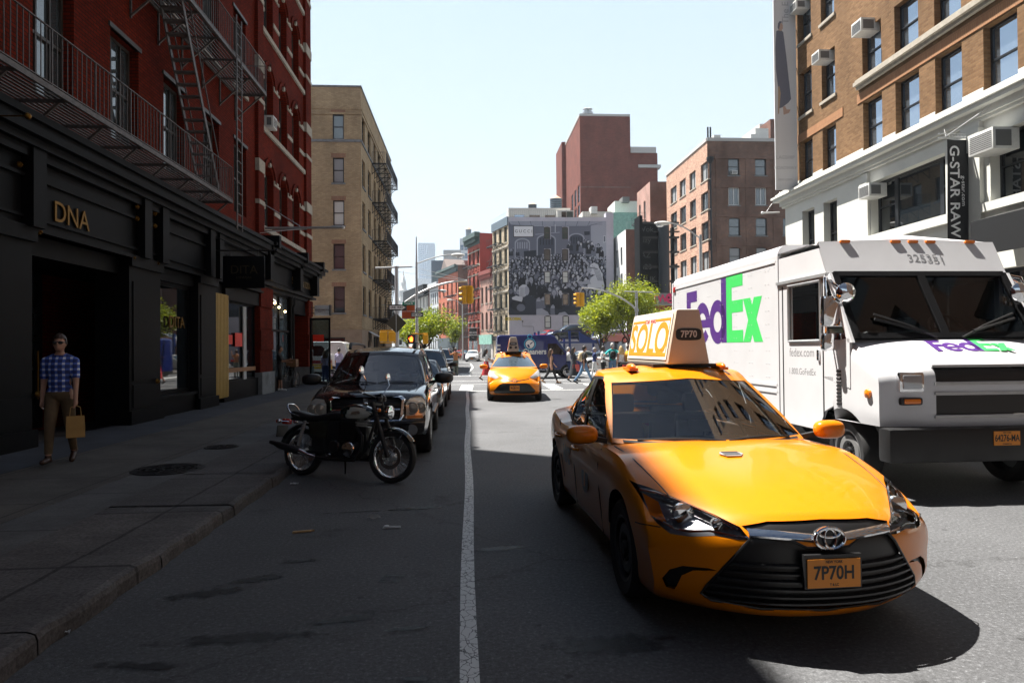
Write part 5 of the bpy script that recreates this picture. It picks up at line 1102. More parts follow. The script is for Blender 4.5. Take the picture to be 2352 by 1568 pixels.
class Shell:
 bvh=None
 def __init__(s,**k):
  s.__dict__.update(dict(bow=.3,bp=2.4,DF=1.1,rbow=.2,rbp=2.6,DR=.8,pf=curve([(0,.08),(.3,0),(.6,.02),(1,.12)]),pr=curve([(0,.1),(.35,0),(1,.1)]),S=curve([(0,.93),(.2,.975),(.5,1),(.75,.985),(.9,.955),(1,.90)]),cr=curve([(0,.05),(1,.05)]),fb=.22,rb=.15,bulge=.02,rcrown=.05,flare=.0,na=22,nb=64,nc=14));s.__dict__.update(k)
 def P(s,a,b,c):
  y=b*s.L;W=s.W(y)*s.S(c);zt,zb=s.zt(y),s.zb(y);A=abs(a)
  z=lerp(zb,zt-s.cr(y)*A**2.4,c);x=a*W
  y+=(s.bow*A**s.bp+s.pf(c))*max(0,1-b*s.L/s.DF)**1.5-(s.rbow*A**s.rbp+s.pr(c))*max(0,1-(1-b)*s.L/s.DR)**1.5
  if A>.99 and s.flare:
   for yw in s.axles:
    d=math.hypot(y-yw,z-s.wr);x+=math.copysign(s.flare*math.exp(-((d-s.wr-.03)/.12)**2),a)
  return V((x,y,z))
 def Q(s,a,b,c):
  y0,y1,y2,y3=s.cab;A=abs(a);yb,yt=lerp(y0,y1,b),lerp(y2,y3,b);y=lerp(yb,yt,c)+s.fb*A*A*(1-b)**3-s.rb*A*A*b**3
  x=a*(lerp(s.wb(yb),s.wt(b),c)+s.bulge*4*c*(1-c));z=lerp(s.zbelt(yb),s.zr(b)-s.rcrown*A**2.3,c)
  return V((x,y,z))
 def front(s,x,z,off=0.):
  if s.bvh:
   h=s.bvh.ray_cast(V((x,-1,z)),V((0,1,0)))
   if h[0]and h[0].y<1.2:return V((x,h[0].y-off,z))
  zt,zb=s.zt(0),s.zb(0);c=(z-zb)/(zt-zb)
  for _ in range(4):a=x/(s.W(0)*s.S(min(1,max(0,c))));c=(z-zb)/(zt-s.cr(0)*min(1,abs(a))**2.4-zb)
  p=s.P(max(-1,min(1,a)),0,max(0,min(1,c)));p.y-=off;p.x=math.copysign(min(abs(x),abs(p.x)),x);p.z=z;return p
 def rear(s,x,z,off=0.):
  zt,zb=s.zt(s.L),s.zb(s.L);c=(z-zb)/(zt-zb);a=x/(s.W(s.L)*s.S(min(1,max(0,c))));p=s.P(max(-1,min(1,a)),1,max(0,min(1,c)));p.y+=off;p.x=x;p.z=z;return p
 def deck(s,x,y,off=.0):
  b=y/s.L;a=x/(s.W(y)*s.S(1));p=s.P(a,b,1)
  for _ in range(4):b-=(p.y-y)/s.L;p=s.P(a,b,1)
  p.z+=off;return p
 def side(s,y,z,sg,off=0.):
  b=y/s.L;zt,zb=s.zt(y)-s.cr(y),s.zb(y);c=(z-zb)/(zt-zb);p=s.P(sg,b,max(0,min(1,c)));p.x+=sg*off;return V((p.x,y,z))
 def body(s):
  bm=bmesh.new();na,nb,nc=s.na,s.nb,s.nc
  E=lambda t:t+.09*math.sin(2*PI*t)*-1
  bs=[E(i/nb)for i in range(nb+1)];cs=[1-(1-i/nc)**1.25 for i in range(nc+1)];as_=[math.copysign(abs(t)**.85,t)for t in[-1+2*i/na for i in range(na+1)]]
  key={}
  def vert(a,b,c):
   k=(round(a,5),round(b,5),round(c,5))
   if k not in key:key[k]=bm.verts.new(s.P(a,b,c))
   return key[k]
  def sheet(fn,A_,B_,flip):
   for i in range(len(A_)-1):
    for j in range(len(B_)-1):
     q=[vert(*fn(A_[i],B_[j])),vert(*fn(A_[i+1],B_[j])),vert(*fn(A_[i+1],B_[j+1])),vert(*fn(A_[i],B_[j+1]))]
     bm.faces.new(q[::-1]if flip else q)
  sheet(lambda a,b:(a,b,1),as_,bs,False);sheet(lambda a,b:(a,b,0),as_,bs,True);sheet(lambda a,c:(a,0,c),as_,cs,False);sheet(lambda a,c:(a,1,c),as_,cs,True)
  sheet(lambda b,c:(1,b,c),bs,cs,False);sheet(lambda b,c:(-1,b,c),bs,cs,True)
  for f in bm.faces:f.smooth=True
  bm.normal_update();return bm
 def cabin(s,bev=.035):
  bm=bmesh.new();na,nb,nc=14,22,10;key={}
  def vert(a,b,c):
   k=(round(a,5),round(b,5),round(c,5))
   if k not in key:key[k]=bm.verts.new(s.Q(a,b,c))
   return key[k]
  A_=[-1+2*i/na for i in range(na+1)];B_=[i/nb for i in range(nb+1)];C_=[i/nc for i in range(nc+1)]
  def sheet(fn,X,Y,flip):
   for i in range(len(X)-1):
    for j in range(len(Y)-1):
     q=[vert(*fn(X[i],Y[j])),vert(*fn(X[i+1],Y[j])),vert(*fn(X[i+1],Y[j+1])),vert(*fn(X[i],Y[j+1]))];bm.faces.new(q[::-1]if flip else q)
  sheet(lambda a,b:(a,b,1),A_,B_,False);sheet(lambda a,c:(a,0,c),A_,C_,False);sheet(lambda a,c:(a,1,c),A_,C_,True);sheet(lambda b,c:(1,b,c),B_,C_,False);sheet(lambda b,c:(-1,b,c),B_,C_,True)
  bm.normal_update()
  es=[e for e in bm.edges if len(e.link_faces)==2 and e.calc_face_angle(0)>.42]
  if bev:bmesh.ops.bevel(bm,geom=es,offset=bev,segments=3,profile=.55,affect='EDGES',clamp_overlap=True)
  for f in bm.faces:f.smooth=True
  bm.normal_update();return bm
def bm_part(bm,name,mats,root,ang=40):
 bmesh.ops.delete(bm,geom=[v for v in bm.verts if not v.link_faces],context='VERTS')
 me=bpy.data.meshes.new(name);bm.to_mesh(me);bm.free()
 for m in(mats if isinstance(mats,list)else[mats]):me.materials.append(m)
 me.set_sharp_from_angle(angle=rad(ang));return put(name,me,root)
_wheel={}
def wheel(root,x,y,r,w,style='spoke',n=5,rim=None,steer=0.):
 rim=rim or K['steel'];k=(r,w,style,n,rim.name)
 if k not in _wheel:
  rr=r*.66;t=MB();t.lathe([(rr,-w*.42),(r*.9,-w*.5),(r*.975,-w*.40),(r,-w*.25),(r,w*.25),(r*.975,w*.40),(r*.9,w*.5),(rr,w*.42)],ax='x',n=40,caps=False)
  for q in(-.12,.12):t.lathe([(r*1.004,q*w-.004),(r*1.004,q*w+.004)],ax='x',n=40,caps=False)
  f=MB();f.lathe([(rr*1.02,w*.43),(rr*.93,w*.40),(rr*.90,w*.1),(rr*.2,w*.08),(0,w*.08)],ax='x',n=32,caps=False)
  if style=='spoke':
   for i in range(n):
    a=2*PI*i/n
    for da in((-.12,.12)if n<8 else(0,)):f.beam((w*.36,rr*.12*math.cos(a),rr*.12*math.sin(a)),(w*.40,rr*.96*math.cos(a+da),rr*.96*math.sin(a+da)),rr*.13,w*.07,up=(1,0,0))
  c=MB();c.lathe([(rr*.22,w*.30),(rr*.2,w*.42),(0,w*.44)],ax='x',n=16)
  if style=='steel':
   f.lathe([(rr*.9,w*.12),(rr*.75,w*.34),(rr*.5,w*.36),(rr*.3,w*.2)],ax='x',n=32,caps=False)
   for i in range(9):a=2*PI*i/9;c.lathe([(.012,w*.2),(.012,w*.36),(0,w*.37)],c=(0,rr*.36*math.cos(a),rr*.36*math.sin(a)),ax='x',n=6)
  _wheel[k]=(t.mesh('wheel',K['rubber']),f.mesh('rim',rim),c.mesh('hub_cap',K['steel']if style!='steel' else K['black']))
 t,f,c=_wheel[k];m=M.Translation((x,y,r))@M.Rotation((0 if x>0 else PI)+steer,4,'Z')
 o=put('wheel',t,root,m);put('rim',f,o);put('hub_cap',c,o);return o
def arches(bm,s,root,liner=True):
 for y in s.axles:
  for sg in(-1,1):
   rr=s.wr+s.gap;poly=[(y+rr*math.cos(t),s.wr+.02+rr*math.sin(t))for t in[rad(-35)+rad(250)*i/22 for i in range(23)]]+[(y-rr*.8,.0),(y+rr*.8,.0)]
   fs=carve(bm,'x',sg,poly,lambda c:c.x*sg>.4,.3);bmesh.ops.delete(bm,geom=fs,context='FACES')
   fs=[f for f in bm.faces if f.normal.z<-.6 and abs(f.calc_center_median().y-y)<rr*.9 and f.calc_center_median().x*sg>.3];bmesh.ops.delete(bm,geom=fs,context='FACES')
   w_=s.W(y);m=MB();n=20;ring=[(y+rr*math.cos(t),s.wr+.02+rr*math.sin(t))for t in[rad(-30)+rad(240)*i/n for i in range(n+1)]]
   m.add([(sg*(w_-.34),a,b)for a,b in ring]+[(sg*(w_-.03),a,b)for a,b in ring],[(i,i+1,n+2+i,n+1+i)for i in range(n)]+[tuple(range(n+1))])
   obj('wheel_well',m,K['black'],root,False)
def open_deck(bm,s,inset=.1):
 y0,y1,_,_=s.cab;ys=[lerp(y0+s.fb+.05,y1-s.rb-.08,t/8)for t in range(9)]
 poly=[(s.wb(y)-inset,y)for y in ys]+[(-s.wb(y)+inset,y)for y in ys[::-1]]
 bmesh.ops.delete(bm,geom=carve(bm,'z',1,poly,None,.3),context='FACES')
def seam(root,pts,name='shut_line',r=.0035,m='black'):b=MB();b.tube(pts,r,5);return obj(name,b,K[m],root,False)
def mirrors(root,s,y,z,size=1.,m=None,xo=.0,chrome=False):
 for sg in(-1,1):
  b=MB();x=sg*(s.W(y)*.96+.15*size+xo)
  def f(u,v):t=2*PI*u;p=PI*v;r=lambda c:math.copysign(abs(c)**.7,c);return(x+.125*size*r(math.sin(p))*r(math.cos(t)),y-.02+.085*size*r(math.cos(p))*(1 if math.cos(p)<0 else.35),z+.074*size*r(math.sin(p))*r(math.sin(t)))
  b.grid(f,20,12);o=obj('mirror',b,m,root,False)
  g=MB();g.prism([(x+.10*size*math.cos(t),z+.065*size*math.sin(t))for t in[2*PI*i/16 for i in range(16)]],(0,y+.018*size,0),(1,0,0),(0,0,1),-.003);obj('mirror_glass',g,K['chrome'],o,False)
  g=MB();g.beam((sg*(s.W(y)*.90+xo*.8),y+.02,z-.06*size),(x-sg*.05,y,z-.03*size),.05*size,.04*size);obj('mirror_arm',g,K['black'],o,False)
def plate(root,c,n,s,up=(0,0,1),w=.305,h=.155,m='plate_orange',sub=None,tone=None):
 n=V(n).normalized();right=V(up).cross(n).normalized();b=MB();c=V(c);T=frame(c,right,V(up));b.T=T;b.box(-w/2,w/2,-h/2,h/2,-.004,.004);o=obj('number_plate',b,K[m],root,False)
 ink=K['black']if m!='plate_dark' else tone
 put('characters',_ink(s,h*.66,ink,.004,.85*min(1,6.2/len(s))),o,frame(c+n*.005,right,up))
 if sub:
  put('characters',_ink(sub[0],h*.14,ink),o,frame(c+n*.005+V(up)*h*.40,right,up));put('characters',_ink(sub[1],h*.13,ink),o,frame(c+n*.005-V(up)*h*.40,right,up))
 return o
def _ink(s,size,m,bold=.004,sq=.85):me=text_mesh(s,size,.0003,bold*size*6,1.,sq).copy();me.materials.clear();me.materials.append(m);return me
def roof_sign(root,s,num,yc,zc,W=.40,H=.5,L_=1.25,eyes=False,xo=0.):
 b=MB();pr=[(-W/2,0),(W/2,0),(W*.27,H),(-W*.27,H)];b.prism(pr,(0,yc-L_/2,zc),(1,0,0),(0,0,1),-L_);o=obj('roof_sign',b,mat('topper_cream',(.52,.45,.37),.4),root,False,bevel=.025)
 b=MB();b.box(-.12,.12,yc-.45,yc-.38,zc-.08,zc);b.box(-.12,.12,yc+.38,yc+.45,zc-.08,zc);b.box(-.3,.3,yc-L_/2+.1,yc+L_/2-.1,zc-.03,zc);obj('sign_mount',b,K['black'],o,False)
 sl=V((W/2-W*.27,0,H)).normalized()
 for sg in(-1,1):
  up=V((-sg*sl.x,0,sl.z));c=V((sg*(W/2+W*.27)/2,yc,zc+H/2));right=V((0,-sg,0))*-1 if sg>0 else V((0,-1,0));nrm=right.cross(up)
  if nrm.x*sg<0:right=-right;nrm=-nrm
  b=MB();b.T=frame(c+nrm*.004,right,up);w2,h2=L_/2-.05,H/2-.035;b.box(-w2,w2,-h2,h2,-.002,.004);po=obj('poster',b,mat('poster_cream',(.80,.74,.66),.4),o,False)
  ORN=mat('poster_orange',(.88,.26,.02),.45);b=MB();b.T=frame(c+nrm*.0095,right,up)
  for q in((-w2+.03,w2-.03,-h2+.03,-h2+.065),(-w2+.03,-.16,h2-.06,h2-.035),(.16,w2-.03,h2-.06,h2-.035),(-w2+.03,-w2+.045,-h2+.065,h2-.06),(w2-.045,w2-.03,-h2+.065,h2-.06)):b.box(*q,-.001,.001)
  obj('poster_border',b,ORN,po,False)
  put('lettering',_ink('SOLO',.43,ORN,.004,1.12),po,frame(c+nrm*.0095-up*.03,right,up));put('lettering',_ink('STAR WARS',.06,K['lens_red'],.004,1.1),po,frame(c+nrm*.0095+up*(h2-.055),right,up))
  put('lettering',_ink('MAY 25',.035,ORN,.003),po,frame(c+nrm*.0095-up*(h2-.09)+right*(w2-.14),right,up))
 b=MB();b.T=frame((0,yc-L_/2-.002,zc+H*.54),(1,0,0),(0,0,1));b.prism([(.12*q[0],.055*q[1])for q in[(math.copysign(abs(math.cos(t))**.5,math.cos(t)),math.copysign(abs(math.sin(t))**.5,math.sin(t)))for t in[2*PI*i/24 for i in range(24)]]],(0,0,0),(1,0,0),(0,1,0),.004);p_=obj('number_panel',b,K['plastic_black'],o,False)
 put('characters',_ink(num,.085,mat('number_grey',(.50,.52,.55),.4),.004,.9),p_,frame((0,yc-L_/2-.008,zc+H*.54),(1,0,0),(0,0,1)))
 if eyes:
  for x in(-.09,.09):b=MB();b.lathe([(.045,0),(.045,.012),(0,.012)],c=(x,yc-L_/2-.013,zc+H*.28),ax='y',n=16);obj('sign_lamp',b,K['plastic_black'],o,False)
 o.location.x=xo
def tri_ring(root,c,n,s=.085,m='chrome',name='emblem'):
 n=V(n).normalized();right=V((0,0,1)).cross(n).normalized();up=n.cross(right);c=V(c);b=MB()
 for rx,rz_,dz,t in((1.,.68,0,.11),(.40,.62,.0,.085),(.72,.28,.34,.085)):
  b.tube([c+right*(s*rx*math.cos(a))+up*(s*(rz_*math.sin(a)+dz))for a in[2*PI*i/28 for i in range(29)]],s*t,6,False)
 return obj(name,b,K[m],root,False)
def cab_parts(s,root,pm,gm,side_polys,ws=None,rw=None,trim='black',pane='pane_dark',liner=True,roof_split=None):
 bm=s.cabin();y0,y1,y2,y3=s.cab
 ws=ws or[(-s.wb(y0)*.975,s.zbelt(y0)+.03),(s.wb(y0)*.975,s.zbelt(y0)+.03),(s.wt(0)*.965,s.zr(0)-s.rcrown-.045),(0,s.zr(0)-.05),(-s.wt(0)*.965,s.zr(0)-s.rcrown-.045)]
 f=carve(bm,'y',-1,ws,lambda c:c.y<(y2+.35),.2);part_from(bm,f,'windshield',gm,root,-.004)
 rw=rw or[(-s.wb(y1)*.85,s.zbelt(y1)+.06),(s.wb(y1)*.85,s.zbelt(y1)+.06),(s.wt(1)*.88,s.zr(1)-s.rcrown-.04),(-s.wt(1)*.88,s.zr(1)-s.rcrown-.04)]
 f=carve(bm,'y',1,rw,lambda c:c.y>y3-.35,.2);part_from(bm,f,'rear_window',gm,root,-.004)
 for outer,panes in side_polys:
  for sg in(-1,1):
   carve(bm,'x',sg,outer,None,.55)
   for p in panes:f=carve(bm,'x',sg,p,None,.55);part_from(bm,f,'side_window',gm,root,-.006)
   f=carve(bm,'x',sg,outer,None,.55);part_from(bm,f,'window_trim',K[trim],root,.002)
 if liner:
  part_from(bm,[f for f in bm.faces],'headliner',mat('liner',(.055,.055,.058),.8),root,-.03,False)
 return bm_part(bm,'cabin',pm,root)
def seats(root,ys,z0=.35,w=.5,m=None):
 m=m or mat('seat_grey',(.05,.052,.056),.75)
 for y in ys:
  for x in(-.38,.38):
   b=MB();b.box(x-w/2,x+w/2,y-.25,y+.28,z0,z0+.2);b.add([(x+i*w/2*k,y+.18+j+(zz-z0)*.2,zz)for zz,k in((z0+.15,1),(z0+.72,.8))for i,j in((-1,0),(1,0),(1,.13),(-1,.13))],[(0,1,5,4),(1,2,6,5),(2,3,7,6),(3,0,4,7),(4,5,6,7)])
   b.box(x-.13,x+.13,y+.32,y+.42,z0+.74,z0+.92);obj('seat',b,m,root,False,bevel=.04)
GLS=glass('windscreen_glass',(.80,.88,.88),.55,.008,2.5);GLS2=glass('side_glass',(.5,.55,.55),.5,.008,1.6)
def taxi_saloon():
 pos=V((1.99,3.66,0));root=thing('taxi','yellow saloon taxi with a long cream advertising box on its roof, nearest the camera','taxi',pos,rad(1.9))
 s=Shell(L=4.93,bow=.41,bp=2.3,DF=1.25,rbow=.2,wr=.333,gap=.045,axles=(1.06,3.84),nb=84,na=30,nc=18,zt=curve([(0,.765),(.12,.80),(.4,.865),(.9,.945),(1.35,1.0),(1.9,1.0),(3.6,.98),(4.1,1.04),(4.6,1.06),(4.85,1.02)]),zb=curve([(0,.18),(.5,.17),(1.5,.2),(3.6,.2),(4.85,.28)]),W=curve([(0,.90),(.35,.91),(.9,.912),(2.,.915),(3.6,.912),(4.3,.88),(4.85,.80)]),cr=curve([(0,.085),(.5,.075),(1.4,.06),(3,.06),(4.85,.08)]),S=curve([(0,.90),(.1,.955),(.3,.97),(.5,.985),(.68,1.0),(.82,.995),(.93,.98),(1,.945)]),pf=curve([(0,.13),(.16,.03),(.3,0),(.55,.015),(.75,.02),(.9,.06),(1,.13)]),cab=(1.42,4.15,2.25,3.4),wb=curve([(1.4,.80),(2.4,.825),(3.4,.81),(4.2,.72)]),wt=curve([(0,.645),(.4,.655),(1,.58)]),zbelt=curve([(1.4,.965),(2.2,.93),(3.2,.955),(4.2,1.03)]),zr=curve([(0,1.495),(.2,1.53),(.5,1.545),(.85,1.51),(1,1.46)]),fb=.30,rb=.22,rcrown=.048,bulge=.025,flare=.012)
 Y_=K['taxi_yellow'];bm=s.body();s.bvh=BVHTree.FromBMesh(bm)
 arches(bm,s,root)
 open_deck(bm,s);near=lambda c:c.y<.95
 hl=[(.885,.83),(.80,.815),(.66,.775),(.54,.735),(.45,.695),(.415,.635),(.47,.63),(.58,.64),(.70,.618),(.79,.615),(.84,.655),(.87,.745)]
 for sg,pl in((1,hl),(-1,mirror(hl))):
  f=carve(bm,'y',-1,pl,near,.05);f=[q for q in f]
  bowl=part_from(bm,f,'headlight',mat('lamp_bowl',(.30,.31,.34),.22,metal=.35),root,-.06,False)
  part_from(bm,f,'lens',glass('lamp_lens',(1,1,1),.97,.02,1.38),bowl,.001,True)
  for x,z,r in((.685,.715,.046),(.545,.69,.026)):
   p=s.front(sg*x,z,-.045);b=MB();b.lathe([(r*1.3,.02),(r*1.3,-.012),(r*1.02,-.018),(r,0),(r*.6,-.012),(0,-.022)],c=p,ax='y',n=20);obj('projector',b,K['glass_clear'],bowl,False)
   b=MB();b.lathe([(r*1.32,-.004),(r*1.36,-.018),(r*1.16,-.022)],c=p,ax='y',n=20);obj('bezel',b,K['chrome'],bowl,False)
  b=MB();b.tube([s.front(sg*x,z,-.006)for x,z in((.86,.80),(.78,.795),(.66,.765),(.55,.725),(.46,.68))],.009,6);obj('light_bar',b,K['chrome'],bowl,False)
  b=MB();b.tube([s.front(sg*x,z,-.004)for x,z in((.805,.665),(.76,.645),(.70,.642),(.60,.66),(.50,.648),(.42,.645))],.007,6);obj('light_bar',b,K['chrome'],bowl,False)
  b=MB();b.grid(lambda u,v:s.front(sg*lerp(.79,.855,u+.0),lerp(.655,.755,v)+.03*u,-.002-.0*u),4,4);obj('side_marker',b,K['amber'],bowl,False)
 gr=[(-.40,.655),(-.45,.60),(-.63,.36),(-.655,.305),(-.60,.268),(-.35,.244),(0,.237),(.35,.244),(.60,.268),(.655,.305),(.63,.36),(.45,.60),(.40,.655),(.2,.64),(.12,.60),(-.12,.60),(-.2,.64)]
 f=carve(bm,'y',-1,gr,near,.1);part_from(bm,f,'grille',K['plastic_black'],root,-.025)
 g2=MB()
 for k in range(6):
  z=.283+k*.042;hw=.635-max(0,z-.34)*.76
  g2=MB();n=24
  prof=[(-.012,-.013),(.018,-.004),(.018,.006),(-.012,.012)]
  g2.add([s.front(lerp(-hw,hw,i/n),z,-.012)+V((0,-d,dz))for i in range(n+1)for d,dz in prof],[(i*4+j,i*4+(j+1)%4,(i+1)*4+(j+1)%4,(i+1)*4+j)for i in range(n)for j in range(4)]);obj('grille_slat',g2,mat('slat_black',(.02,.02,.021),.3),root,False)
 b=MB();b.tube([s.front(x,z,.0)for x,z in gr+gr[:1]],.008,6);obj('grille_surround',b,K['plastic_black'],root,False)
 ub=[(-.44,.70),(-.40,.66),(-.2,.645),(0,.64),(.2,.645),(.40,.66),(.44,.70),(.30,.728),(0,.738),(-.30,.728)]
 f=carve(bm,'y',-1,ub,near,.05);part_from(bm,f,'upper_grille',K['plastic_black'],root,-.012)
 b=MB();n=30
 b.add([s.front(x,.672+dz-.03*(1-abs(x)/.42)**2,.004+d)for x in[lerp(-.42,.42,i/n)for i in range(n+1)]for d,dz in((0,-.024),(.012,-.012),(.012,.012),(0,.02))],[(i*4+j,i*4+j+1,(i+1)*4+j+1,(i+1)*4+j)for i in range(n)for j in range(3)],True);obj('chrome_bar',b,K['chrome'],root,False)
 p=s.front(0,.655,.02);b=MB();b.lathe([(.082,.03),(.082,0),(0,-.006)],c=p,ax='y',n=28);o=obj('emblem_disc',b,K['plastic_black'],root,False);o.data.transform(M.Translation(p)@M.Diagonal((1,1,.72,1))@M.Translation(-p));tri_ring(root,p+V((0,-.01,0)),(0,-1,.1),.085)
 fog=[(.815,.30),(.835,.35),(.80,.41),(.74,.445),(.62,.455),(.58,.447),(.69,.43),(.745,.39),(.765,.33),(.775,.295)]
 for pl in(fog,mirror(fog)):f=carve(bm,'y',-1,pl,near,.03);part_from(bm,f,'fog_slot',K['plastic_black'],root,-.022)
 pc=s.front(0,.475,.045);plate(root,pc,(0,-1,.08),'7P70H',sub=('NEW YORK','T & LC'));b=MB();b.box(-.165,.165,pc.y+.004,pc.y+.03,.39,.575);obj('plate_holder',b,K['plastic_black'],root,False)
 for sg in(-1,1):
  seam(root,[s.deck(sg*x,y,.001)for x,y in((.72,.52),(.735,.65),(.76,.85),(.785,1.1),(.80,1.4),(.80,1.62))],r=.005)
  for yy in(1.72,2.78):seam(root,[s.side(yy+(.0 if yy<2 else-.02*q),z,sg,.001)for q,z in enumerate((.26,.4,.6,.8,.92))])
  seam(root,[s.side(y,.25,sg,.001)for y in(1.75,2.2,2.78,3.3)]);seam(root,[s.side(y,z,sg,.001)for y,z in((3.72,.95),(3.55,.8),(3.42,.6),(3.35,.4))])
  seam(root,[s.side(.62,.62,sg,.002),s.side(.52,.635,sg,.002),s.front(sg*.83,.64,.002)],r=.004)
  for yy in(2.58,3.55):b=MB();b.tube([s.side(yy-.1,.80,sg,.01),s.side(yy-.06,.80,sg,.04),s.side(yy+.06,.805,sg,.04),s.side(yy+.1,.805,sg,.01)],.014,6);obj('door_handle',b,Y_,root,False)
  right=V((0,-sg*-1,0))if sg>0 else V((0,-1,0))
  c=s.side(2.25,.60,sg,.004);b=MB();b.lathe([(.135,0),(.135,.002),(0,.002)],c=c-V((0 if sg>0 else.002,0,0)),ax='x',n=28);d_=obj('door_badge',b,mat('badge_dark',(.03,.03,.035),.3),root,False)
  put('lettering',_ink('T',.22,Y_,.01),d_,frame(c+V((sg*.004,0,0)),(0,sg,0),(0,0,1)));put('lettering',_ink('NYC',.2,K['badge_dark'],.012),root,frame(s.side(3.08,.66,sg,.006),(0,sg,0),(0,0,1)))
 tl=[(4.5,.74),(4.86,.72),(4.9,.98),(4.62,.99)]
 for sg in(-1,1):f=carve(bm,'x',sg,tl,lambda c:c.y>4.4,.1);part_from(bm,f,'tail_light',K['lens_red'],root,.002)
 bm_part(bm,'body',Y_,root)
 win=[(1.86,.965),(2.7,.955),(3.35,.975),(3.92,1.035),(3.78,1.18),(3.5,1.33),(3.1,1.44),(2.6,1.455),(2.32,1.415),(2.05,1.19)]
 p1=[(1.93,.985),(2.62,.978),(2.66,1.425),(2.58,1.43),(2.34,1.40),(2.08,1.19)];p2=[(2.72,.978),(3.34,.995),(3.38,1.36),(3.1,1.415),(2.76,1.43)];p3=[(3.43,1.0),(3.83,1.045),(3.72,1.17),(3.46,1.32)]
 cab_parts(s,root,Y_,GLS,[(win,[p1,p2,p3])])
 wz=[s.Q(a,0,1)for a in()]
 b=MB();b.grid(lambda u,v:s.Q(lerp(-.9,.9,u),0,lerp(0,.03,v))+V((0,-.006,.012)),16,2);obj('cowl',b,K['rubber'],root,False)
 for x0,x1,a0 in((-.62,.02,.0),(.05,.62,.0)):
  b=MB();q=[s.Q(lerp(x0,x1,t)/.80,0,.045+.03*math.sin(PI*t))+V((0,-.02,.01))for t in[i/8 for i in range(9)]];b.tube(q,.009,6);obj('wiper',b,K['black'],root,False)
 mirrors(root,s,1.78,1.03,1.02,Y_)
 for y in s.axles:
  for sg in(-1,1):wheel(root,sg*.80,y,.333,.215,'steel',rim=K['plastic_black'])
 b=MB();b.box(-.74,.74,1.75,4.0,.25,.34);b.box(-.72,.72,3.6,4.1,.9,1.0);obj('cabin_floor',b,K['black'],root,False)
 b=MB();b.grid(lambda u,v:(lerp(-.74,.74,u),lerp(1.62,2.12,v)+.1*(2*u-1)**2,.955+.03*math.sin(PI*v)-.06*v*v),14,6);b.box(-.74,.74,2.1,2.16,.55,.92);obj('dashboard',b,mat('dash_grey',(.06,.062,.066),.6),root,False)
 b=MB();cst=V((.38,2.3,.93));ux,uy=V((1,0,0)),V((0,.45,.89)).normalized();b.tube([cst+ux*.185*math.cos(t)+uy*.185*math.sin(t)for t in[2*PI*i/24 for i in range(25)]],.016,8,False);b.beam(cst-ux*.17,cst+ux*.17,.04,.02);b.beam(cst,cst-V((0,-.3,.12)),.05);obj('steering_wheel',b,K['black'],root,False)
 b=MB();b.box(-.12,.1,2.1,2.16,.94,1.08);b.box(-.05,.16,2.02,2.06,1.0,1.1);obj('fare_meter',b,K['ac_white'],root,False)
 b=MB();b.box(.52,.68,1.98,1.99,1.0,1.05);obj('sticker',b,K['white_paint'],root,False)
 b=MB();b.box(-.12,.12,2.36,2.4,1.36,1.42);obj('rear_view_mirror',b,K['black'],root,False)
 seats(root,(2.65,3.5),.34)
 roof_sign(root,s,'7P70',3.10,1.56,.40,.50,1.4,xo=.09)
 for x in(-.42,.42):b=MB();b.ell((x,2.5,1.54),(.035,.11,.032));b.box(x-.04,x+.04,2.4,2.62,1.505,1.53);obj('roof_lamp',b,K['amber'],root,False)
 b=MB();b.grid(lambda u,v:(.05*(1-u)**.5*math.cos(2*PI*v),3.95-.0+.09*(1-u)**.5*math.sin(2*PI*v),1.43+.09*u**1.5),8,12);obj('aerial',b,K['galv'],root,False)
 md=s.deck(-.12,1.02,.004);b=MB();b.T=frame(md,(1,0,0),(0,1,.12));b.prism([(-.085,.0),(-.05,-.055),(.05,-.055),(.085,0),(.06,.055),(-.06,.055)],(0,0,0),(1,0,0),(0,1,0),.005);o=obj('medallion',b,K['galv'],root,False)
 b=MB();b.T=frame(md+V((0,0,.006)),(1,0,0),(0,1,.12));[b.box(-.06,.06,y,y+.012,0,.001)for y in(-.04,-.015,.012,.034)];obj('medallion_marks',b,K['black'],o,False)
 return root
taxi_saloon()
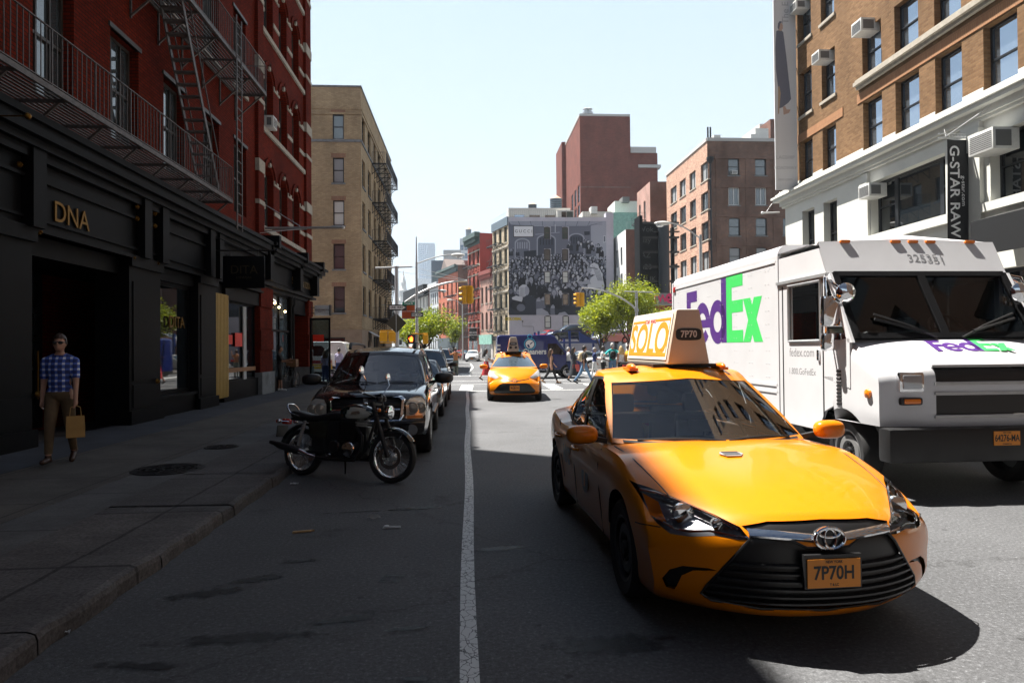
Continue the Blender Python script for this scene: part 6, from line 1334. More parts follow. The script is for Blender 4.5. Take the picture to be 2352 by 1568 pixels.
def truck():
 YT=7.3;HW=1.21;X0=onY(2040,1020,YT-.1).x;root=thing('delivery_truck','white step van delivery truck with big purple and green letters, right lane','truck',(X0+HW,YT,0),rad(.8))
 WT=mat('truck_white',(.64,.64,.66),.34,var=.05,vscale=1.6,coat=.25);PUR=mat('logo_purple',(.085,.028,.20),.35);GRN=mat('logo_green',(.06,.62,.13),.35)
 DY=2.45;H=3.2;y1=7.3
 b=MB();r=.16
 sec=[(-HW,.78),(-HW,H-r)]+[(-HW+r-r*math.cos(t),H-r+r*math.sin(t))for t in[PI/2*i/6 for i in range(1,7)]]+[(HW-r+r*math.sin(t),H-r+r*math.cos(t))for t in[PI/2*i/6 for i in range(0,7)]]+[(HW,.78)]
 b.prism(sec,(0,DY,0),(1,0,0),(0,0,1),-(y1-DY));bo=obj('cargo_body',b,WT,root,False)
 b=MB()
 for x in(-HW-.012,HW+.012):
  b.box(min(x,x*.98),max(x,x*.98),DY+.02,y1-.02,H-r-.1,H-r-.07);b.box(min(x,x*.97),max(x,x*.97),DY,y1,1.12,1.16);b.box(min(x,x*.97),max(x,x*.97),DY,y1,1.02,1.05);b.box(min(x,x*.97),max(x,x*.97),DY-.03,DY+.05,.6,H-r)
 obj('side_rail',b,WT,root,False)
 rv=MB()
 for k in range(int((y1-DY)/.6)):
  for q in(0,.1):
   y=DY+.3+k*.6+q
   for i in range(9):z=1.25+i*.2;rv.lathe([(.009,0),(.006,-.006),(0,-.008)],c=(-HW,y,z),ax='x',n=6)
 for i in range(30):rv.lathe([(.009,0),(0,-.008)],c=(-HW,DY+.1+i*.155,H-r-.16),ax='x',n=6)
 tag(obj('rivets',rv,WT,root,False),kind='stuff')
 b=MB();b.box(-HW-.02,-HW+.1,y1-.02,y1+.06,.9,H-.1);b.box(HW-.1,HW+.02,y1-.02,y1+.06,.9,H-.1);obj('rear_frame',b,WT,root,False,bevel=.03)
 b=MB();b.box(-HW-.03,-HW+.02,y1-.16,y1-.04,H-.32,H-.2);obj('marker_lamp',b,K['lens_red'],root,False,bevel=.02)
 ws0,ws1=(.60,1.81),(1.08,2.63)
 for sg in(-1,1):
  x=sg*HW;F=Fr((0,0),(sg,0));q=lambda y,z:(x,y,z)
  cab=[(DY,.78),(DY,2.93),(1.35,2.93),(ws1[0]+.02,ws1[1]+.05),(ws1[0],ws1[1]),(ws0[0],ws0[1]),(.62,1.45),(.62,1.25),(1.36,.78)]
  b=MB()
  def strip(pl):b.prism([(y,z)for y,z in pl],(x,0,0),(0,1,0),(0,0,1),-.035 if sg>0 else.035)
  dw=[(1.27,1.78),(2.12,1.78),(2.12,2.56),(1.27,2.56)];qw=[(.70,1.78),(1.18,1.78),(1.18,2.56),(1.10,2.56)]
  strip([(1.2,.88),(1.36,.62),(DY,.62),(DY,1.76),(1.2,1.76)]);strip([(1.0,.96),(1.2,.88),(1.2,1.32),(1.0,1.32)]);strip([(2.14,1.76),(DY,1.76),(DY,2.98),(2.14,2.98)]);strip([(1.10,2.57),(2.14,2.57),(2.14,2.98),(1.30,2.98)]);strip([(1.18,1.76),(1.26,1.76),(1.26,2.58),(1.18,2.58)])
  strip([(.63,1.2),(1.2,1.3),(1.2,1.76),(.63,1.8)]);strip([(ws0[0]-.03,ws0[1]-.06),(ws0[0]+.07,ws0[1]-.06),(ws1[0]+.05,ws1[1]-.04),(ws1[0]-.03,ws1[1])])
  cs=obj('cab_side',b,WT,root,False)
  b=MB()
  for pl in(dw,):
   k=len(pl)
   b.tube([(x+sg*.004,y,z)for y,z in pl+pl[:1]],.022,6)
  o=obj('side_window',b,K['galv'],root,False);g=MB();g.add([(x-sg*.015,y,z)for y,z in dw],[(0,1,2,3)]);obj('pane',g,GLS2,o,False)
  g=MB();g.add([(x-sg*.01,y,z)for y,z in qw],[(0,1,2,3)]);obj('quarter_window',g,GLS2,root,False)
  seam(root,[(x+sg*.003,1.22,.64),(x+sg*.003,1.22,2.57)],'door_seam',.008);seam(root,[(x+sg*.003,2.3,.64),(x+sg*.003,2.3,2.57)],'door_seam',.008)
  b=MB();b.box(x-.03,x+.03,1.1,DY,2.60,2.64);obj('drip_rail',b,K['galv'],root,False)
  b=MB();b.box(x-.025,x+.025,1.30,1.35,1.52,1.66);obj('door_handle',b,K['chrome'],root,False,bevel=.01)
  b=MB()
  for k in range(10):b.box(x+sg*.002-.004,x+sg*.002+.004,.82,.92,.98+k*.045,1.005+k*.045)
  obj('side_vent',b,K['black'],root,False)
 b=MB();n=6
 prof=[(DY,H),(1.50,H),(1.38,H-.03),(1.31,H-.09),(1.28,H-.16),(ws1[0],ws1[1])]
 b.add([(sx*HW*(.995 if i<4 else 1.),y,z-(0 if abs(sx)<.9 else(.14 if i<3 else.04)))for i,(y,z)in enumerate(prof)for sx in(-1,-.9,0,.9,1)],[(i*5+j,i*5+j+1,(i+1)*5+j+1,(i+1)*5+j)for i in range(5)for j in range(4)],True);obj('header',b,WT,root,False)
 for x in(-.86,-.17,0.07,.31,.86):b=MB();b.box(x-.07,x+.07,1.262,1.31,H-.155,H-.112);obj('marker_lamp',b,K['amber'],root,False,bevel=.022)
 put('characters',_ink('325351',.17,mat('ink_grey',(.22,.22,.23),.5),.0,1.),root,frame((.17,1.0795+.2*(2.83-2.63)/(H-.16-2.63)-.001,2.83),(1,0,0),(0,.2,H-.16-2.63)))
 up=V((0,ws1[0]-ws0[0],ws1[1]-ws0[1]));L_=up.length;up.normalize();nr=V((1,0,0)).cross(up)
 b=MB();T=frame((0,ws0[0],ws0[1]),(1,0,0),up);b.T=T
 for q in((-HW+.07,HW-.07,-.02,.05),(-HW+.07,HW-.07,L_-.05,L_+.02),(-HW+.04,-HW+.12,-.02,L_),(HW-.12,HW-.04,-.02,L_),(-.05,.05,.05,L_-.05)):b.box(*q,-.03,.02)
 o=obj('windscreen_frame',b,mat('rubber_seal',(.006,.006,.007),.8,spec=.1),root,False)
 for a,c in((-HW+.1,-.04),(.04,HW-.1)):b=MB();b.T=T;b.quad((a,.03,0),(c,.03,0),(c,L_-.03,0),(a,L_-.03,0));obj('windscreen_pane',b,GLS2,o,False)
 for x0,x1 in((-.15,-.85),(.18,.95)):b=MB();b.T=T;b.tube([(x0,-.03,.03),(lerp(x0,x1,.4),.12,.05),(x1,.3,.05)],.014,6);b.tube([(lerp(x0,x1,.2),.05,.05),(lerp(x0,x1,1.),.24,.035)],.02,5);obj('wiper',b,K['black'],root,False)
 s=Shell(L=1.0,bow=.10,bp=3.2,DF=.9,rbow=0,DR=.1,na=24,nb=14,nc=16,W=curve([(0,HW-.02),(1,HW)]),zt=curve([(0,1.56),(.25,1.66),(.6,1.80),(1.,1.90)]),zb=curve([(0,.80),(1,.80)]),cr=curve([(0,.10),(.6,.05),(1,.03)]),S=curve([(0,.985),(.2,1),(.8,1.),(.93,.985),(1,.94)]),pf=curve([(0,.02),(.2,0),(.7,0),(.85,.03),(1,.16)]),pr=curve([(0,0),(1,0)]),axles=(.80,),wr=.41,gap=.07)
 bm=s.body()
 fs=[]
 for sg in(-1,1):
  poly=[(.82+.5*math.cos(t),.43+.52*math.sin(t))for t in[PI*i/16 for i in range(17)]];fs=carve(bm,'x',sg,poly,None,.3);bmesh.ops.delete(bm,geom=fs,context='FACES')
 for z0,z1 in((1.30,1.46),(.93,1.15)):f=carve(bm,'y',-1,[(-.58,z0),(.58,z0),(.58,z1),(-.58,z1)],None,.3);part_from(bm,f,'grille',K['plastic_black'],root,-.03)
 for sg in(-1,1):
  c=s.front(sg*.86,1.30);b=MB();b.box(c.x-.15,c.x+.15,c.y-.03,c.y+.06,c.z-.115,c.z+.115);o=obj('headlight',b,K['chrome'],root,False,bevel=.035)
  b=MB();b.box(c.x-.115,c.x+.115,c.y-.045,c.y,c.z-.08,c.z+.08);obj('lens',b,mat('sealed_lens',(.45,.47,.50),.12,metal=.5),o,False,bevel=.02)
  b=MB();b.box(c.x-.13,c.x+.13,c.y-.03,c.y+.05,c.z-.26,c.z-.17);o=obj('turn_signal',b,K['plastic_black'],root,False,bevel=.03);b=MB();b.box(c.x-.10,c.x+.10,c.y-.04,c.y,c.z-.245,c.z-.185);obj('lens',b,K['amber'],o,False,bevel=.02)
  b=MB();b.lathe([(.055,0),(.05,-.03),(0,-.05)],c=s.side(.28,1.16,sg)+V((sg*.0,0,0)),ax='x',n=14)if sg<0 else b.lathe([(.055,0),(.05,.03),(0,.05)],c=s.side(.28,1.16,sg),ax='x',n=14);obj('side_marker',b,K['amber'],root,False)
 b=MB()
 for z in(1.28,1.475,.91,1.17):b.box(-.60,.60,s.front(0,z).y-.012,s.front(0,z).y+.03,z-.015,z+.015)
 obj('grille_bar',b,K['galv'],root,False)
 bm_part(bm,'bonnet',WT,root)
 b=MB();b.box(-HW-.02,HW+.02,-.14,.08,.42,.80);obj('bumper',b,mat('bumper_black',(.006,.0062,.007),.45,var=.3,rvar=.15),root,False,bevel=.05)
 plate(root,(.12+.0,-.146,.68),(0,-1,0),'64276-MA',sub=('NEW YORK','COMMERCIAL'))
 for y in(.86,5.6):
  for sg in(-1,1):
   wheel(root,sg*(HW-.2),y,.41,.26,'steel',rim=mat('truck_rim',(.16,.16,.16),.5))
 b=MB();b.box(-.55,.55,.3,7.2,.45,.78);obj('chassis',b,K['black'],root,False)
 b=MB();b.box(-HW+.02,HW-.02,2.3,7.3,.78,.84);b.box(-HW+.04,HW-.04,2.40,2.44,.7,2.95);obj('floor',b,K['black'],root,False)
 b=MB();b.box(-HW+.06,HW-.06,.8,1.2,1.5,1.80);b.box(-HW+.06,HW-.06,.9,2.4,.70,.76);obj('dashboard',b,K['seat_grey'],root,False,bevel=.04)
 c=V((.45,1.18,1.92));ux,uy=V((1,0,0)),V((0,.6,.8));b=MB();b.tube([c+ux*.23*math.cos(t)+uy*.23*math.sin(t)for t in[2*PI*i/24 for i in range(25)]],.018,8,False);b.beam(c-ux*.22,c+ux*.22,.05,.02);obj('steering_wheel',b,K['black'],root,False)
 b=MB();b.box(.2,.72,1.6,2.1,.8,1.3);b.box(.22,.70,2.05,2.2,1.3,2.1);obj('driver_seat',b,K['seat_grey'],root,False,bevel=.05)
 for sg in(-1,1):
  x=sg*(HW+.10);b=MB()
  b.tube([(sg*HW,1.15,2.62),(x,.98,2.56),(x+sg*.02,.93,2.4),(x+sg*.02,.93,1.72),(x,.98,1.66),(sg*HW,1.0,1.72)],.018,8);b.tube([(sg*HW,1.15,2.62),(sg*(HW+.02),.95,2.50),(sg*(HW-.06),.82,2.38)],.016,6);o=obj('mirror',b,K['chrome'],root,False)
  for z,h in((2.14,.38),(1.76,.22)):
   b=MB();b.box(x-sg*.02-.12,x-sg*.02+.12,.84,.95,z-h/2,z+h/2);obj('mirror_head',b,K['chrome'],o,False,bevel=.04)
  b=MB();b.lathe([(0,-.05),(.09,-.035),(.125,0),(.125,.02),(0,.03)],c=(sg*(HW-.07),.80,2.36),ax='y',n=24);obj('round_mirror',b,K['chrome'],o,False)
 def letters(O,right,up,h,par):
  T=frame(O,right,up);t=.0015
  def piece(pl,m,name='lettering'):
   b=MB();b.T=T
   for i,poly in enumerate(pl):b.prism([(a*h,c*h)for a,c in poly],(0,0,0),(1,0,0),(0,1,0),t+(.0004 if len(pl)>20 and i==18 else 0))
   obj(name,b,m,par,False)
  def ring(cx,cy,r0,r1,a0,a1,n=18):return[[(cx+r1*math.cos(a),cy+r1*math.sin(a)),(cx+r1*math.cos(b_),cy+r1*math.sin(b_)),(cx+r0*math.cos(b_),cy+r0*math.sin(b_)),(cx+r0*math.cos(a),cy+r0*math.sin(a))]for a,b_ in[(rad(lerp(a0,a1,i/n)),rad(lerp(a0,a1,(i+1)/n)))for i in range(n)]]
  x=0
  piece([[(0,0),(.22,0),(.22,.96),(0,.96)],[(.22,.76),(.56,.76),(.56,.96),(.22,.96)],[(.22,.41),(.50,.41),(.50,.60),(.22,.60)]],PUR)
  piece(ring(.82,.35,.185,.37,38-0,322)+[[(.60,.27),(1.19,.27),(1.19,.41),(.60,.41)]]+ring(.82,.35,.185,.37,-2,40,4),PUR)
  piece(ring(1.53,.35,.175,.37,0,360,24)+[[(1.70,0),(1.92,0),(1.92,1.06),(1.70,1.06)]],PUR)
  piece([[(1.92,0),(2.14,0),(2.14,1.06),(1.92,1.06)],[(2.14,.87),(2.56,.87),(2.56,1.06),(2.14,1.06)],[(2.14,.47),(2.56,.47),(2.56,.66),(2.14,.66)],[(2.14,0),(2.56,0),(2.56,.19),(2.14,.19)]],GRN)
  piece([[(2.565,0),(2.82,0),(2.885,.115),(2.95,0),(3.24,0),(3.03,.335),(3.22,.66),(2.955,.66),(2.89,.55),(2.83,.66),(2.57,.66),(2.745,.33)]],GRN)
 ya,yb=onX(1585,740,X0).y-YT,onX(1764,740,X0).y-YT;hh=(ya-yb)/3.24*.955;letters(V((-HW-.0006,ya-.06,onX(1692,786,X0).z)),(0,-1,0),(0,0,1),hh,root)
 letters(V((HW+.003,3.0,1.66)),(0,1,0),(0,0,1),hh,root)
 a,c=s.deck(0,.28,.004),s.deck(0,.60,.004);letters(V((-.33,.30,s.deck(0,.30).z+.004)),(1,0,0),c-a,.30,root)
 for st,z,sz in(('fedex.com',1.62,.17),('1.800.GoFedEx',1.36,.125)):put('lettering',_ink(st,sz,K['ink_grey'],.0,.95),root,frame((-HW-.0006,1.78,z),(0,-1,0),(0,0,1)))
 return root
truck()
def hatch_taxi():
 p=onZ(1180,905);root=thing('taxi','yellow hatchback taxi numbered 9G81 crossing towards the camera by the van','taxi',(onY(1182,880,21.6).x,21.6,0),rad(-3))
 s=Shell(L=4.6,bow=.42,bp=2.4,DF=1.1,rbow=.12,wr=.32,gap=.04,axles=(.92,3.7),nb=48,zt=curve([(0,.78),(.2,.86),(.6,.98),(1.0,1.09),(1.6,1.1),(4.2,1.08),(4.6,1.0)]),zb=curve([(0,.24),(.6,.2),(4,.2),(4.6,.3)]),W=curve([(0,.80),(.4,.86),(1,.885),(3.8,.885),(4.6,.84)]),cr=curve([(0,.12),(.8,.08),(4.6,.05)]),pf=curve([(0,.10),(.2,0),(.6,.02),(1,.2)]),cab=(.98,4.5,2.2,4.0),wb=curve([(1,.78),(2.2,.80),(4.5,.76)]),wt=curve([(0,.55),(.4,.60),(1,.56)]),zbelt=curve([(1,1.06),(2,1.0),(4.5,1.05)]),zr=curve([(0,1.49),(.25,1.56),(.6,1.58),(1,1.5)]),fb=.3,rb=.1)
 Y_=K['taxi_yellow'];bm=s.body();arches(bm,s,root);near=lambda c:c.y<.95
 hl=[(.60,.72),(.84,.80),(.865,.98),(.80,1.0),(.62,.86),(.50,.78)]
 for pl in(hl,mirror(hl)):f=carve(bm,'y',-1,pl,near,.02);part_from(bm,f,'headlight',mat('headlamp_clear',(.70,.72,.74),.08,metal=.4),root,.003)
 gr=[(-.62,.26),(-.68,.34),(-.48,.56),(-.38,.60),(.38,.60),(.48,.56),(.68,.34),(.62,.26)];f=carve(bm,'y',-1,gr,near,.05);part_from(bm,f,'grille',K['plastic_black'],root,-.01)
 for pl in([(-.48,.735),(-.05,.68),(-.05,.645),(-.46,.705)],[(.48,.735),(.46,.705),(.05,.645),(.05,.68)]):f=carve(bm,'y',-1,pl,near,.05);part_from(bm,f,'upper_grille',K['plastic_black'],root,-.006)
 for pl in([(.80,.34),(.83,.34),(.84,.62),(.78,.66),(.77,.63),(.81,.6)],):
  for q in(pl,mirror(pl)):f=carve(bm,'y',-1,q,near,.02);part_from(bm,f,'fog_slot',K['black'],root,-.01)
 tri_ring(root,s.front(0,.69,.03),(0,-1,.2),.075);plate(root,s.front(0,.45,.03),(0,-1,0),'9G81H',sub=('NEW YORK','T & LC'))
 bm_part(bm,'body',Y_,root)
 win=[(1.55,1.08),(4.1,1.1),(3.95,1.38),(3.5,1.45),(2.5,1.46),(2.2,1.42)]
 cab_parts(s,root,Y_,mat('pane_windscreen',(.10,.14,.18),.03,metal=.6),[(win,[[(1.75,1.1),(2.65,1.1),(2.65,1.43),(2.5,1.43),(2.25,1.39)],[(2.72,1.1),(3.6,1.11),(3.55,1.42),(2.72,1.43)]])],liner=False)
 mirrors(root,s,1.45,1.10,1.1,Y_)
 for y in s.axles:
  for sg in(-1,1):wheel(root,sg*.79,y,.32,.2,'spoke',10)
 roof_sign(root,s,'9G81',2.75,1.6,.40,.50,1.25,True)
 for x in(-.42,.42):b=MB();b.ell((x,2.35,1.55),(.06,.1,.04));obj('roof_lamp',b,K['amber'],root,False)
 for sg in(-1,1):
  for y in(1.6,2.7,3.6):seam(root,[s.side(y,z,sg,.001)for z in(.25,.6,1.0)])
  put('lettering',_ink('NYC TAXI',.16,K['black'],.003),root,frame(s.side(2.5,.72,sg,.006),(0,sg,0),(0,0,1)))
 return root
hatch_taxi()
BLK=mat('paint_black',(.008,.008,.010),.12,coat=1.);NAVY=mat('paint_navy',(.012,.018,.055),.15,coat=1.);GREYP=mat('paint_grey',(.10,.105,.11),.2,coat=1.,metal=.3);SILV=mat('paint_silver',(.42,.43,.44),.25,coat=1.,metal=.4);WHP=mat('paint_white',(.72,.72,.72),.25,coat=.8);REDP=mat('paint_red',(.35,.02,.02),.2,coat=1.)
def big_suv():
 root=thing('parked_car','black sport utility vehicle with a chrome crosshair grille, behind the motorcycle','car',(-1.56,10.55,0),rad(.6))
 s=Shell(L=5.1,bow=.20,bp=2.6,DF=.8,rbow=.1,wr=.38,gap=.06,axles=(.98,4.0),nb=70,na=26,nc=18,zt=curve([(0,1.02),(.2,1.06),(.7,1.10),(1.3,1.13),(4.8,1.13),(5.1,1.05)]),zb=curve([(0,.38),(.5,.34),(4.6,.34),(5.1,.42)]),W=curve([(0,.90),(.4,.945),(1,.965),(4.4,.96),(5.1,.90)]),cr=curve([(0,.09),(.6,.07),(1.4,.03),(5.1,.03)]),S=curve([(0,.95),(.2,.985),(.45,1),(.75,.985),(.9,.96),(1,.90)]),pf=curve([(0,.08),(.12,0),(.35,.0),(.42,.05),(.8,.06),(1,.14)]),cab=(1.30,4.95,2.1,4.6),wb=curve([(1.3,.84),(2.4,.88),(5,.84)]),wt=curve([(0,.66),(.3,.70),(1,.68)]),zbelt=curve([(1.3,1.11),(5,1.12)]),zr=curve([(0,1.68),(.2,1.745),(.6,1.77),(1,1.72)]),fb=.20,rb=.08,rcrown=.05)
 bm=s.body();arches(bm,s,root);open_deck(bm,s,.12);near=lambda c:c.y<.7
 gr=[(-.53,.62),(-.56,.70),(-.58,.94),(-.53,.985),(.53,.985),(.58,.94),(.56,.70),(.53,.62)]
 f=carve(bm,'y',-1,gr,near,.1);part_from(bm,f,'grille',K['plastic_black'],root,-.05)
 b=MB();b.add([s.front(x*k,.8+(z-.8)*k,d)for x,z in gr for k,d in((1.03,.01),(1.0,.03),(.94,.03),(.91,.0))],[(i*4+j,((i+1)%8)*4+j,((i+1)%8)*4+j+1,i*4+j+1)for i in range(8)for j in range(3)]);obj('grille_surround',b,K['chrome'],root,False)
 b=MB();b.add([s.front(x,z,.02)for x,z in((-.035,.63),(.035,.63),(.035,.97),(-.035,.97))],[(0,1,2,3)]);b.box(-.035,.035,s.front(0,.8).y-.02,s.front(0,.8).y+.02,.63,.97);obj('grille_bar',b,K['chrome'],root,False)
 for sg in(-1,1):b=MB();b.tube([s.front(sg*x,.79,.02)for x in(.03,.2,.4,.52)],.018,6);obj('grille_bar',b,K['chrome'],root,False)
 b=MB()
 for k in range(7):
  for sg in(-1,1):b.tube([s.front(sg*x,.66+k*.045,-.03)for x in(.04,.3,.54)],.008,4)
 obj('grille_mesh',b,K['plastic_black'],root,False)
 hl=[(.60,.645),(.83,.63),(.90,.70),(.885,.90),(.82,.955),(.66,.945),(.61,.88)]
 for sg,pl in((1,hl),(-1,mirror(hl))):
  f=carve(bm,'y',-1,pl,near,.03);o=part_from(bm,f,'headlight',mat('headlamp_haze',(.62,.58,.50),.14,metal=.25,coat=.8),root,.004)
  for x,z,r in((.70,.80,.098),(.83,.80,.085)):
   c=s.front(sg*x,z,.010);b=MB();b.lathe([(r,.0),(r,-.012),(r*.88,-.02),(r*.8,-.008),(0,-.022)],c=c,ax='y',n=22);obj('reflector',b,mat('reflector_pale',(.50,.48,.42),.2,metal=.5,coat=.6),o,False)
  f2=[(.61,.645),(.84,.63),(.885,.68),(.61,.69)]
  b=MB();b.grid(lambda u,v:s.front(sg*lerp(.62,.86,u),lerp(.642,.685,v),.009),8,2);obj('turn_signal',b,mat('amber_dull',(.55,.20,.06),.3,coat=.5),o,False)
  c=s.front(sg*.70,.47,.01);b=MB();b.lathe([(.085,.02),(.085,-.01),(.07,-.012),(0,-.004)],c=c,ax='y',n=20);obj('fog_lamp',b,mat('fog_glass',(.32,.34,.36),.12,metal=.5),root,False)
 bp=[(-.92,.60),(.92,.60),(.92,.57),(-.92,.57)];f=carve(bm,'y',-1,[(-.55,.40),(.55,.40),(.5,.545),(-.5,.545)],near,.1);part_from(bm,f,'bumper_intake',K['plastic_black'],root,-.02)
 for sg in(-1,1):
  seam(root,[s.deck(sg*x,y,.001)for x,y in((.70,.30),(.73,.6),(.77,1.0),(.78,1.35))],r=.006);seam(root,[s.front(sg*x,.6,.003)for x in(0,.4,.7,.88)],r=.008)
  for y in(1.55,2.6,3.55):seam(root,[s.side(y,z,sg,.001)for z in(.4,.7,1.08)])
  for y in(2.45,3.4):b=MB();b.tube([s.side(y-.1,.92,sg,.01),s.side(y-.06,.92,sg,.035),s.side(y+.06,.92,sg,.035),s.side(y+.1,.92,sg,.01)],.014,6);obj('door_handle',b,K['chrome'],root,False)
  b=MB();b.tube([s.side(y,.6,sg,.012)for y in(1.5,2.5,3.4)],.03,6);obj('rub_strip',b,K['plastic_black'],root,False)
 bm_part(bm,'body',BLK,root)
 win=[(1.75,1.13),(4.75,1.14),(4.65,1.60),(2.25,1.62)]
 cab_parts(s,root,BLK,glass('suv_glass',(.6,.72,.85),.35,.01,3.2),[(win,[[(1.95,1.16),(2.68,1.16),(2.68,1.58),(2.35,1.58)],[(2.76,1.16),(3.6,1.16),(3.6,1.58),(2.76,1.58)],[(3.68,1.17),(4.65,1.17),(4.55,1.56),(3.68,1.58)]])])
 mirrors(root,s,1.72,1.20,1.35,K['plastic_black'],.03)
 for sg in(-1,1):b=MB();b.tube([(sg*.60,2.4,1.735),(sg*.60,2.5,1.82),(sg*.60,3.2,1.83),(sg*.60,4.3,1.81),(sg*.60,4.45,1.73)],[.03,.032,.022,.022,.03],8);obj('roof_rail',b,K['plastic_black'],root,False)
 for y in s.axles:
  for sg in(-1,1):wheel(root,sg*.84,y,.38,.25,'spoke',5)
 b=MB();b.box(-.78,.78,1.7,4.8,.5,.6);b.box(-.78,.78,1.75,2.1,.6,1.08);obj('cabin_floor',b,K['black'],root,False);seats(root,(2.75,3.7),.55)
 for x0,x1 in((-.6,.0),(.05,.65)):b=MB();b.tube([s.Q(lerp(x0,x1,t)/.84,0,.04+.035*math.sin(PI*t))+V((0,-.02,.01))for t in[i/8 for i in range(9)]],.01,6);obj('wiper',b,K['black'],root,False)
 b=MB();b.box(.35,.55,1.68,1.69,1.22,1.27);obj('sticker',b,K['white_paint'],root,False);b=MB();b.box(.59,.68,1.70,1.71,1.22,1.27);obj('sticker',b,K['white_paint'],root,False)
 return root
big_suv()
def plain_car(label,loc,rz,pm,kind='saloon',group='cars parked along the kerb',pl=None,rim=None,extra=None,pane='pane_dark',name='parked_car',facing=True):
 root=thing(name,label,'car',loc,rz,group)
 if kind=='saloon':L_,hz,zr_,cab,W_=4.75,(.70,.86,.96),1.44,(1.4,4.05,2.2,3.35),.90
 elif kind=='suv':L_,hz,zr_,cab,W_=4.75,(.86,1.02,1.10),1.72,(1.2,4.6,2.0,4.2),.94
 else:L_,hz,zr_,cab,W_=4.45,(.72,.92,1.05),1.50,(1.0,4.4,2.1,3.5),.88
 b_=hz[2]
 s=Shell(L=L_,bow=.32,bp=2.5,DF=1.,rbow=.18,wr=.34,gap=.04,axles=(.95,L_-1.0),nb=40,na=14,nc=10,zt=curve([(0,hz[0]),(.3,hz[1]),(cab[0],b_+.02),(cab[1],b_+.04),(L_,b_-.05)]),zb=curve([(0,.24),(1,.22),(L_-.6,.22),(L_,.32)]),W=curve([(0,W_-.07),(.5,W_-.01),(1,W_),(L_-1,W_),(L_,W_-.08)]),cr=curve([(0,.08),(1.4,.05),(L_,.06)]),cab=cab,wb=curve([(cab[0],W_-.11),(2.4,W_-.09),(cab[1],W_-.14)]),wt=curve([(0,W_-.32),(.4,W_-.28),(1,W_-.32)]),zbelt=curve([(cab[0],b_),(cab[1],b_+.04)]),zr=curve([(0,zr_-.05),(.3,zr_),(.7,zr_),(1,zr_-.06)]),fb=.26,rb=.12)
 bm=s.body();arches(bm,s,root);near=lambda c:c.y<.8
 hl=[(.44,hz[0]-.10),(.78,hz[0]-.06),(W_-.07,hz[0]+.06),(.66,hz[0]+.04),(.46,hz[0]-.02)]
 for q in(hl,mirror(hl)):f=carve(bm,'y',-1,q,near,.02);part_from(bm,f,'headlight',mat('headlamp_clear',(.70,.72,.74),.08,metal=.4),root,.003)
 f=carve(bm,'y',-1,[(-.40,.45),(.40,.45),(.42,hz[0]-.07),(-.42,hz[0]-.07)],near,.1);part_from(bm,f,'grille',K['plastic_black'],root,-.01)
 f=carve(bm,'y',-1,[(-.6,.27),(.6,.27),(.55,.40),(-.55,.40)],near,.05);part_from(bm,f,'bumper_intake',K['plastic_black'],root,-.01)
 tl=[(.50,b_-.28),(W_+.02,b_-.28),(W_+.02,b_-.12),(.52,b_-.10)]
 for q in(tl,mirror(tl)):f=carve(bm,'y',1,q,lambda c:c.y>L_-.7,.05);part_from(bm,f,'tail_light',K['lens_red'],root,.003)
 for q,n in((s.front(0,.42,.02),(0,-1,0)),(s.rear(0,.62,.01),(0,1,0))):plate(root,q,n,pl or 'HBX 4812')
 b=MB();b.tube([s.front(x,hz[0]-.085,.008)for x in(-.4,-.2,0,.2,.4)],.012,5);obj('chrome_bar',b,K['chrome'],root,False)
 bm_part(bm,'body',pm,root)
 y0,y1,y2,y3=cab;zb_,zt_=b_+.06,zr_-.13;m=(y2+y3)/2
 win=[(y0+.5,zb_-.02),(y1-.25,zb_),(y3+.1,zt_+.02),(y2+.15,zt_+.02)]
 cab_parts(s,root,pm,mat('pane_windscreen',(.10,.14,.18),.03,metal=.6),[(win,[[(y0+.68,zb_),(m-.05,zb_),(m-.05,zt_),(y2+.22,zt_)],[(m+.05,zb_),(y3+.05,zb_),(y3+.05,zt_),(m+.05,zt_)]])],liner=False)
 mirrors(root,s,y0+.42,b_+.08,1.05,pm if kind!='suv' else K['plastic_black'])
 for y in s.axles:
  for sg in(-1,1):wheel(root,sg*(W_-.11),y,.34,.21,'spoke',5 if kind!='suv' else 10)
 for sg in(-1,1):
  for y in(y0+.4,m,y3+.05):seam(root,[s.side(y,z,sg,.001)for z in(.3,.6,b_-.06)])
 if kind=='suv':
  for sg in(-1,1):b=MB();b.tube([(sg*.58,y2+.3,zr_-.02),(sg*.58,y2+.4,zr_+.06),(sg*.58,y3-.2,zr_+.06),(sg*.58,y3-.1,zr_-.02)],.02,6);obj('roof_rail',b,K['galv'],root,False)
 if extra=='rack':
  b=MB();b.box(-.6,.6,2.1,3.3,zr_+.12,zr_+.24);obj('roof_box',b,K['ac_white'],root,False,bevel=.02);b=MB();[b.beam((-.65,y,zr_+.06),(.65,y,zr_+.06),.05)for y in(2.3,3.1)];obj('roof_bar',b,K['black'],root,False)
 return root
plain_car('dark low saloon parked directly behind the black sport utility vehicle',(-1.5,16.6,0),0,BLK,'saloon',pl='GKT 3321')
plain_car('dark grey estate car with a blue windscreen parked second behind the large black SUV',(-1.52,22.0,0),rad(.5),GREYP,'suv',pl='T64 918C')
plain_car('dark car with a white roof box parked across the junction',(-1.7,49.8,0),0,BLK,'hatch',extra='rack');plain_car('black sport utility vehicle parked beside the standing photographer',(-1.75,44.6,0),0,BLK,'suv')
plain_car('dark car third in the row across the junction',(-1.9,55.6,0),rad(1),GREYP,'saloon');plain_car('silver car with its roof just showing in the far row',(-2.0,61.5,0),rad(2),SILV,'saloon');plain_car('dark blue car at the far end of the kerb row',(-2.3,67.5,0),rad(3),NAVY,'suv')
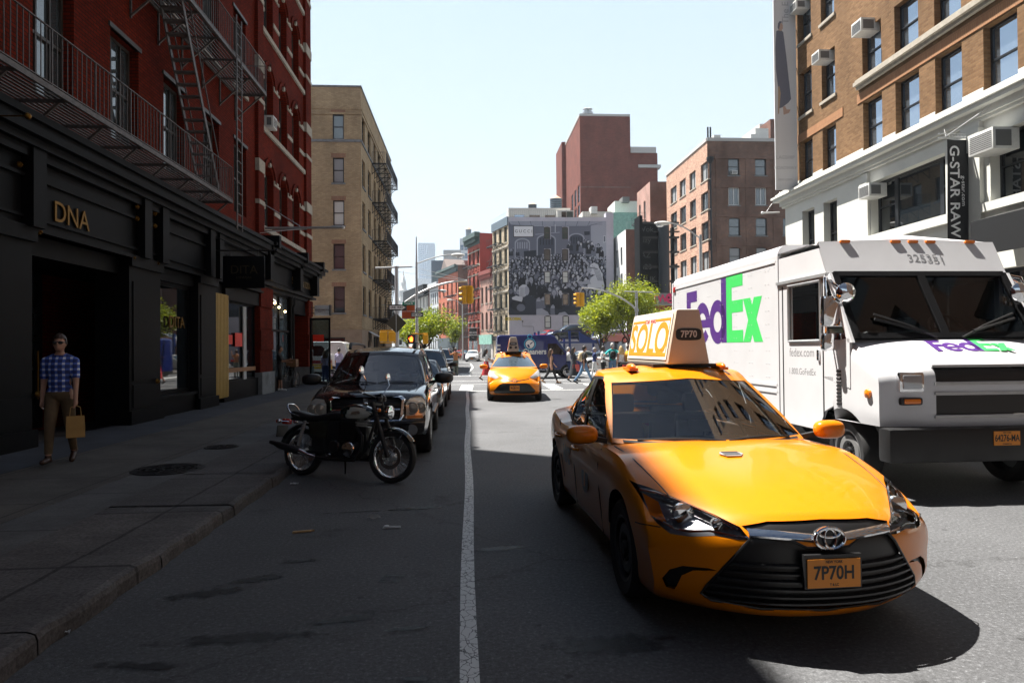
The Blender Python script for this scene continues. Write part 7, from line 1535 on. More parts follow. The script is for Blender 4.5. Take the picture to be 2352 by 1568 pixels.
q=onZ(1082,826);plain_car('small white hatchback driving up the far street',(q.x,88,0),rad(-4),WHP,'hatch','cars in the far street','FRX 2290',name='white_car');plain_car('red car waiting far down the street',(onY(1057,820,104).x,104,0),rad(8),REDP,'saloon','cars in the far street',name='red_car')
plain_car('dark car half hidden by the blue van at the far corner',(onY(1128,815,66).x,66,0),rad(-90),NAVY,'saloon','cars in the far street',name='blue_car')
for i,(px,Y,z,pm,kind,rz,lab)in enumerate(((1305,70,2.35,NAVY,'suv',90,'dark blue estate raised on the blue parking lift'),(1255,76,2.3,REDP,'saloon',60,'red saloon raised on the lift behind the blue estate'),(1408,71,2.1,SILV,'hatch',70,'silver hatchback raised on a lift behind the trees'),(1330,60,0,SILV,'saloon',80,'silver saloon parked in front of the lifts'),(1375,64,0,NAVY,'saloon',95,'dark saloon parked under the lift by the trees'),(1395,52,0,WHP,'saloon',100,'white saloon standing at the lot exit behind the walkers'),(1480,58,0,BLK,'suv',90,'black estate parked at the low brick lot building'))):
 p=onY(px,800,Y);a=rad(rz);plain_car(lab,(p.x-2.3*math.cos(a-PI/2)*1,Y,z),a-PI/1+PI/2+PI/2 if False else-a,pm,kind,'cars in the parking lot')
BLUE=mat('lift_blue',(.02,.05,.22),.4);lf=thing('parking_lift','blue steel parking lift holding two cars above the lot','parking lift',(onY(1330,800,71).x,71,0));pa,pb=onY(1235,800,70).x,onY(1375,800,70).x
for x in(pa,(pa+pb)/2,pb):b=MB();b.beam((x,69,0),(x,69,3.4),.22);b.beam((x,73,0),(x,73,3.4),.22);obj('post',b,BLUE,lf)
b=MB();b.box(pa,pb,69,73,2.15,2.32);obj('platform',b,BLUE,lf);b=MB();b.add([(pb-2.2,68.9,2.2),(pb-2.2,68.9,3.3),(pb-.2,68.9,2.2),(pb-2.2,69.1,2.2),(pb-2.2,69.1,3.3),(pb-.2,69.1,2.2)],[(0,2,1),(3,4,5),(0,1,4,3),(1,2,5,4),(0,3,5,2)]);obj('ramp_plate',b,BLUE,lf)
def box_van(name,label,cat,x0,x1,Y,h,pm,nose=1.,blunt=False):
 root=thing(name,label,cat,((x0+x1)/2,Y,0));L_=x1-x0;W_=2.0
 ol=[(0,.42),(0.02,h-.12),(.10,h-.02),(.3,h),(L_-1.95,h),(L_-1.62,h-.10),(L_-.85,1.32),(L_-.2,1.08),(L_-.02,.85),(L_,.42)]
 if blunt:ol=[(0,.42),(0,h-.1),(.1,h),(L_-.45,h),(L_-.25,h-.10),(L_-.04,1.32),(L_,1.15),(L_,.42)]
 bm=bmesh.new();n=len(ol);va=[bm.verts.new((x0+a,Y,z))for a,z in ol];vb=[bm.verts.new((x0+a,Y+W_,z))for a,z in ol]
 bm.faces.new(va);bm.faces.new(vb[::-1]);[bm.faces.new((va[i],vb[i],vb[(i+1)%n],va[(i+1)%n]))for i in range(n)];bmesh.ops.recalc_face_normals(bm,faces=bm.faces)
 bmesh.ops.bevel(bm,geom=[e for e in bm.edges if e.calc_face_angle(0)>.3],offset=.09,segments=3,profile=.6,affect='EDGES',clamp_overlap=True);bmesh.ops.subdivide_edges(bm,edges=[e for e in bm.edges if e.calc_length()>.8],cuts=3,use_grid_fill=True);bmesh.ops.triangulate(bm,faces=[f for f in bm.faces if len(f.verts)>4]);bm.normal_update()
 for f in bm.faces:f.smooth=True
 for xa in(x0+1.0,x1-.95):
  poly=[(xa+.42*math.cos(t),.36+.42*math.sin(t))for t in[PI*i/16-.3*(1 if i==0 else 0)for i in range(17)]]
  for sg in(-1,1):f=carve(bm,'y',sg,poly,None,.5);bmesh.ops.delete(bm,geom=f,context='FACES')
  w_=MB();w_.box(xa-.5,xa+.5,Y+.02,Y+W_-.02,.43,.9);obj('wheel_well',w_,K['black'],root)
 sw=[(x1-2.05,1.36),(x1-1.05,1.34),(x1-1.2,1.55),(x1-1.55,1.95),(x1-2.05,1.95)]
 f=carve(bm,'y',-1,sw,None,.5);o=part_from(bm,f,'side_window',K['pane_dark'],root,.004);o.data.transform(wm(root).inverted())
 ws=[f for f in bm.faces if f.normal.x>.35 and f.normal.z>.3 and 1.38<f.calc_center_median().z<h-.22];part_from(bm,ws,'windscreen',K['pane_windscreen'],root,.006).data.transform(wm(root).inverted())
 o=bm_part(bm,'body',pm,root,30);o.data.transform(wm(root).inverted())
 for xa in(x0+1.0,x1-.95):
  for yy in(Y+.1,Y+W_-.1):
   wt=wheel(root,.8,0,.36,.22,'steel',rim=K['steel']);wt.matrix_basis=wm(root).inverted()@M.Translation((xa,yy,.36))@M.Rotation((-PI/2 if yy<Y+1 else PI/2),4,'Z')
 b=MB();b.box(x0-.02,x0+.12,Y+.05,Y+W_-.05,.42,.6);b.box(x1-.1,x1+.03,Y+.1,Y+W_-.1,.42,.68);obj('bumper',b,K['plastic_black'],root,bevel=.03)
 b=MB();b.box(x0+.2,x1-.3,Y+.2,Y+W_-.2,.3,.45);obj('chassis',b,K['black'],root)
 b=MB();b.box(x1-1.35,x1-1.2,Y-.2,Y-.02,1.3,1.62);obj('mirror',b,K['plastic_black'],root,bevel=.04)
 for a in(x1-1.0,x1-2.1,x1-3.4):b=MB();b.box(a-.006,a+.006,Y-.003,Y+.01,.5,h-.25 if a<x1-2 else 1.3);obj('shut_line',b,K['black'],root)
 return root
VY=38.2;xa,xb=onY(1141,800,VY).x,onY(1341,800,VY).x;vz=onY(1200,769,VY).z
VAN=mat('van_blue',(.011,.022,.15),.25,coat=.8);van=box_van('delivery_van','dark blue laundry van with a stopwatch emblem crossing the junction','van',xa,xb,VY,vz,VAN)
CY_=mat('logo_cyan',(.05,.45,.68),.4);c=onY(1224,810,VY)
def vt(s,px,py,size,m,align='LEFT',sq=1.,bold=.003):p=onY(px,py,VY);me=text_mesh(s,size,.003,bold,1.,sq,align).copy();me.materials.clear();me.materials.append(m);put('lettering',me,van,wm(van).inverted()@frame((p.x,VY-.006,p.z),(1,0,0),(0,0,1)))
vt('Fly',1183,808,.42,CY_,bold=.012,sq=.9);vt('Cleaners',1201,808,.42,K['white_paint'],bold=.012,sq=.88);vt('Laundry & Dry Cleaning On Demand From Your Phone',1168,850,.13,K['white_paint'],sq=.9)
p=onY(1217,790,VY);b=MB()
for r0,r1,dz in((.26,.31,0),(.08,.12,.42)):b.tube([(p.x+r1*math.cos(t),VY-.008,p.z+dz+r1*math.sin(t))for t in[2*PI*i/24 for i in range(25)]],.028 if dz==0 else.02,6,False)
obj('stopwatch_emblem',b,CY_,van);b=MB();b.prism(seg_arc(0,0,.24,0,2*PI,20)[:-1],(p.x,VY-.006,p.z),(1,0,0),(0,0,1),.004);obj('emblem_face',b,K['white_paint'],van)
b=MB();b.prism([(.0,.02),(.15,.14),(.17,.10),(.03,-.03)],(p.x,VY-.012,p.z),(1,0,0),(0,0,1),.004);b.prism([(-.18,-.04),(-.05,-.02),(.02,-.2),(-.1,-.18)],(p.x,VY-.012,p.z),(1,0,0),(0,0,1),.004);obj('emblem_mark',b,VAN,van)
for k in range(6):p=onY(1143,793+k*9,VY);b=MB();b.box(p.x-.02,p.x+.16-.01*k,VY-.006,VY+.01,p.z-.05,p.z+.05);obj('side_lettering',b,K['white_paint'],van)
AYY=40.5;xb=onY(801,800,AYY).x;ah=onY(780,784,AYY).z
amb=box_van('ambulance','white fire service ambulance with red and yellow stripes behind the corner shop','ambulance',xb-5.6,xb,AYY,ah,WHP,blunt=True);STR=mat('stripe_red',(.35,.02,.03),.4);STY=mat('stripe_yellow',(.75,.45,.03),.4)
for z0,z1,m in((.92,1.10,STR),(.78,.88,STY),(.6,.74,STY)):b=MB();b.box(xb-5.5,xb-.95,AYY-.004,AYY+.004,z0,z1);obj('stripe',b,m,amb)
b=MB();b.box(xb-3.1,xb-2.3,AYY-.004,AYY+.004,1.35,1.9);obj('side_window',b,K['pane_dark'],amb,bevel=.0)
p=(xb-2.6,AYY-.006,1.2);put('lettering',_ink('F.D.N.Y.',.2,STR,.002,1.2),amb,wm(amb).inverted()@frame(p,(1,0,0),(0,0,1)))
b=MB();b.box(xb-2.2,xb-1.9,AYY+.3,AYY+1.7,ah,ah+.16);obj('light_bar',b,K['lens_red'],amb,bevel=.03);b=MB();b.box(xb-3.8,xb-3.,AYY+.4,AYY+1.5,ah,ah+.15);obj('roof_unit',b,K['ac_white'],amb,bevel=.04)
def motorcycle():
 rear,front=onZ(694,1090),onZ(893,1108);rear.z=front.z=0;d=front-rear;Lw=1.47
 root=thing('motorcycle','classic black motorcycle with a cream tank leaning on its side stand by the kerb','motorcycle',(rear.x,rear.y,0),math.atan2(d.y,d.x));root.rotation_euler[0]=rad(-7)
 def O(n,b,m,par=root):return obj(n,b,K[m]if isinstance(m,str)else m,par,False)
 GRN_=mat('tank_green',(.006,.016,.014),.14,coat=1.);CRM=mat('tank_cream',(.62,.60,.52),.2,coat=1.);STL=mat('engine_grey',(.05,.05,.053),.35,metal=.7)
 def wh(x,r,w,disc,st=0.):
  t=MB();t.lathe([(r*.80,-w*.45),(r*.93,-w*.5),(r,-w*.2),(r,w*.2),(r*.93,w*.5),(r*.80,w*.45)],ax='y',n=44,caps=False)
  o=O('wheel',t,'rubber');o.matrix_basis=M.Translation((x,0,r))@M.Rotation(st,4,'Z')
  t=MB();t.lathe([(r*.82,-w*.3),(r*.79,-w*.36),(r*.75,-w*.2),(r*.75,w*.2),(r*.79,w*.36),(r*.82,w*.3)],ax='y',n=44,caps=False);O('rim',t,'chrome',o)
  t=MB()
  for i in range(36):a=2*PI*i/36;e=.35*(1 if i%2 else-1);y=.035*(1 if i%4<2 else-1);t.tube([(.045*math.cos(a+e),y,.045*math.sin(a+e)),(r*.76*math.cos(a),0,r*.76*math.sin(a))],.0022,4,False)
  tag(O('spokes',t,'steel',o),kind='stuff');t=MB();t.lathe([(0,-.07),(.03,-.07),(.055,-.045),(.04,-.02),(.04,.02),(.055,.045),(.03,.07),(0,.07)],ax='y',n=20);O('hub',t,'galv',o)
  if disc:t=MB();n=40;t.add([(q*math.cos(a),-.075+dy,q*math.sin(a))for a in[2*PI*i/n for i in range(n)]for q,dy in((.105,0),(.155,0),(.155,.005),(.105,.005))],[(i*4+j,i*4+(j+1)%4,((i+1)%n)*4+(j+1)%4,((i+1)%n)*4+j)for i in range(n)for j in range(4)]);O('brake_disc',t,'steel',o)
  return o
 rr,rf=.318,.33;wh(0,rr,.13,False);st=rad(8);wh(Lw,rf,.10,True,st)
 hd=V((Lw-.20,0,.86));ax_=V((Lw,0,rf));hx=V((Lw-.30,0,1.02));fk=(hx-ax_).normalized()
 for y in(-.1,.1):
  b=MB();b.tube([ax_+V((0,y,0)),ax_+V((0,y,0))+fk*.36],.03,10);O('fork_leg',b,'black');b=MB();b.tube([ax_+V((0,y,0))+fk*.36,hx+V((0,y,0))],.026,8);O('fork_tube',b,'plastic_black')
 b=MB();b.beam(hx+V((0,-.12,-.02)),hx+V((0,.12,-.02)),.05,.03);b.beam(hx-fk*.2+V((0,-.12,0)),hx-fk*.2+V((0,.12,0)),.05,.03);O('fork_yoke',b,'black')
 def fender(cx,cz,r,a0,a1,w,m):
  b=MB();b.grid(lambda u,v:(cx+(r+.02*(1-(2*v-1)**2))*math.cos(lerp(a0,a1,u)),w*(2*v-1),cz+(r+.02*(1-(2*v-1)**2))*math.sin(lerp(a0,a1,u))),18,6);return O('fender',b,m)
 fender(Lw,rf,rf+.03,rad(35),rad(165),.06,GRN_);fender(0,rr,rr+.05,rad(20),rad(175),.085,GRN_)
 for q in(rad(60),rad(150)):
  b=MB()
  for y in(-.08,.08):b.tube([(Lw,y,rf),(Lw+(rf+.04)*math.cos(q),y*.8,rf+(rf+.04)*math.sin(q))],.006,5)
  O('fender_stay',b,'chrome')
 bm_=MB();n,m=26,20
 def tank(u,v):
  t=2*PI*v;x=lerp(.62,1.17,u);w=.135*math.sin(PI*min(1,(u*.86+.12)))**.55*(1-.25*(1-u));h=.135*math.sin(PI*min(1,(u*.82+.16)))**.6;c=lambda q:math.copysign(abs(q)**.75,q)
  return(x,w*c(math.cos(t)),.845+.03*u+h*c(math.sin(t))*(1 if math.sin(t)>0 else.75))
 bm_.grid(tank,n,m);bm_.fm=[1 if(math.hypot((((k%n)+.5)/n-.58)/.34,((math.sin(2*PI*((k//n)+.5)/m))+.15)/.85)<1 and abs(math.cos(2*PI*((k//n)+.5)/m))>.45)else 0 for k in range(len(bm_.f))]
 bm_.add([tank(0,j/m)for j in range(m)],[tuple(range(m))]);obj('tank',bm_,[GRN_,CRM],root,False)
 b=MB();b.lathe([(.035,0),(.035,.015),(.028,.022),(0,.024)],c=(.98,0,.995),n=16);O('filler_cap',b,'chrome')
 for y in(-.135,.135):b=MB();b.prism([(.86,.855),(1.0,.865),(1.02,.885),(.99,.90),(.88,.885)],(0,y,0),(1,0,0),(0,0,1),.012 if y<0 else-.012);O('tank_badge',b,'chrome')
 b=MB();b.grid(lambda u,v:(lerp(-.18,.66,u),.115*math.copysign(abs(math.cos(2*PI*v))**.7,math.cos(2*PI*v))*(1-.35*u**3),.80+.025*math.cos(u*7)+.055*math.copysign(abs(math.sin(2*PI*v))**.7,math.sin(2*PI*v))),22,16);O('seat',b,mat('seat_leather',(.012,.012,.013),.5))
 b=MB();b.tube([(-.02,.11,.80),(-.2,.11,.84),(-.27,.1,.92),(-.3,.06,.96),(-.3,-.06,.96),(-.27,-.1,.92),(-.2,-.11,.84),(-.02,-.11,.80)],.011,8);O('grab_rail',b,'chrome')
 b=MB();b.tube([(1.2,0,.92),(.7,0,.78),(.1,.08,.74),(-.2,.08,.76)],.018);b.tube([(1.2,0,.92),(.7,0,.78),(.1,-.08,.74),(-.2,-.08,.76)],.018)
 for y in(-.1,.1):b.tube([(1.19,0,.86),(1.12,y,.4),(1.0,y,.27),(.45,y,.27),(.38,y,.75)],.018);b.tube([(.42,y,.34),(0,y*1.1,rr)],.022)
 O('frame',b,'black');
 for y in(-.12,.12):b=MB();b.prism([(.18,.55),(.46,.52),(.48,.74),(.16,.74)],(0,y,0),(1,0,0),(0,0,1),.02 if y>0 else-.02);O('side_cover',b,GRN_)
 b=MB();b.box(.20,.66,-.105,.105,.32,.76);obj('air_box',b,K['plastic_black'],root,False,bevel=.03);b=MB();b.box(.95,1.09,-.09,.09,.33,.70);obj('oil_cooler',b,K['plastic_black'],root,False,bevel=.02)
 b=MB();b.box(.55,1.0,-.14,.14,.28,.5);obj('crankcase',b,STL,root,False,bevel=.05)
 b=MB()
 for k in range(9):z=.51+k*.027;b.box(.68+.004*k,.96+.004*k,-.16,.16,z,z+.013)
 b.box(.72,.94,-.13,.13,.5,.76);O('barrels',b,STL);b=MB();b.box(.70,.98,-.15,.15,.755,.80);obj('cylinder_head',b,STL,root,False,bevel=.02)
 for x,r in((.88,.105),(.65,.09)):
  for sg in(-1,1):b=MB();b.lathe([(r,.14*sg),(r,.165*sg),(r*.85,.185*sg),(0,.19*sg)],c=(x,0,.40 if x>.8 else.42),ax='y',n=24);O('engine_cover',b,'chrome' if x>.8 else STL)
 for y in(-.15,.15):
  b=MB();b.tube([(.97,y*.7,.66),(1.08,y,.58),(1.08,y,.40),(.98,y*1.05,.26),(.55,y*1.1,.25),(.30,y*1.2,.27)],.022,10);O('exhaust_pipe',b,'plastic_black');b=MB();b.tube([(.36,y*1.18,.265),(.24,y*1.28,.29),(.10,y*1.33,.33)],[.022,.03,.04],10);O('pipe_shield',b,'chrome')
  b=MB();b.tube([(.12,y*1.3,.32),(.06,y*1.35,.335),(-.26,y*1.4,.395),(-.34,y*1.4,.415),(-.42,y*1.4,.43)],[.03,.048,.048,.03,.028],12);O('silencer',b,'plastic_black')
  b=MB();b.tube([(.0,y*.85,.40),(.09,y*.85,.74)],.02);s_=[(lerp(.01,.08,i/60)+.028*math.cos(i*.94),y*.85+.028*math.sin(i*.94),lerp(.46,.68,i/60))for i in range(61)];b.tube(s_,.006,5);O('shock_absorber',b,'galv')
 hb=M.Rotation(st,4,'Z');f=lambda x,y,z:hx+hb@V((x,y,z))
 b=MB();b.tube([f(-.20,-.36,.10),f(-.10,-.30,.12),f(.0,-.14,.08),f(.02,0,.05),f(.0,.14,.08),f(-.10,.30,.12),f(-.20,.36,.10)],.012,8);O('handlebar',b,'black')
 for sg in(-1,1):
  b=MB();b.tube([f(-.10,.30*sg,.12),f(-.22,.375*sg,.10)],.019,10);O('grip',b,'rubber');b=MB();b.tube([f(-.06,.26*sg,.12),f(-.05,.33*sg,.1),f(-.18,.40*sg,.09)],.006,5);O('lever',b,'steel')
 b=MB();b.tube([f(-.06,-.26,.12),f(.0,-.30,.25),f(-.05,-.34,.36)],.007,6);b.ell(f(-.06,-.36,.40),(.018,.055,.055),14,10);O('mirror',b,'chrome');b=MB();b.tube([f(-.06,.26,.12),f(.0,.32,.25),f(-.05,.36,.33)],.007,6);b.ell(f(-.06,.38,.37),(.018,.055,.055),14,10);O('mirror',b,'chrome')
 for y in(-.05,.05):b=MB();b.lathe([(.04,-.05),(.045,0),(.035,.01),(0,.01)],c=f(.06,y,.07),n=16);O('clock',b,'plastic_black')
 hl=f(.16,0,-.12);b=MB();n=20
 b.grid(lambda u,v:hl+hb@V((.06-.13*u*(1 if u<.99 else 1),.092*math.sqrt(max(0,1-u**2.2))*math.cos(2*PI*v),.092*math.sqrt(max(0,1-u**2.2))*math.sin(2*PI*v))),8,n);o=O('headlamp',b,'chrome');b=MB();b.grid(lambda u,v:hl+hb@V((.06+.02*(1-u*u),.088*u*math.cos(2*PI*v),.088*u*math.sin(2*PI*v))),5,n);O('lens',b,'glass_clear',o)
 for sg in(-1,1):b=MB();c=f(.10,.15*sg,-.10);b.tube([f(.05,.08*sg,-.1),c],.008);b.ell(c,(.04,.028,.028));o=O('indicator',b,'chrome');b=MB();b.ell(c+V((.025,0,0)),(.022,.027,.027));O('lens',b,'amber',o)
 for sg in(-1,1):b=MB();c=V((-.34,.17*sg,.72));b.tube([(-.24,.08*sg,.72),c],.008);b.ell(c,(.035,.028,.028));o=O('indicator',b,'chrome');b=MB();b.ell(c+V((-.02,0,0)),(.022,.027,.027));O('lens',b,'lens_red',o)
 b=MB();b.box(-.40,-.30,-.05,.05,.68,.76);obj('tail_lamp',b,K['lens_red'],root,False,bevel=.02);b=MB();b.box(-.43,-.42,-.1,.1,.50,.66);O('number_plate',b,'plastic_black')
 b=MB();b.tube([(.62,.12,.27),(.52,.27,.05),(.50,.30,.025)],.012);O('side_stand',b,'black')
 return root
motorcycle()
SK=[mat('skin_%s'%n,c,.5)for n,c in(('fair',(.48,.26,.18)),('tan',(.32,.16,.10)),('dark',(.085,.04,.025)))]
HR={n:mat('hair_'+n,c,.55,var=.4,vscale=60)for n,c in(('black',(.010,.009,.008)),('brown',(.045,.022,.012)),('blond',(.45,.31,.14)),('grey',(.32,.31,.30)))}
def cloth(n,c,r=.8):return mat('cloth_'+n,c,r,var=.18,vscale=14,bump=.25,bscale=18)
def remesh(mb,vox,sm=6):
 me=mb.mesh('body',[],uv=False)if False else None;me=bpy.data.meshes.new('body');me.from_pydata(mb.v,[],mb.f);o=bpy.data.objects.new('body',me);C.objects.link(o)
 r=o.modifiers.new('r','REMESH');r.mode='VOXEL';r.voxel_size=vox;s=o.modifiers.new('s','SMOOTH');s.iterations=sm;s.factor=.5
 out=bpy.data.meshes.new_from_object(o.evaluated_get(bpy.context.evaluated_depsgraph_get()));bpy.data.objects.remove(o);return out
def person(label,loc,rz,h=1.72,top=None,bottom=None,skin=0,hair=('black','short'),legs=((0,0),(0,0)),arms=((0,6,5),(0,6,5)),sleeve=.5,hem=.10,shoes=None,skirt=None,vox=.017,shades=False,female=False,group=None,turn=0.,wide=1.,vest=False):
 root=thing('person',label,'person',loc,rz,group);B=MB();caps=[]
 def cap(p,q,r0,r1,tg):
  p,q=V(p),V(q);n=6;pts=[p+(q-p)*(i/n)for i in range(n+1)];B.tube(pts,[lerp(r0,r1,i/n)for i in range(n+1)],12);B.ell(p,(r0,)*3,12,8);B.ell(q,(r1,)*3,12,8);caps.append((p,q,tg))
 sh=.15 if female else.172;sh*=wide
 for c,r in(((0,.01,.95),(.165*wide,.115,.12)),((0,.0,1.10),(.14*wide,.105*wide,.15)),((0,.005,1.29),(.165*wide,.115,.17)),((0,.01,1.385),(sh*.95,.08,.06))):B.ell(c,r,16,10)
 if female:[B.ell((x,-.085,1.27),(.07,.055,.065))for x in(-.075,.075)]
 caps.append((V((0,0,.98)),V((0,0,1.40)),'torso'));cap((0,.015,1.40),(0,.0,1.54),.062,.052,'neck');caps.append((V((0,0,.88)),V((0,0,.93)),'hip'))
 R=M.Rotation(turn,3,'Z');hc=V((0,-.015,1.635));H=lambda x,y,z:hc+R@V((x,y,z))
 B.ell(hc,(.074,.094,.112),18,12);B.ell(H(0,-.025,-.055),(.055,.068,.062),14,10);B.ell(H(0,-.095,-.015),(.012,.018,.022),8,6);B.ell(H(0,-.088,-.058),(.022,.012,.009),8,6);[B.ell(H(x,.012,-.012),(.012,.02,.03),8,6)for x in(-.076,.076)];caps.append((hc,hc+V((0,0,.02)),'head'))
 [B.tube([(0,.02,1.47),(.5*sh*q,.015,1.435),(sh*.98*q,.01,1.39)],[.05,.05,.052],12)for q in(-1,1)]
 fz=[]
 for sg,(s,k)in zip((-1,1),legs):
  s,k=rad(s),rad(k);p=V((.09*sg*wide,.01,.90));kn=p+V((.01*sg,-math.sin(s),-math.cos(s)))*.42;an=kn+V((.0,-math.sin(s-k),-math.cos(s-k)))*.41;cap(p,kn,.088*wide,.06,'thigh');cap(kn,an,.056,.037,'shin');pt=s-k
  hl=an+V((0,.03,-.045));toe=an+V((.02*sg,-.17,-.05+(.10 if pt<-.35 else 0)*0));
  if pt<-.3:toe=an+V((.01*sg,-.14,-.12));hl=an+V((0,.05,.0))
  cap(hl,toe,.036,.03,'foot');fz+=[hl.z-.036,toe.z-.03]
 wr=[]
 for sg,(s,o,e)in zip((-1,1),arms):
  s,o,e=rad(s),rad(o),rad(e);p=V((sh*sg,.01,1.385));d=V((math.sin(o)*sg,-math.sin(s)*math.cos(o),-math.cos(s)*math.cos(o)));el=p+d*.28;d2=M.Rotation(-e,3,'X')@d;d2=V((d2.x-sg*.35*math.sin(e),d2.y,d2.z)).normalized();w=el+d2*.25
  cap(p,el,.052*(1 if female else 1.1),.041,'upper%d'%sg);cap(el,w,.039,.027,'fore%d'%sg);pl=w+d2*.075;cap(w,pl,.026,.03,'hand');sd_=d2.cross(V((sg,0,0))).normalized();
  for i in range(4):b0=pl+sd_*(.027*(i-1.5)/1.5);k1=b0+d2*(.045-.006*abs(i-1.3))+V((-sg*.012,0,0));B.tube([b0,k1,k1+d2*.025+V((-sg*.02,0,0))],[.0095,.009,.0075],7)
  tb=w+d2*.03-sd_*.026;B.tube([tb,tb+d2*.04-sd_*.022,tb+d2*.065-sd_*.02+V((-sg*.01,0,0))],[.012,.011,.009],7);caps.append((pl,pl+d2*.09,'hand'));wr.append(pl+d2*.05)
 me=remesh(B,vox);k=h/1.75;dz=-min(fz);me.transform(M.Scale(k,4)@M.Translation((0,0,dz)));Z=lambda v:M.Scale(k,4)@(V(v)+V((0,0,dz)))
 caps=[(Z(p),Z(q),t)for p,q,t in caps];me.materials.append(SK[skin])
 for p in me.polygons:p.use_smooth=True
 body=put('body',me,root);tags=[]
 for p in me.polygons:
  c=p.center;best=None
  for a,b,t in caps:
   ab=b-a;u=max(0,min(1,(c-a).dot(ab)/ab.length_squared));dd=(a+ab*u-c).length*(1 if t!='torso' else.62)*(.8 if t=='head' else 1)
   if best is None or dd<best[0]:best=(dd,t,u)
  tags.append(best)
 N_=[v.normal.copy()for v in me.vertices]
 def garment(name,test,m,off):
  ids={};vs=[];fs=[]
  for p,(dd,t,u)in zip(me.polygons,tags):
   if test(p.center.z/k-dz,t,u,p.center):
    for v in p.vertices:
     if v not in ids:ids[v]=len(vs);vs.append(me.vertices[v].co+N_[v]*off)
    fs.append([ids[v]for v in p.vertices])
  if not fs:return
  g=bpy.data.meshes.new(name);g.from_pydata(vs,[],fs);g.materials.append(m);g.polygons.foreach_set('use_smooth',[True]*len(fs));g.update();return put(name,g,root)
 lo=.93 if not skirt else 1.0
 if top:garment('shirt',lambda z,t,u,c:(t=='torso' and z>lo-.02 and z<(1.36 if vest else 9))or(t=='hip' and z>lo-.02)or(t.startswith('upper')and u<sleeve*2 and not vest)or(t.startswith('fore')and u<sleeve*2-1)or(t=='thigh' and z>lo)or(vest and t=='torso' and abs(c.x)<.11*k),top,.010)
 if bottom:garment('trousers',lambda z,t,u,c:(t in('thigh','hip')and z<=lo+.04)or(t=='torso' and z<lo+.04)or(t=='shin' and z>hem),bottom,.011)
 garment('shoes',lambda z,t,u,c:t=='foot' or(t=='shin' and u>.97),shoes or K['black'],.008)
 if skirt:
  m,zh,r1=skirt;b=MB();n=28;b.grid(lambda u,v:Z(((lerp(.15,r1,v)+.012*v*math.sin(9*2*PI*u))*math.cos(2*PI*u),(lerp(.12,r1,v)+.012*v*math.cos(7*2*PI*u))*math.sin(2*PI*u)-.0,lerp(1.06,zh,v))),n,8);obj('skirt',b,m,root,False)
 hm=HR[hair[0]];b=MB();n,mm=22,14;sc=1.12
 def hp(u,v):t=2*PI*u;p=PI*v;wob=1+.03*math.sin(11*t+5*p);return Z(H(.078*sc*wob*math.sin(p)*math.cos(t),.012+.098*sc*wob*math.sin(p)*math.sin(t),.012+.118*sc*wob*math.cos(p)))
 ax_=[(j,i)for j in range(mm)for i in range(n)];vs=[hp(i/n,j/mm)for j in range(mm+1)for i in range(n)];fs=[]
 for j,i in ax_:
  t=2*PI*(i+.5)/n;v=(j+.5)/mm;y,z=math.sin(PI*v)*math.sin(t),math.cos(PI*v)
  if z>(.42 if y<-.2 else(-.15 if y<.35 else-.62)):fs.append((j*n+i,(j+1)*n+i,(j+1)*n+(i+1)%n,j*n+(i+1)%n))
 b.add(vs,fs,True)
 if hair[1]=='long':
  for q in range(9):a=PI*(.02+.96*q/8);b.tube([Z(H(.085*math.cos(a),.03+.07*math.sin(a),.03)),Z(H(.105*math.cos(a),.06+.075*math.sin(a),-.10)),Z(H(.10*math.cos(a)*1.1,.075+.075*math.sin(a),-.22-.05*math.sin(a*3))),Z(H(.07*math.cos(a),.08+.05*math.sin(a),-.31))],[.035*k,.045*k,.042*k,.012],7)
 obj('hair',b,hm,root,False)
 b=MB()
 if shades:b.tube([Z(H(-.076,-.02,.018)),Z(H(-.07,-.085,.018)),Z(H(0,-.104,.02)),Z(H(.07,-.085,.018)),Z(H(.076,-.02,.018))],.006,6);[b.ell(Z(H(x,-.092,.012)),(.031,.012,.024),10,8)for x in(-.035,.035)];obj('sunglasses',b,K['plastic_black'],root,False)
 else:
  for x in(-.03,.03):b=MB();b.ell(Z(H(x,-.087,.016)),(.012,.008,.008),8,6);obj('eye',b,K['black'],root,False)
 w=root.matrix_basis;root['hands']='';del root['hands']
 return root,[w@Z(p)for p in wr]
def paper_bag(label,at,m,w=.26,h=.32,d=.12,rz=0.,name='shopping_bag'):
 t=thing(name,label,'bag',(at.x,at.y,at.z-h-.12),rz,None);b=MB();b.add([(x*w/2*(1 if z==0 else.94),y*d/2*(1 if z==0 else.55),z)for z in(0,h)for x,y in((-1,-1),(1,-1),(1,1),(-1,1))]+[(x*w/2,y*d/2*.85,h*.5)for x,y in((-1,-1),(1,-1),(1,1),(-1,1))],[(0,3,2,1),(0,1,9,8),(1,2,10,9),(2,3,11,10),(3,0,8,11),(8,9,5,4),(9,10,6,5),(10,11,7,6),(11,8,4,7)]);obj('bag_body',b,m,t,False)
 for y in(-.03,.03):b=MB();b.tube([(-.07,y,h),(-.06,y*.4,h+.12),(0,0,h+.15),(.06,y*.4,h+.12),(.07,y,h)],.005,5);obj('handle',b,m,t,False)
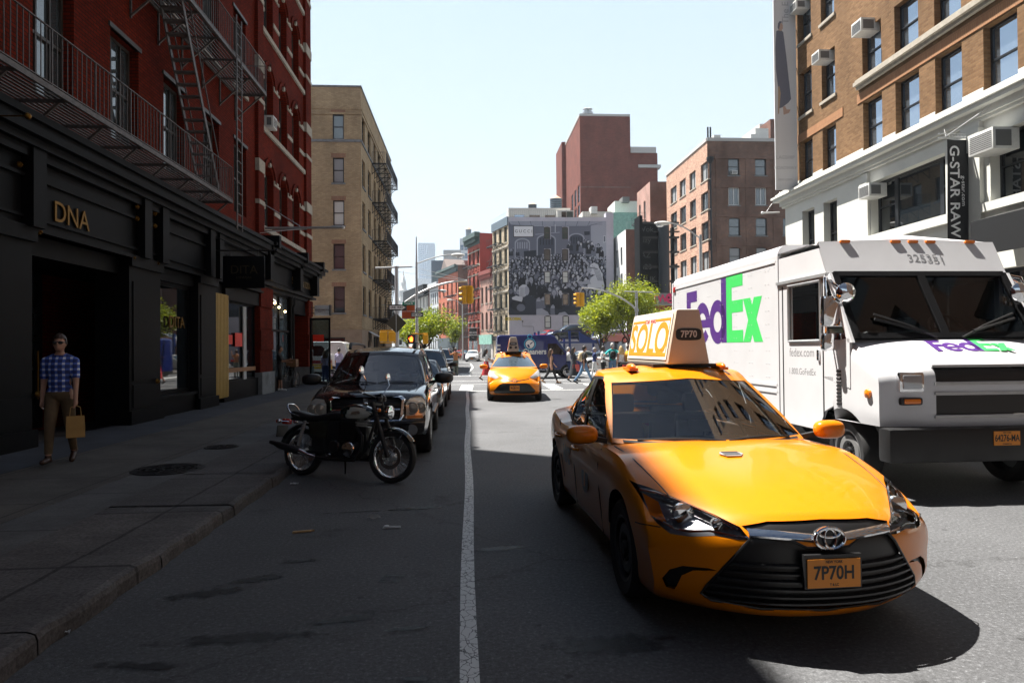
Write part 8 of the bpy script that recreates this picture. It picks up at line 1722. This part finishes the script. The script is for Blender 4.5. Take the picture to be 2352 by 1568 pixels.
def backpack(label,root,m,h=1.75,w=.30):
 M_=root.matrix_basis;p=M_@V((0,.20,1.22*h/1.75));t=thing('backpack',label,'backpack',p,root.rotation_euler[2]);b=MB();b.grid(lambda u,v:(w/2*math.copysign(abs(math.cos(2*PI*u))**.5,math.cos(2*PI*u))*math.sin(PI*v)**.4,.085*math.copysign(abs(math.sin(2*PI*u))**.5,math.sin(2*PI*u))*math.sin(PI*v)**.4,-.24+.46*v),20,12);obj('sack',b,m,t,False)
 b=MB();b.grid(lambda u,v:(w/2.6*(2*u-1),.085+.04*math.sin(PI*u)*math.sin(PI*v),-.18+.2*v),6,6);obj('pocket',b,m,t,False)
 for x in(-.1,.1):b=MB();b.tube([(x,-.06,.17),(x*1.1,-.17,.22),(x*1.25,-.30,.12),(x*1.3,-.30,-.05),(x*1.3,-.06,-.16)],.016,6);obj('strap',b,m,t,False)
PLAID=None
def plaid():
 m,nt,b=_nt('cloth_plaid');N,L_=nt.nodes,nt.links;tc=N.new('ShaderNodeTexCoord');sp=N.new('ShaderNodeSeparateXYZ');L_.new(tc.outputs['Object'],sp.inputs[0]);outs=[]
 for ax,sc in(('X',11.5),('Z',12.5)):
  mu=N.new('ShaderNodeMath');mu.operation='MULTIPLY';mu.inputs[1].default_value=sc;L_.new(sp.outputs[ax],mu.inputs[0]);fr_=N.new('ShaderNodeMath');fr_.operation='FRACT';L_.new(mu.outputs[0],fr_.inputs[0]);gt=N.new('ShaderNodeMath');gt.operation='GREATER_THAN';gt.inputs[1].default_value=.62;L_.new(fr_.outputs[0],gt.inputs[0]);outs.append(gt.outputs[0])
 ad=N.new('ShaderNodeMath');ad.operation='ADD';L_.new(outs[0],ad.inputs[0]);L_.new(outs[1],ad.inputs[1]);dv=N.new('ShaderNodeMath');dv.operation='MULTIPLY';dv.inputs[1].default_value=.5;L_.new(ad.outputs[0],dv.inputs[0])
 r=N.new('ShaderNodeValToRGB');r.color_ramp.interpolation='CONSTANT';e=r.color_ramp.elements;e[0].color=(.02,.035,.16,1);e[1].position=.4;e[1].color=(.07,.13,.48,1);x=e.new(.8);x.color=(.62,.66,.80,1);L_.new(dv.outputs[0],r.inputs[0]);L_.new(r.outputs[0],b.inputs['Base Color']);b.inputs['Roughness'].default_value=.8;return m
def ground_at(px,py,z=0):p=onZ(px,py,z);return(p.x,p.y,z)
TB,WHC,NAV=cloth('black',(.014,.014,.016)),cloth('white',(.70,.70,.70)),cloth('navy',(.02,.035,.12));JEAN=cloth('denim',(.10,.19,.32));KHA=cloth('khaki',(.13,.085,.045));LIL=cloth('lilac',(.36,.34,.55))
LEATH=mat('leather_brown',(.05,.022,.012),.4);KRAFT=mat('kraft_paper',(.46,.27,.09),.8,var=.1)
r_,hd_=person('person in a blue plaid shirt and khaki trousers walking past the black shop',ground_at(138,1064,KZ),rad(14),1.80,plaid(),KHA,0,('brown','short'),((16,8),(-12,14)),((-6,7,10),(8,6,8)),.42,.13,LEATH,vox=.0105,shades=True)
paper_bag('brown paper bag held by the walker in the plaid shirt',hd_[1],KRAFT,.23,.30,.12,rad(30),'paper_bag')
wt=MB();c=hd_[1];
r_,hd_=person('person in a dark top leaning by the brick pier with a phone',ground_at(643,897,KZ),rad(95),1.74,TB,TB,1,('black','short'),((8,4),(-4,0)),((30,10,75),(25,8,60)),.45,.42,WHC)
b=MB();q=hd_[0];b.cbox((q.x+.02,q.y,q.z+.05),(.012,.07,.14));solo('phone',b,K['plastic_black'],'dark phone held up by the person leaning at the brick pier','phone')
for px,py,rz,lab,top,hr in((748,884,178,'person with long dark hair and a lilac shirt seen from behind at the corner',LIL,('brown','long')),(753,872,185,'dark-haired person in a white shirt waiting at the corner',WHC,('black','short')),(779,874,170,'person in a pale lilac shirt beside the ambulance at the corner',cloth('pale_lilac',(.45,.43,.62)),('black','short'))):person(lab,ground_at(px,py,.0),rad(rz),1.70 if 'long' in hr else 1.78,top,NAV,0,hr,((6,4),(-4,3)),((0,8,10),(4,8,12)),.5,.08,None,female='long' in hr)
r_,_=person('person in an orange shirt and grey trousers photographing the street by the parked cars',ground_at(1047,862),rad(186),1.74,cloth('rust',(.42,.17,.06)),cloth('olive_grey',(.13,.15,.12)),0,('brown','short'),((2,0),(-2,0)),((75,35,100),(75,35,100)),.55,.06)
person('person in a white top and long red skirt walking behind the second taxi',ground_at(1117,873),rad(100),1.66,WHC,None,1,('black','long'),((18,6),(-18,10)),((35,5,50),(20,5,60)),.3,.1,LEATH,(cloth('red',(.42,.02,.03)),.28,.26),female=True)
r_,hd_=person('person in a sleeveless black top carrying a black handbag before the blue van',ground_at(1266,880),rad(95),1.68,TB,TB,0,('brown','long'),((24,4),(-22,16)),((-8,5,10),(20,4,20)),.1,.22,cloth('tan_shoe',(.35,.2,.1)),female=True,vest=True)
paper_bag('black handbag carried in front of the blue van',hd_[1],TB,.3,.2,.12,0,'handbag')
FLO=mat('cloth_floral',(.03,.035,.045),.8,var=.95,vscale=26)
r_,hd_=person('person in a dark floral dress crossing with a red shopping bag',ground_at(1318,877),rad(92),1.68,FLO,None,0,('black','long'),((14,4),(-14,8)),((25,8,45),(-5,6,8)),.5,.1,None,(FLO,.30,.27),female=True)
paper_bag('coral red shopping bag held before the floral dress',hd_[0]+V((-.35,0,.0)),cloth('coral',(.60,.12,.10)),.34,.36,.14)
r_,_=person('dark-haired person in a black tee and jeans striding with a beige backpack',ground_at(1343,881),rad(92),1.84,TB,JEAN,1,('black','short'),((26,4),(-24,16)),((-14,8,12),(14,8,16)),.42,.1)
backpack('beige backpack on the striding person in jeans',r_,cloth('beige',(.46,.36,.22)),1.84)
person('grey-haired person in a navy polo shirt behind the crossing',ground_at(1366,870),rad(85),1.70,NAV,WHC,0,('grey','short'),((12,4),(-10,6)),((25,8,60),(10,8,20)),.45,.06)
person('person in a white tee and black overalls by the silver car',ground_at(1386,876),rad(60),1.76,WHC,TB,2,('black','short'),((6,2),(-4,2)),((20,10,50),(2,8,10)),.42,.06,shades=True)
r_,_=person('grey-haired person in a teal shirt with hands on hips, seen from behind',ground_at(1407,876),rad(180),1.90,cloth('teal',(.02,.42,.42)),JEAN,0,('grey','short'),((0,0),(3,0)),((-28,48,70),(-28,48,70)),.42,.06)
backpack('black backpack on the person in the teal shirt',r_,TB,1.90)
person('blond curly-haired person in a white top standing in the crossing group',ground_at(1427,876),rad(190),1.74,WHC,TB,0,('blond','long'),((0,0),(2,0)),((0,10,8),(0,10,8)),.12,.3,female=True,vest=True)
b=MB();p=onY(1436,842,33);b.box(p.x-.13,p.x+.13,32.9,33.02,p.z-.16,p.z+.14);solo('handbag',b,cloth('scarlet',(.55,.03,.02)),'red handbag hanging beside the blond person','bag',bevel=.04)
person('dark-haired person in a yellow shirt looking across the group',ground_at(1444,876),rad(110),1.80,cloth('yellow',(.72,.38,.02)),TB,0,('brown','short'),((0,0),(4,0)),((0,8,8),(0,8,12)),.45,.06)
person('person in a white shirt half hidden behind the floral dress',ground_at(1306,868),rad(95),1.72,WHC,NAV,0,('grey','short'),((10,4),(-10,6)),((8,8,20),(-5,8,20)),.9,.06)
for px,Y,lab,cl in((1069,95,'far walker in a light blue shirt on the right pavement',cloth('sky',(.25,.42,.60))),(1030,100,'far walker in dark green crossing the street',cloth('pine',(.03,.10,.05)))):person(lab,onY(px,800,Y)*V((1,1,0))if False else(onY(px,800,Y).x,Y,0),rad(175),1.75,cl,NAV,0,('brown','short'),((10,4),(-10,6)),vox=.03)
def bicycle(label,loc,rz,m,basket=False):
 t=thing('bicycle',label,'bicycle',loc,rz,None)
 for x in(0,1.02):
  b=MB();b.tube([(x+.33*math.cos(a),0,.34+.33*math.sin(a))for a in[2*PI*i/30 for i in range(31)]],.017,7,False);o=obj('wheel',b,K['rubber'],t,False);b=MB();[b.tube([(x,0,.34),(x+.32*math.cos(a),0,.34+.32*math.sin(a))],.0025,4)for a in[2*PI*i/18 for i in range(18)]];tag(obj('spokes',b,K['steel'],o,False),kind='stuff')
 b=MB();[b.tube(p,.017,7)for p in([(0,0,.34),(.42,0,.30),(.86,0,.82),(.30,0,.80),(.42,0,.30)],[(0,0,.34),(.30,0,.80)],[(1.02,0,.34),(.86,0,.82),(.83,0,.95)])];obj('frame',b,m,t,False)
 b=MB();b.tube([(.70,-.26,1.02),(.85,-.12,.98),(.83,0,.96),(.85,.12,.98),(.70,.26,1.02)],.013,7);obj('handlebar',b,K['steel'],t,False);b=MB();b.grid(lambda u,v:(.14+.26*u,(.07-.05*u)*math.cos(2*PI*v),.90+.03*math.sin(2*PI*v)),8,10);b.tube([(.30,0,.8),(.28,0,.9)],.014);obj('saddle',b,K['black'],t,False)
 b=MB();b.beam((.42,-.14,.16),(.42,-.14,.42),.03);b.beam((.42,-.16,.16),(.42,-.06,.16),.06,.02);b.beam((.42,.14,.42),(.42,.06,.42),.06,.02);obj('pedals',b,K['black'],t,False)
 return t
bicycle('black delivery bicycle leaning by the corner shop window',(*ground_at(655,893,KZ)[:2],KZ),rad(78),K['black'])
p=ground_at(655,893,KZ);b=MB();b.box(p[0]-.25,p[0]+.25,p[1]+.75,p[1]+1.2,KZ+.88,KZ+1.2);solo('crate',b,mat('crate_wood',(.16,.075,.03),.7,var=.3,vscale=12),'brown wooden crate carried on the delivery bicycle','crate',bevel=.01)
def leaf_mat(n,c):
 m,nt,b=_nt(n);N,L_=nt.nodes,nt.links;t=N.new('ShaderNodeBsdfTranslucent');x=N.new('ShaderNodeMixShader');x.inputs['Fac'].default_value=.45
 b.inputs['Base Color'].default_value=(*c,1);b.inputs['Roughness'].default_value=.5;t.inputs['Color'].default_value=(c[0]*1.3,c[1]*1.2,c[2]*.6,1)
 L_.new(b.outputs[0],x.inputs[1]);L_.new(t.outputs[0],x.inputs[2]);L_.new(x.outputs[0],N['Material Output'].inputs['Surface']);return m
LEAF=[leaf_mat('leaf_%d'%i,c)for i,c in enumerate(((.22,.28,.022),(.32,.37,.035),(.13,.19,.018),(.40,.42,.06)))]
BARK=mat('bark',(.05,.038,.03),.9,var=.3,vscale=8)
def tree(label,px,Y,htop,crown_r,seed,leaves=6500,size=.11,trunk=1.6,lean=0.,dull=1):
 rg=random.Random(seed);c=onY(px,800,Y);root=thing('street_tree',label,'tree',(c.x,Y,0),0,'street trees in fresh leaf');t=MB();tips=[]
 def limb(p,d,L_,r,lev):
  pts=[p];q=p.copy();dd=d.copy()
  for i in range(4):dd=(dd+V((rg.uniform(-.16,.16),rg.uniform(-.16,.16),.10))).normalized();q=q+dd*L_/4;pts.append(q.copy())
  t.tube(pts,[lerp(r,r*.5,i/4)for i in range(5)],7 if lev<2 else 4)
  if lev>=2:tips.extend(pts[1:])
  if lev<4:
   for k in range(4 if lev<2 else 3):a=rg.uniform(0,2*PI);sp=rg.uniform(.35,.85);limb(pts[rg.choice((2,3,4))],(dd+V((math.cos(a)*sp,math.sin(a)*sp,rg.uniform(-.05,.3)))).normalized(),L_*rg.uniform(.58,.8),r*.5,lev+1)
 t.tube([(0,0,0),(lean*.3,0,trunk*.6),(lean*.6,0,trunk)],[.16,.12,.11],10)
 for k in range(5):a=k*1.26+rg.uniform(-.3,.3);limb(V((lean*.6,0,trunk*rg.uniform(.8,1))),V((math.cos(a)*.55,math.sin(a)*.55,1)).normalized(),(htop-trunk)*.42,.075,1)
 mz=max(p.z for p in tips);mr=max(math.hypot(p.x,p.y)for p in tips);kz,kr=(htop-trunk-.3)/(mz-trunk),crown_r/mr
 S=lambda p:V((p[0]*(kr if p[2]>trunk else 1),p[1]*(kr if p[2]>trunk else 1),trunk+(p[2]-trunk)*kz if p[2]>trunk else p[2]));t.v=[tuple(S(v))for v in t.v];tips=[S(p)for p in tips]
 obj('trunk',t,BARK,root,False);f=MB()
 for i in range(leaves):
  p=rg.choice(tips);g=.30*crown_r/2.4;q=p+V((rg.gauss(0,g),rg.gauss(0,g),rg.gauss(0,g*.8)));u=V((rg.gauss(0,1),rg.gauss(0,1),rg.gauss(0,.5))).normalized();w=u.cross(V((rg.gauss(0,1),rg.gauss(0,1),rg.gauss(0,1)))).normalized();s=size*rg.uniform(.6,1.3);f.m=min(3,int(abs(rg.gauss(0,1.3))))if not dull else rg.choice((0,1,2,2));f.add([q-u*s,q+w*s*.45,q+u*s,q-w*s*.45],[(0,1,2,3)])
 obj('crown',f,LEAF,root,False)
tree('bright green tree beside the parking lot in front of the mural wall',1384,60,6.9,2.5,3,9000,.12,1.7,-.2,0);tree('bright green tree right of the first with its dark trunk behind the yellow shirt',1450,57,7.6,2.7,8,10000,.12,1.9,.1,0);tree('smaller bright green tree at the low brick lot building',1492,62,5.8,1.9,5,5500,.12,1.6,0,0)
tree('duller green tree on the left pavement behind the traffic pole',975,78,6.4,4.2,12,9000,.15,1.9);tree('slender small tree far along the right pavement',1042,98,6.6,1.9,21,3000,.15,1.6);tree('dark green tree farther back on the left pavement',945,92,6.0,3.0,31,4500,.16,1.8)
def px_pt(px,py,Y):return onY(px,py,Y)
def signal_head(par,c,face,m='signal_yellow'):
 f=V(face).normalized();T=frame(c,V((0,0,1)).cross(f),V((0,0,1)));h=MB();h.T=T;h.box(-.17,.17,-.5,.5,-.2,.02);o=obj('signal_head',h,K[m],par,bevel=.02)
 for z,cl in((.33,'lens_red'),(0,'amber'),(-.33,'lens_green')):
  v=MB();v.T=T;n=12;v.add([(.15*math.cos(a),z+.15*math.sin(a),d)for a in[PI*i/n-.25*(1 if i==0 else 0)+(.25 if i==n else 0)for i in range(n+1)]for d in(.0,.26)],[(2*i,2*i+1,2*i+3,2*i+2)for i in range(n)],True);obj('visor',v,K[m],o)
  l=MB();l.T=T;l.lathe([(.14,.02),(.1,.045),(0,.055)],n=14);l.v=[tuple(V(p)+T.to_3x3()@V((0,z,0)))for p in l.v];obj('lens',l,K[cl],o)
mat('lens_green',(.01,.12,.07),.2,coat=.5);SIGN_G=mat('sign_green',(.015,.20,.13),.45);SIGN_K=K['black'];SIGN_W=mat('sign_face_white',(.75,.75,.75),.45)
def traffic_mast(label,px,py_top,Y,tip,sig,clamp,cross=True,z0=KZ):
 b0=px_pt(px,800,Y);root=thing('traffic_light',label,'traffic light',(b0.x,Y,z0));zt=px_pt(px,py_top,Y).z;b=MB();b.lathe([(.26,0),(.22,.25),(.15,.5),(.14,1.2),(.11,zt-z0)],c=(b0.x,Y,z0),n=14);b.lathe([(.16,0),(.16,.12),(0,.16)],c=(b0.x,Y,zt),n=12);obj('pole',b,K['galv'],root)
 e=px_pt(*tip,Y);cz=px_pt(px,clamp,Y).z;d=e.x-b0.x;pts=[(b0.x+d*t,Y,cz+(e.z-cz)*math.sin(PI/2*t**.8))for t in[i/14 for i in range(15)]];b=MB();b.tube(pts,[lerp(.085,.05,i/14)for i in range(15)],10);b.lathe([(.17,-.1),(.17,.1)],c=(b0.x,Y,cz),n=12);obj('mast_arm',b,K['galv'],root)
 if cross:b=MB();b.tube([(b0.x-d*.3,Y,zt+.02),(b0.x+d*.22,Y,zt+.1)],.055,8);b.tube([(b0.x+d*.2,Y,zt+.1),(e.x,Y,e.z+.05)],.012,5);b.tube([(b0.x,Y,zt-.2),(e.x,Y,e.z+.02)],.012,5);obj('guy_wire',b,K['galv'],root)
 c=px_pt(*sig,Y);b=MB();b.tube([e,(c.x+.1,Y,c.z+.6)],.025);obj('hanger',b,K['galv'],root);signal_head(root,c+V((-.2,0,0)),(-1,.25,0));signal_head(root,c+V((.24,.1,0)),(.3,1,0));b=MB();b.box(c.x-.32,c.x+.36,Y-.08,Y+.12,c.z+.5,c.z+.56);b.box(c.x-.3,c.x+.34,Y-.05,Y+.1,c.z-.55,c.z-.51);obj('signal_bracket',b,K['signal_yellow'],root);return root,b0
rt,b0=traffic_mast('thick grey traffic pole with a curved arm carrying yellow signals, left corner',912,616,42,(1073,645),(1072,677),714)
c=px_pt(889,773,41.7);
for k,(dx,yaw)in enumerate(((-.2,0),(.32,0))):b=MB();b.box(c.x+dx-.23,c.x+dx+.23,41.55,41.9,c.z-.3,c.z+.3);o=obj('walk_signal',b,K['signal_yellow'],rt,bevel=.04)
b=MB();b.box(c.x-.4,c.x+.5,41.6,41.85,c.z+.32,c.z+.40);b.box(c.x-.4,b0.x,41.6,41.85,c.z-.40,c.z-.33);obj('signal_bracket',b,K['signal_yellow'],rt)
traffic_mast('grey traffic pole behind the trees holding yellow signals over the lot corner',1463,672,54,(1336,661),(1331,688),712,True,.12)
def lamp_post(label,px,Y,py_arm,tip,py_top=None,z0=KZ,r=.09,group='street lamps'):
 b0=px_pt(px,800,Y);za=px_pt(px,py_arm,Y).z;zt=px_pt(px,py_top or py_arm,Y).z+.1;t=thing('street_lamp',label,'street lamp',(b0.x,Y,z0),0,group);b=MB();b.lathe([(r*2,0),(r*1.7,.6),(r*1.1,.9),(r*.75,za-z0),(r*.6,za-z0+.2)]+([(.03,zt-z0)]if py_top else[]),c=(b0.x,Y,z0),n=12);obj('pole',b,K['galv'],t)
 e=px_pt(*tip,Y);d=e-V((b0.x,Y,za));b=MB();b.tube([V((b0.x,Y,za))+V((d.x*q,0,d.z*math.sin(PI/2*q)))for q in[i/8 for i in range(9)]],.035,8);obj('arm',b,K['galv'],t);s=math.copysign(1,d.x);b=MB();b.ell(e+V((s*.3,0,-.02)),(.42,.17,.11),16,8);o=obj('lamp_head',b,K['ac_white'],t);b=MB();b.ell(e+V((s*.42,0,-.12)),(.2,.14,.1),14,8);obj('lamp_glass',b,K['glass_clear'],o);return t,b0
lt,lb=lamp_post('tall slim lamp post with a long arm beside the orange banner',958,40.5,606,(1040,585),548)
Yl=40.4;c=px_pt(947,779,Yl);b=MB();b.box(c.x-.26,c.x+.2,Yl-.3,Yl,c.z-.27,c.z+.27);wk=obj('walk_signal',b,K['plastic_black'],lt,bevel=.02);HAND=mat('signal_hand',(1.,.10,.01),emit=3.5);T=frame((c.x-.03,Yl-.307,c.z),(1,0,0),(0,0,1));b=MB();b.T=T
b.prism([(-.08,-.14),(.07,-.14),(.09,.02),(-.09,.03)],(0,0,0),(1,0,0),(0,1,0),.004)
for k,hh in enumerate((.12,.16,.16,.12)):b.box(-.085+k*.045,-.05+k*.045,.02,hh,0,.004)
b.prism([(-.08,-.08),(-.09,.0),(-.15,.06),(-.165,.03)],(0,0,0),(1,0,0),(0,1,0),.004);obj('red_hand',b,HAND,wk)
c=px_pt(975,779,Yl);b=MB();b.box(c.x-.1,c.x+.22,Yl-.15,Yl+.15,c.z-.27,c.z+.27);b.box(lb.x-.3,c.x+.2,Yl-.08,Yl+.08,c.z+.29,c.z+.36);obj('walk_signal',b,K['signal_yellow'],lt,bevel=.03)
lamp_post('street lamp with a short arm farther along the left pavement',958,62,690,(1008,667));lamp_post('far street lamp standing by the orange gabled house',1063,95,701,(1038,688),None,.12)
Yr=33.5;lamp_post('street lamp leaning over the delivery truck roof on the right pavement',1612,Yr,548,(1535,512),None,KZ,.10)
def sign(name,label,px0,px1,py0,py1,Y,m,words,wm_,par_pole=None,arrow=0,cat='sign',back=True):
 a,e=px_pt(px0,py1,Y),px_pt(px1,py0,Y);t=thing(name,label,cat,((a.x+e.x)/2,Y,a.z),0,'street name and direction signs');b=MB();b.box(a.x,e.x,Y,Y+.02,a.z,e.z);obj('sign_plate',b,m,t,bevel=.008);w,h,c=e.x-a.x,e.z-a.z,(a+e)/2
 if arrow:
  q=arrow*w/2*.9;hh=h*.3;b=MB();b.prism([(-q,-hh),(q*.45,-hh),(q*.45,-h*.42),(q,0),(q*.45,h*.42),(q*.45,hh),(-q,hh)][::1 if arrow>0 else-1],(c.x,Y-.003,c.z),(1,0,0),(0,0,1),.002);obj('arrow',b,SIGN_W,t)
 text('lettering',words,(c.x-arrow*w*.06,Y-.007,c.z),(1,0,0),(0,0,1),h*(.5 if arrow else.72),wm_,t,.002,.006,1.05,.8 if arrow else.9);return t
sign('one_way_sign','black and white ONE WAY sign on the thick traffic pole',893,934,699,713,41.8,SIGN_K,'ONE  WAY',SIGN_K,arrow=1);sign('one_way_sign','lower right pointing ONE WAY sign on the slim lamp post',944,972,717,728,40.3,SIGN_K,'ONE  WAY',SIGN_K,arrow=1);sign('one_way_sign','small left pointing ONE WAY sign above another on the lamp post',956,968,707,716,40.2,SIGN_K,'ONE WAY',SIGN_K,arrow=-1)
sign('street_sign','green Prince St street name sign beside the traffic pole',924,953,693,701,41.6,SIGN_G,'Prince St',SIGN_W)
c=px_pt(910,742,37);r=(px_pt(933,742,37).x-px_pt(887,742,37).x)/2;t=thing('warning_sign','diamond shaped road sign seen from its dark back, left corner','sign',(c.x,37,KZ));b=MB();b.prism([(r*x,r*y)for x,y in((0,-1),(.08,-.95),(.95,-.08),(1,0),(.95,.08),(.08,.95),(0,1),(-.08,.95),(-.95,.08),(-1,0),(-.95,-.08),(-.08,-.95))],(c.x,37.02,c.z),(1,0,0),(0,0,1),-.01);obj('sign_plate',b,mat('sign_back',(.06,.052,.035),.6),t);b=MB();b.beam((c.x,36.99,KZ),(c.x,36.99,c.z+r),.06,.04);obj('post',b,K['galv'],t)
HAZE=.50;HZD=.00022
cam=bpy.data.cameras.new('camera');co=bpy.data.objects.new('camera',cam);C.objects.link(co)
co.matrix_world=M(((CR.x,CU.x,-CF.x,EYE.x),(CR.y,CU.y,-CF.y,EYE.y),(CR.z,CU.z,-CF.z,EYE.z),(0,0,0,1)))
cam.sensor_width=36;cam.lens=36*FPX/2352;cam.shift_y=(CY-784)/2352;cam.clip_end=20000;cam.clip_start=.05
S=bpy.context.scene;S.camera=co
SUN_EL,SUN_AZ=65.,-53.
sd=V((math.sin(rad(SUN_AZ))*math.cos(rad(SUN_EL)),math.cos(rad(SUN_AZ))*math.cos(rad(SUN_EL)),math.sin(rad(SUN_EL))))
sl=bpy.data.lights.new('sun','SUN');sl.energy=5.0;sl.angle=rad(.53);sl.color=(1,.955,.88)
so=bpy.data.objects.new('sun',sl);C.objects.link(so);so.rotation_euler=sd.to_track_quat('Z','Y').to_euler();so.location=(0,0,60)
w=bpy.data.worlds.new('World');S.world=w;w.use_nodes=True;nt=w.node_tree;N,L_=nt.nodes,nt.links
sk=N.new('ShaderNodeTexSky');sk.sky_type='NISHITA';sk.sun_disc=False;sk.sun_elevation=rad(SUN_EL);sk.sun_rotation=rad(SUN_AZ);sk.dust_density=.4;sk.ozone_density=7.
tc=N.new('ShaderNodeTexCoord');sp=N.new('ShaderNodeSeparateXYZ');L_.new(tc.outputs['Generated'],sp.inputs[0])
r=N.new('ShaderNodeValToRGB');e=r.color_ramp.elements;e[0].position,e[0].color=0.,(HAZE*.92,HAZE*.97,HAZE,1);e[1].position,e[1].color=.64,(0,0,0,1)
for p_,k_ in((.22,(.86,.97,1.02)),(.48,(.72,.89,1.0))):x=e.new(p_);x.color=(*[c*HAZE for c in k_],1)
L_.new(sp.outputs['Z'],r.inputs['Fac']);ad=N.new('ShaderNodeMix');ad.data_type='RGBA';ad.blend_type='ADD';ad.inputs['Factor'].default_value=1
dk_=N.new('ShaderNodeVectorMath');dk_.operation='SCALE';dk_.inputs['Scale'].default_value=.22;L_.new(sk.outputs['Color'],dk_.inputs[0]);L_.new(dk_.outputs['Vector'],ad.inputs['A']);sc_=N.new('ShaderNodeVectorMath');sc_.operation='SCALE';sc_.inputs['Scale'].default_value=10.;L_.new(r.outputs['Color'],sc_.inputs[0]);L_.new(sc_.outputs['Vector'],ad.inputs['B'])
L_.new(ad.outputs['Result'],N['Background'].inputs['Color']);N['Background'].inputs['Strength'].default_value=.05
S.view_settings.view_transform='Standard';S.view_settings.look='None';S.view_settings.gamma=1;S.view_settings.exposure=1.7
S.cycles.max_bounces=6;S.cycles.diffuse_bounces=1;S.cycles.glossy_bounces=4;S.cycles.transmission_bounces=6;S.cycles.transparent_max_bounces=12
S.cycles.use_denoising=True;S.cycles.sample_clamp_indirect=6
hb=MB();hb.box(-900,900,-120,1700,-1,330);hz_=obj('haze',hb,[]);tag(hz_,kind='stuff')
hm_=bpy.data.materials.new('haze');hm_.use_nodes=True;nt=hm_.node_tree;nt.nodes.remove(nt.nodes['Principled BSDF']);pv=nt.nodes.new('ShaderNodeVolumePrincipled');pv.inputs['Color'].default_value=(.78,.88,1.,1);pv.inputs['Density'].default_value=HZD;pv.inputs['Anisotropy'].default_value=.2;nt.links.new(pv.outputs['Volume'],nt.nodes['Material Output'].inputs['Volume']);hz_.data.materials.append(hm_)
S.cycles.volume_bounces=0;S.cycles.volume_step_rate=10;S.cycles.volume_max_steps=8
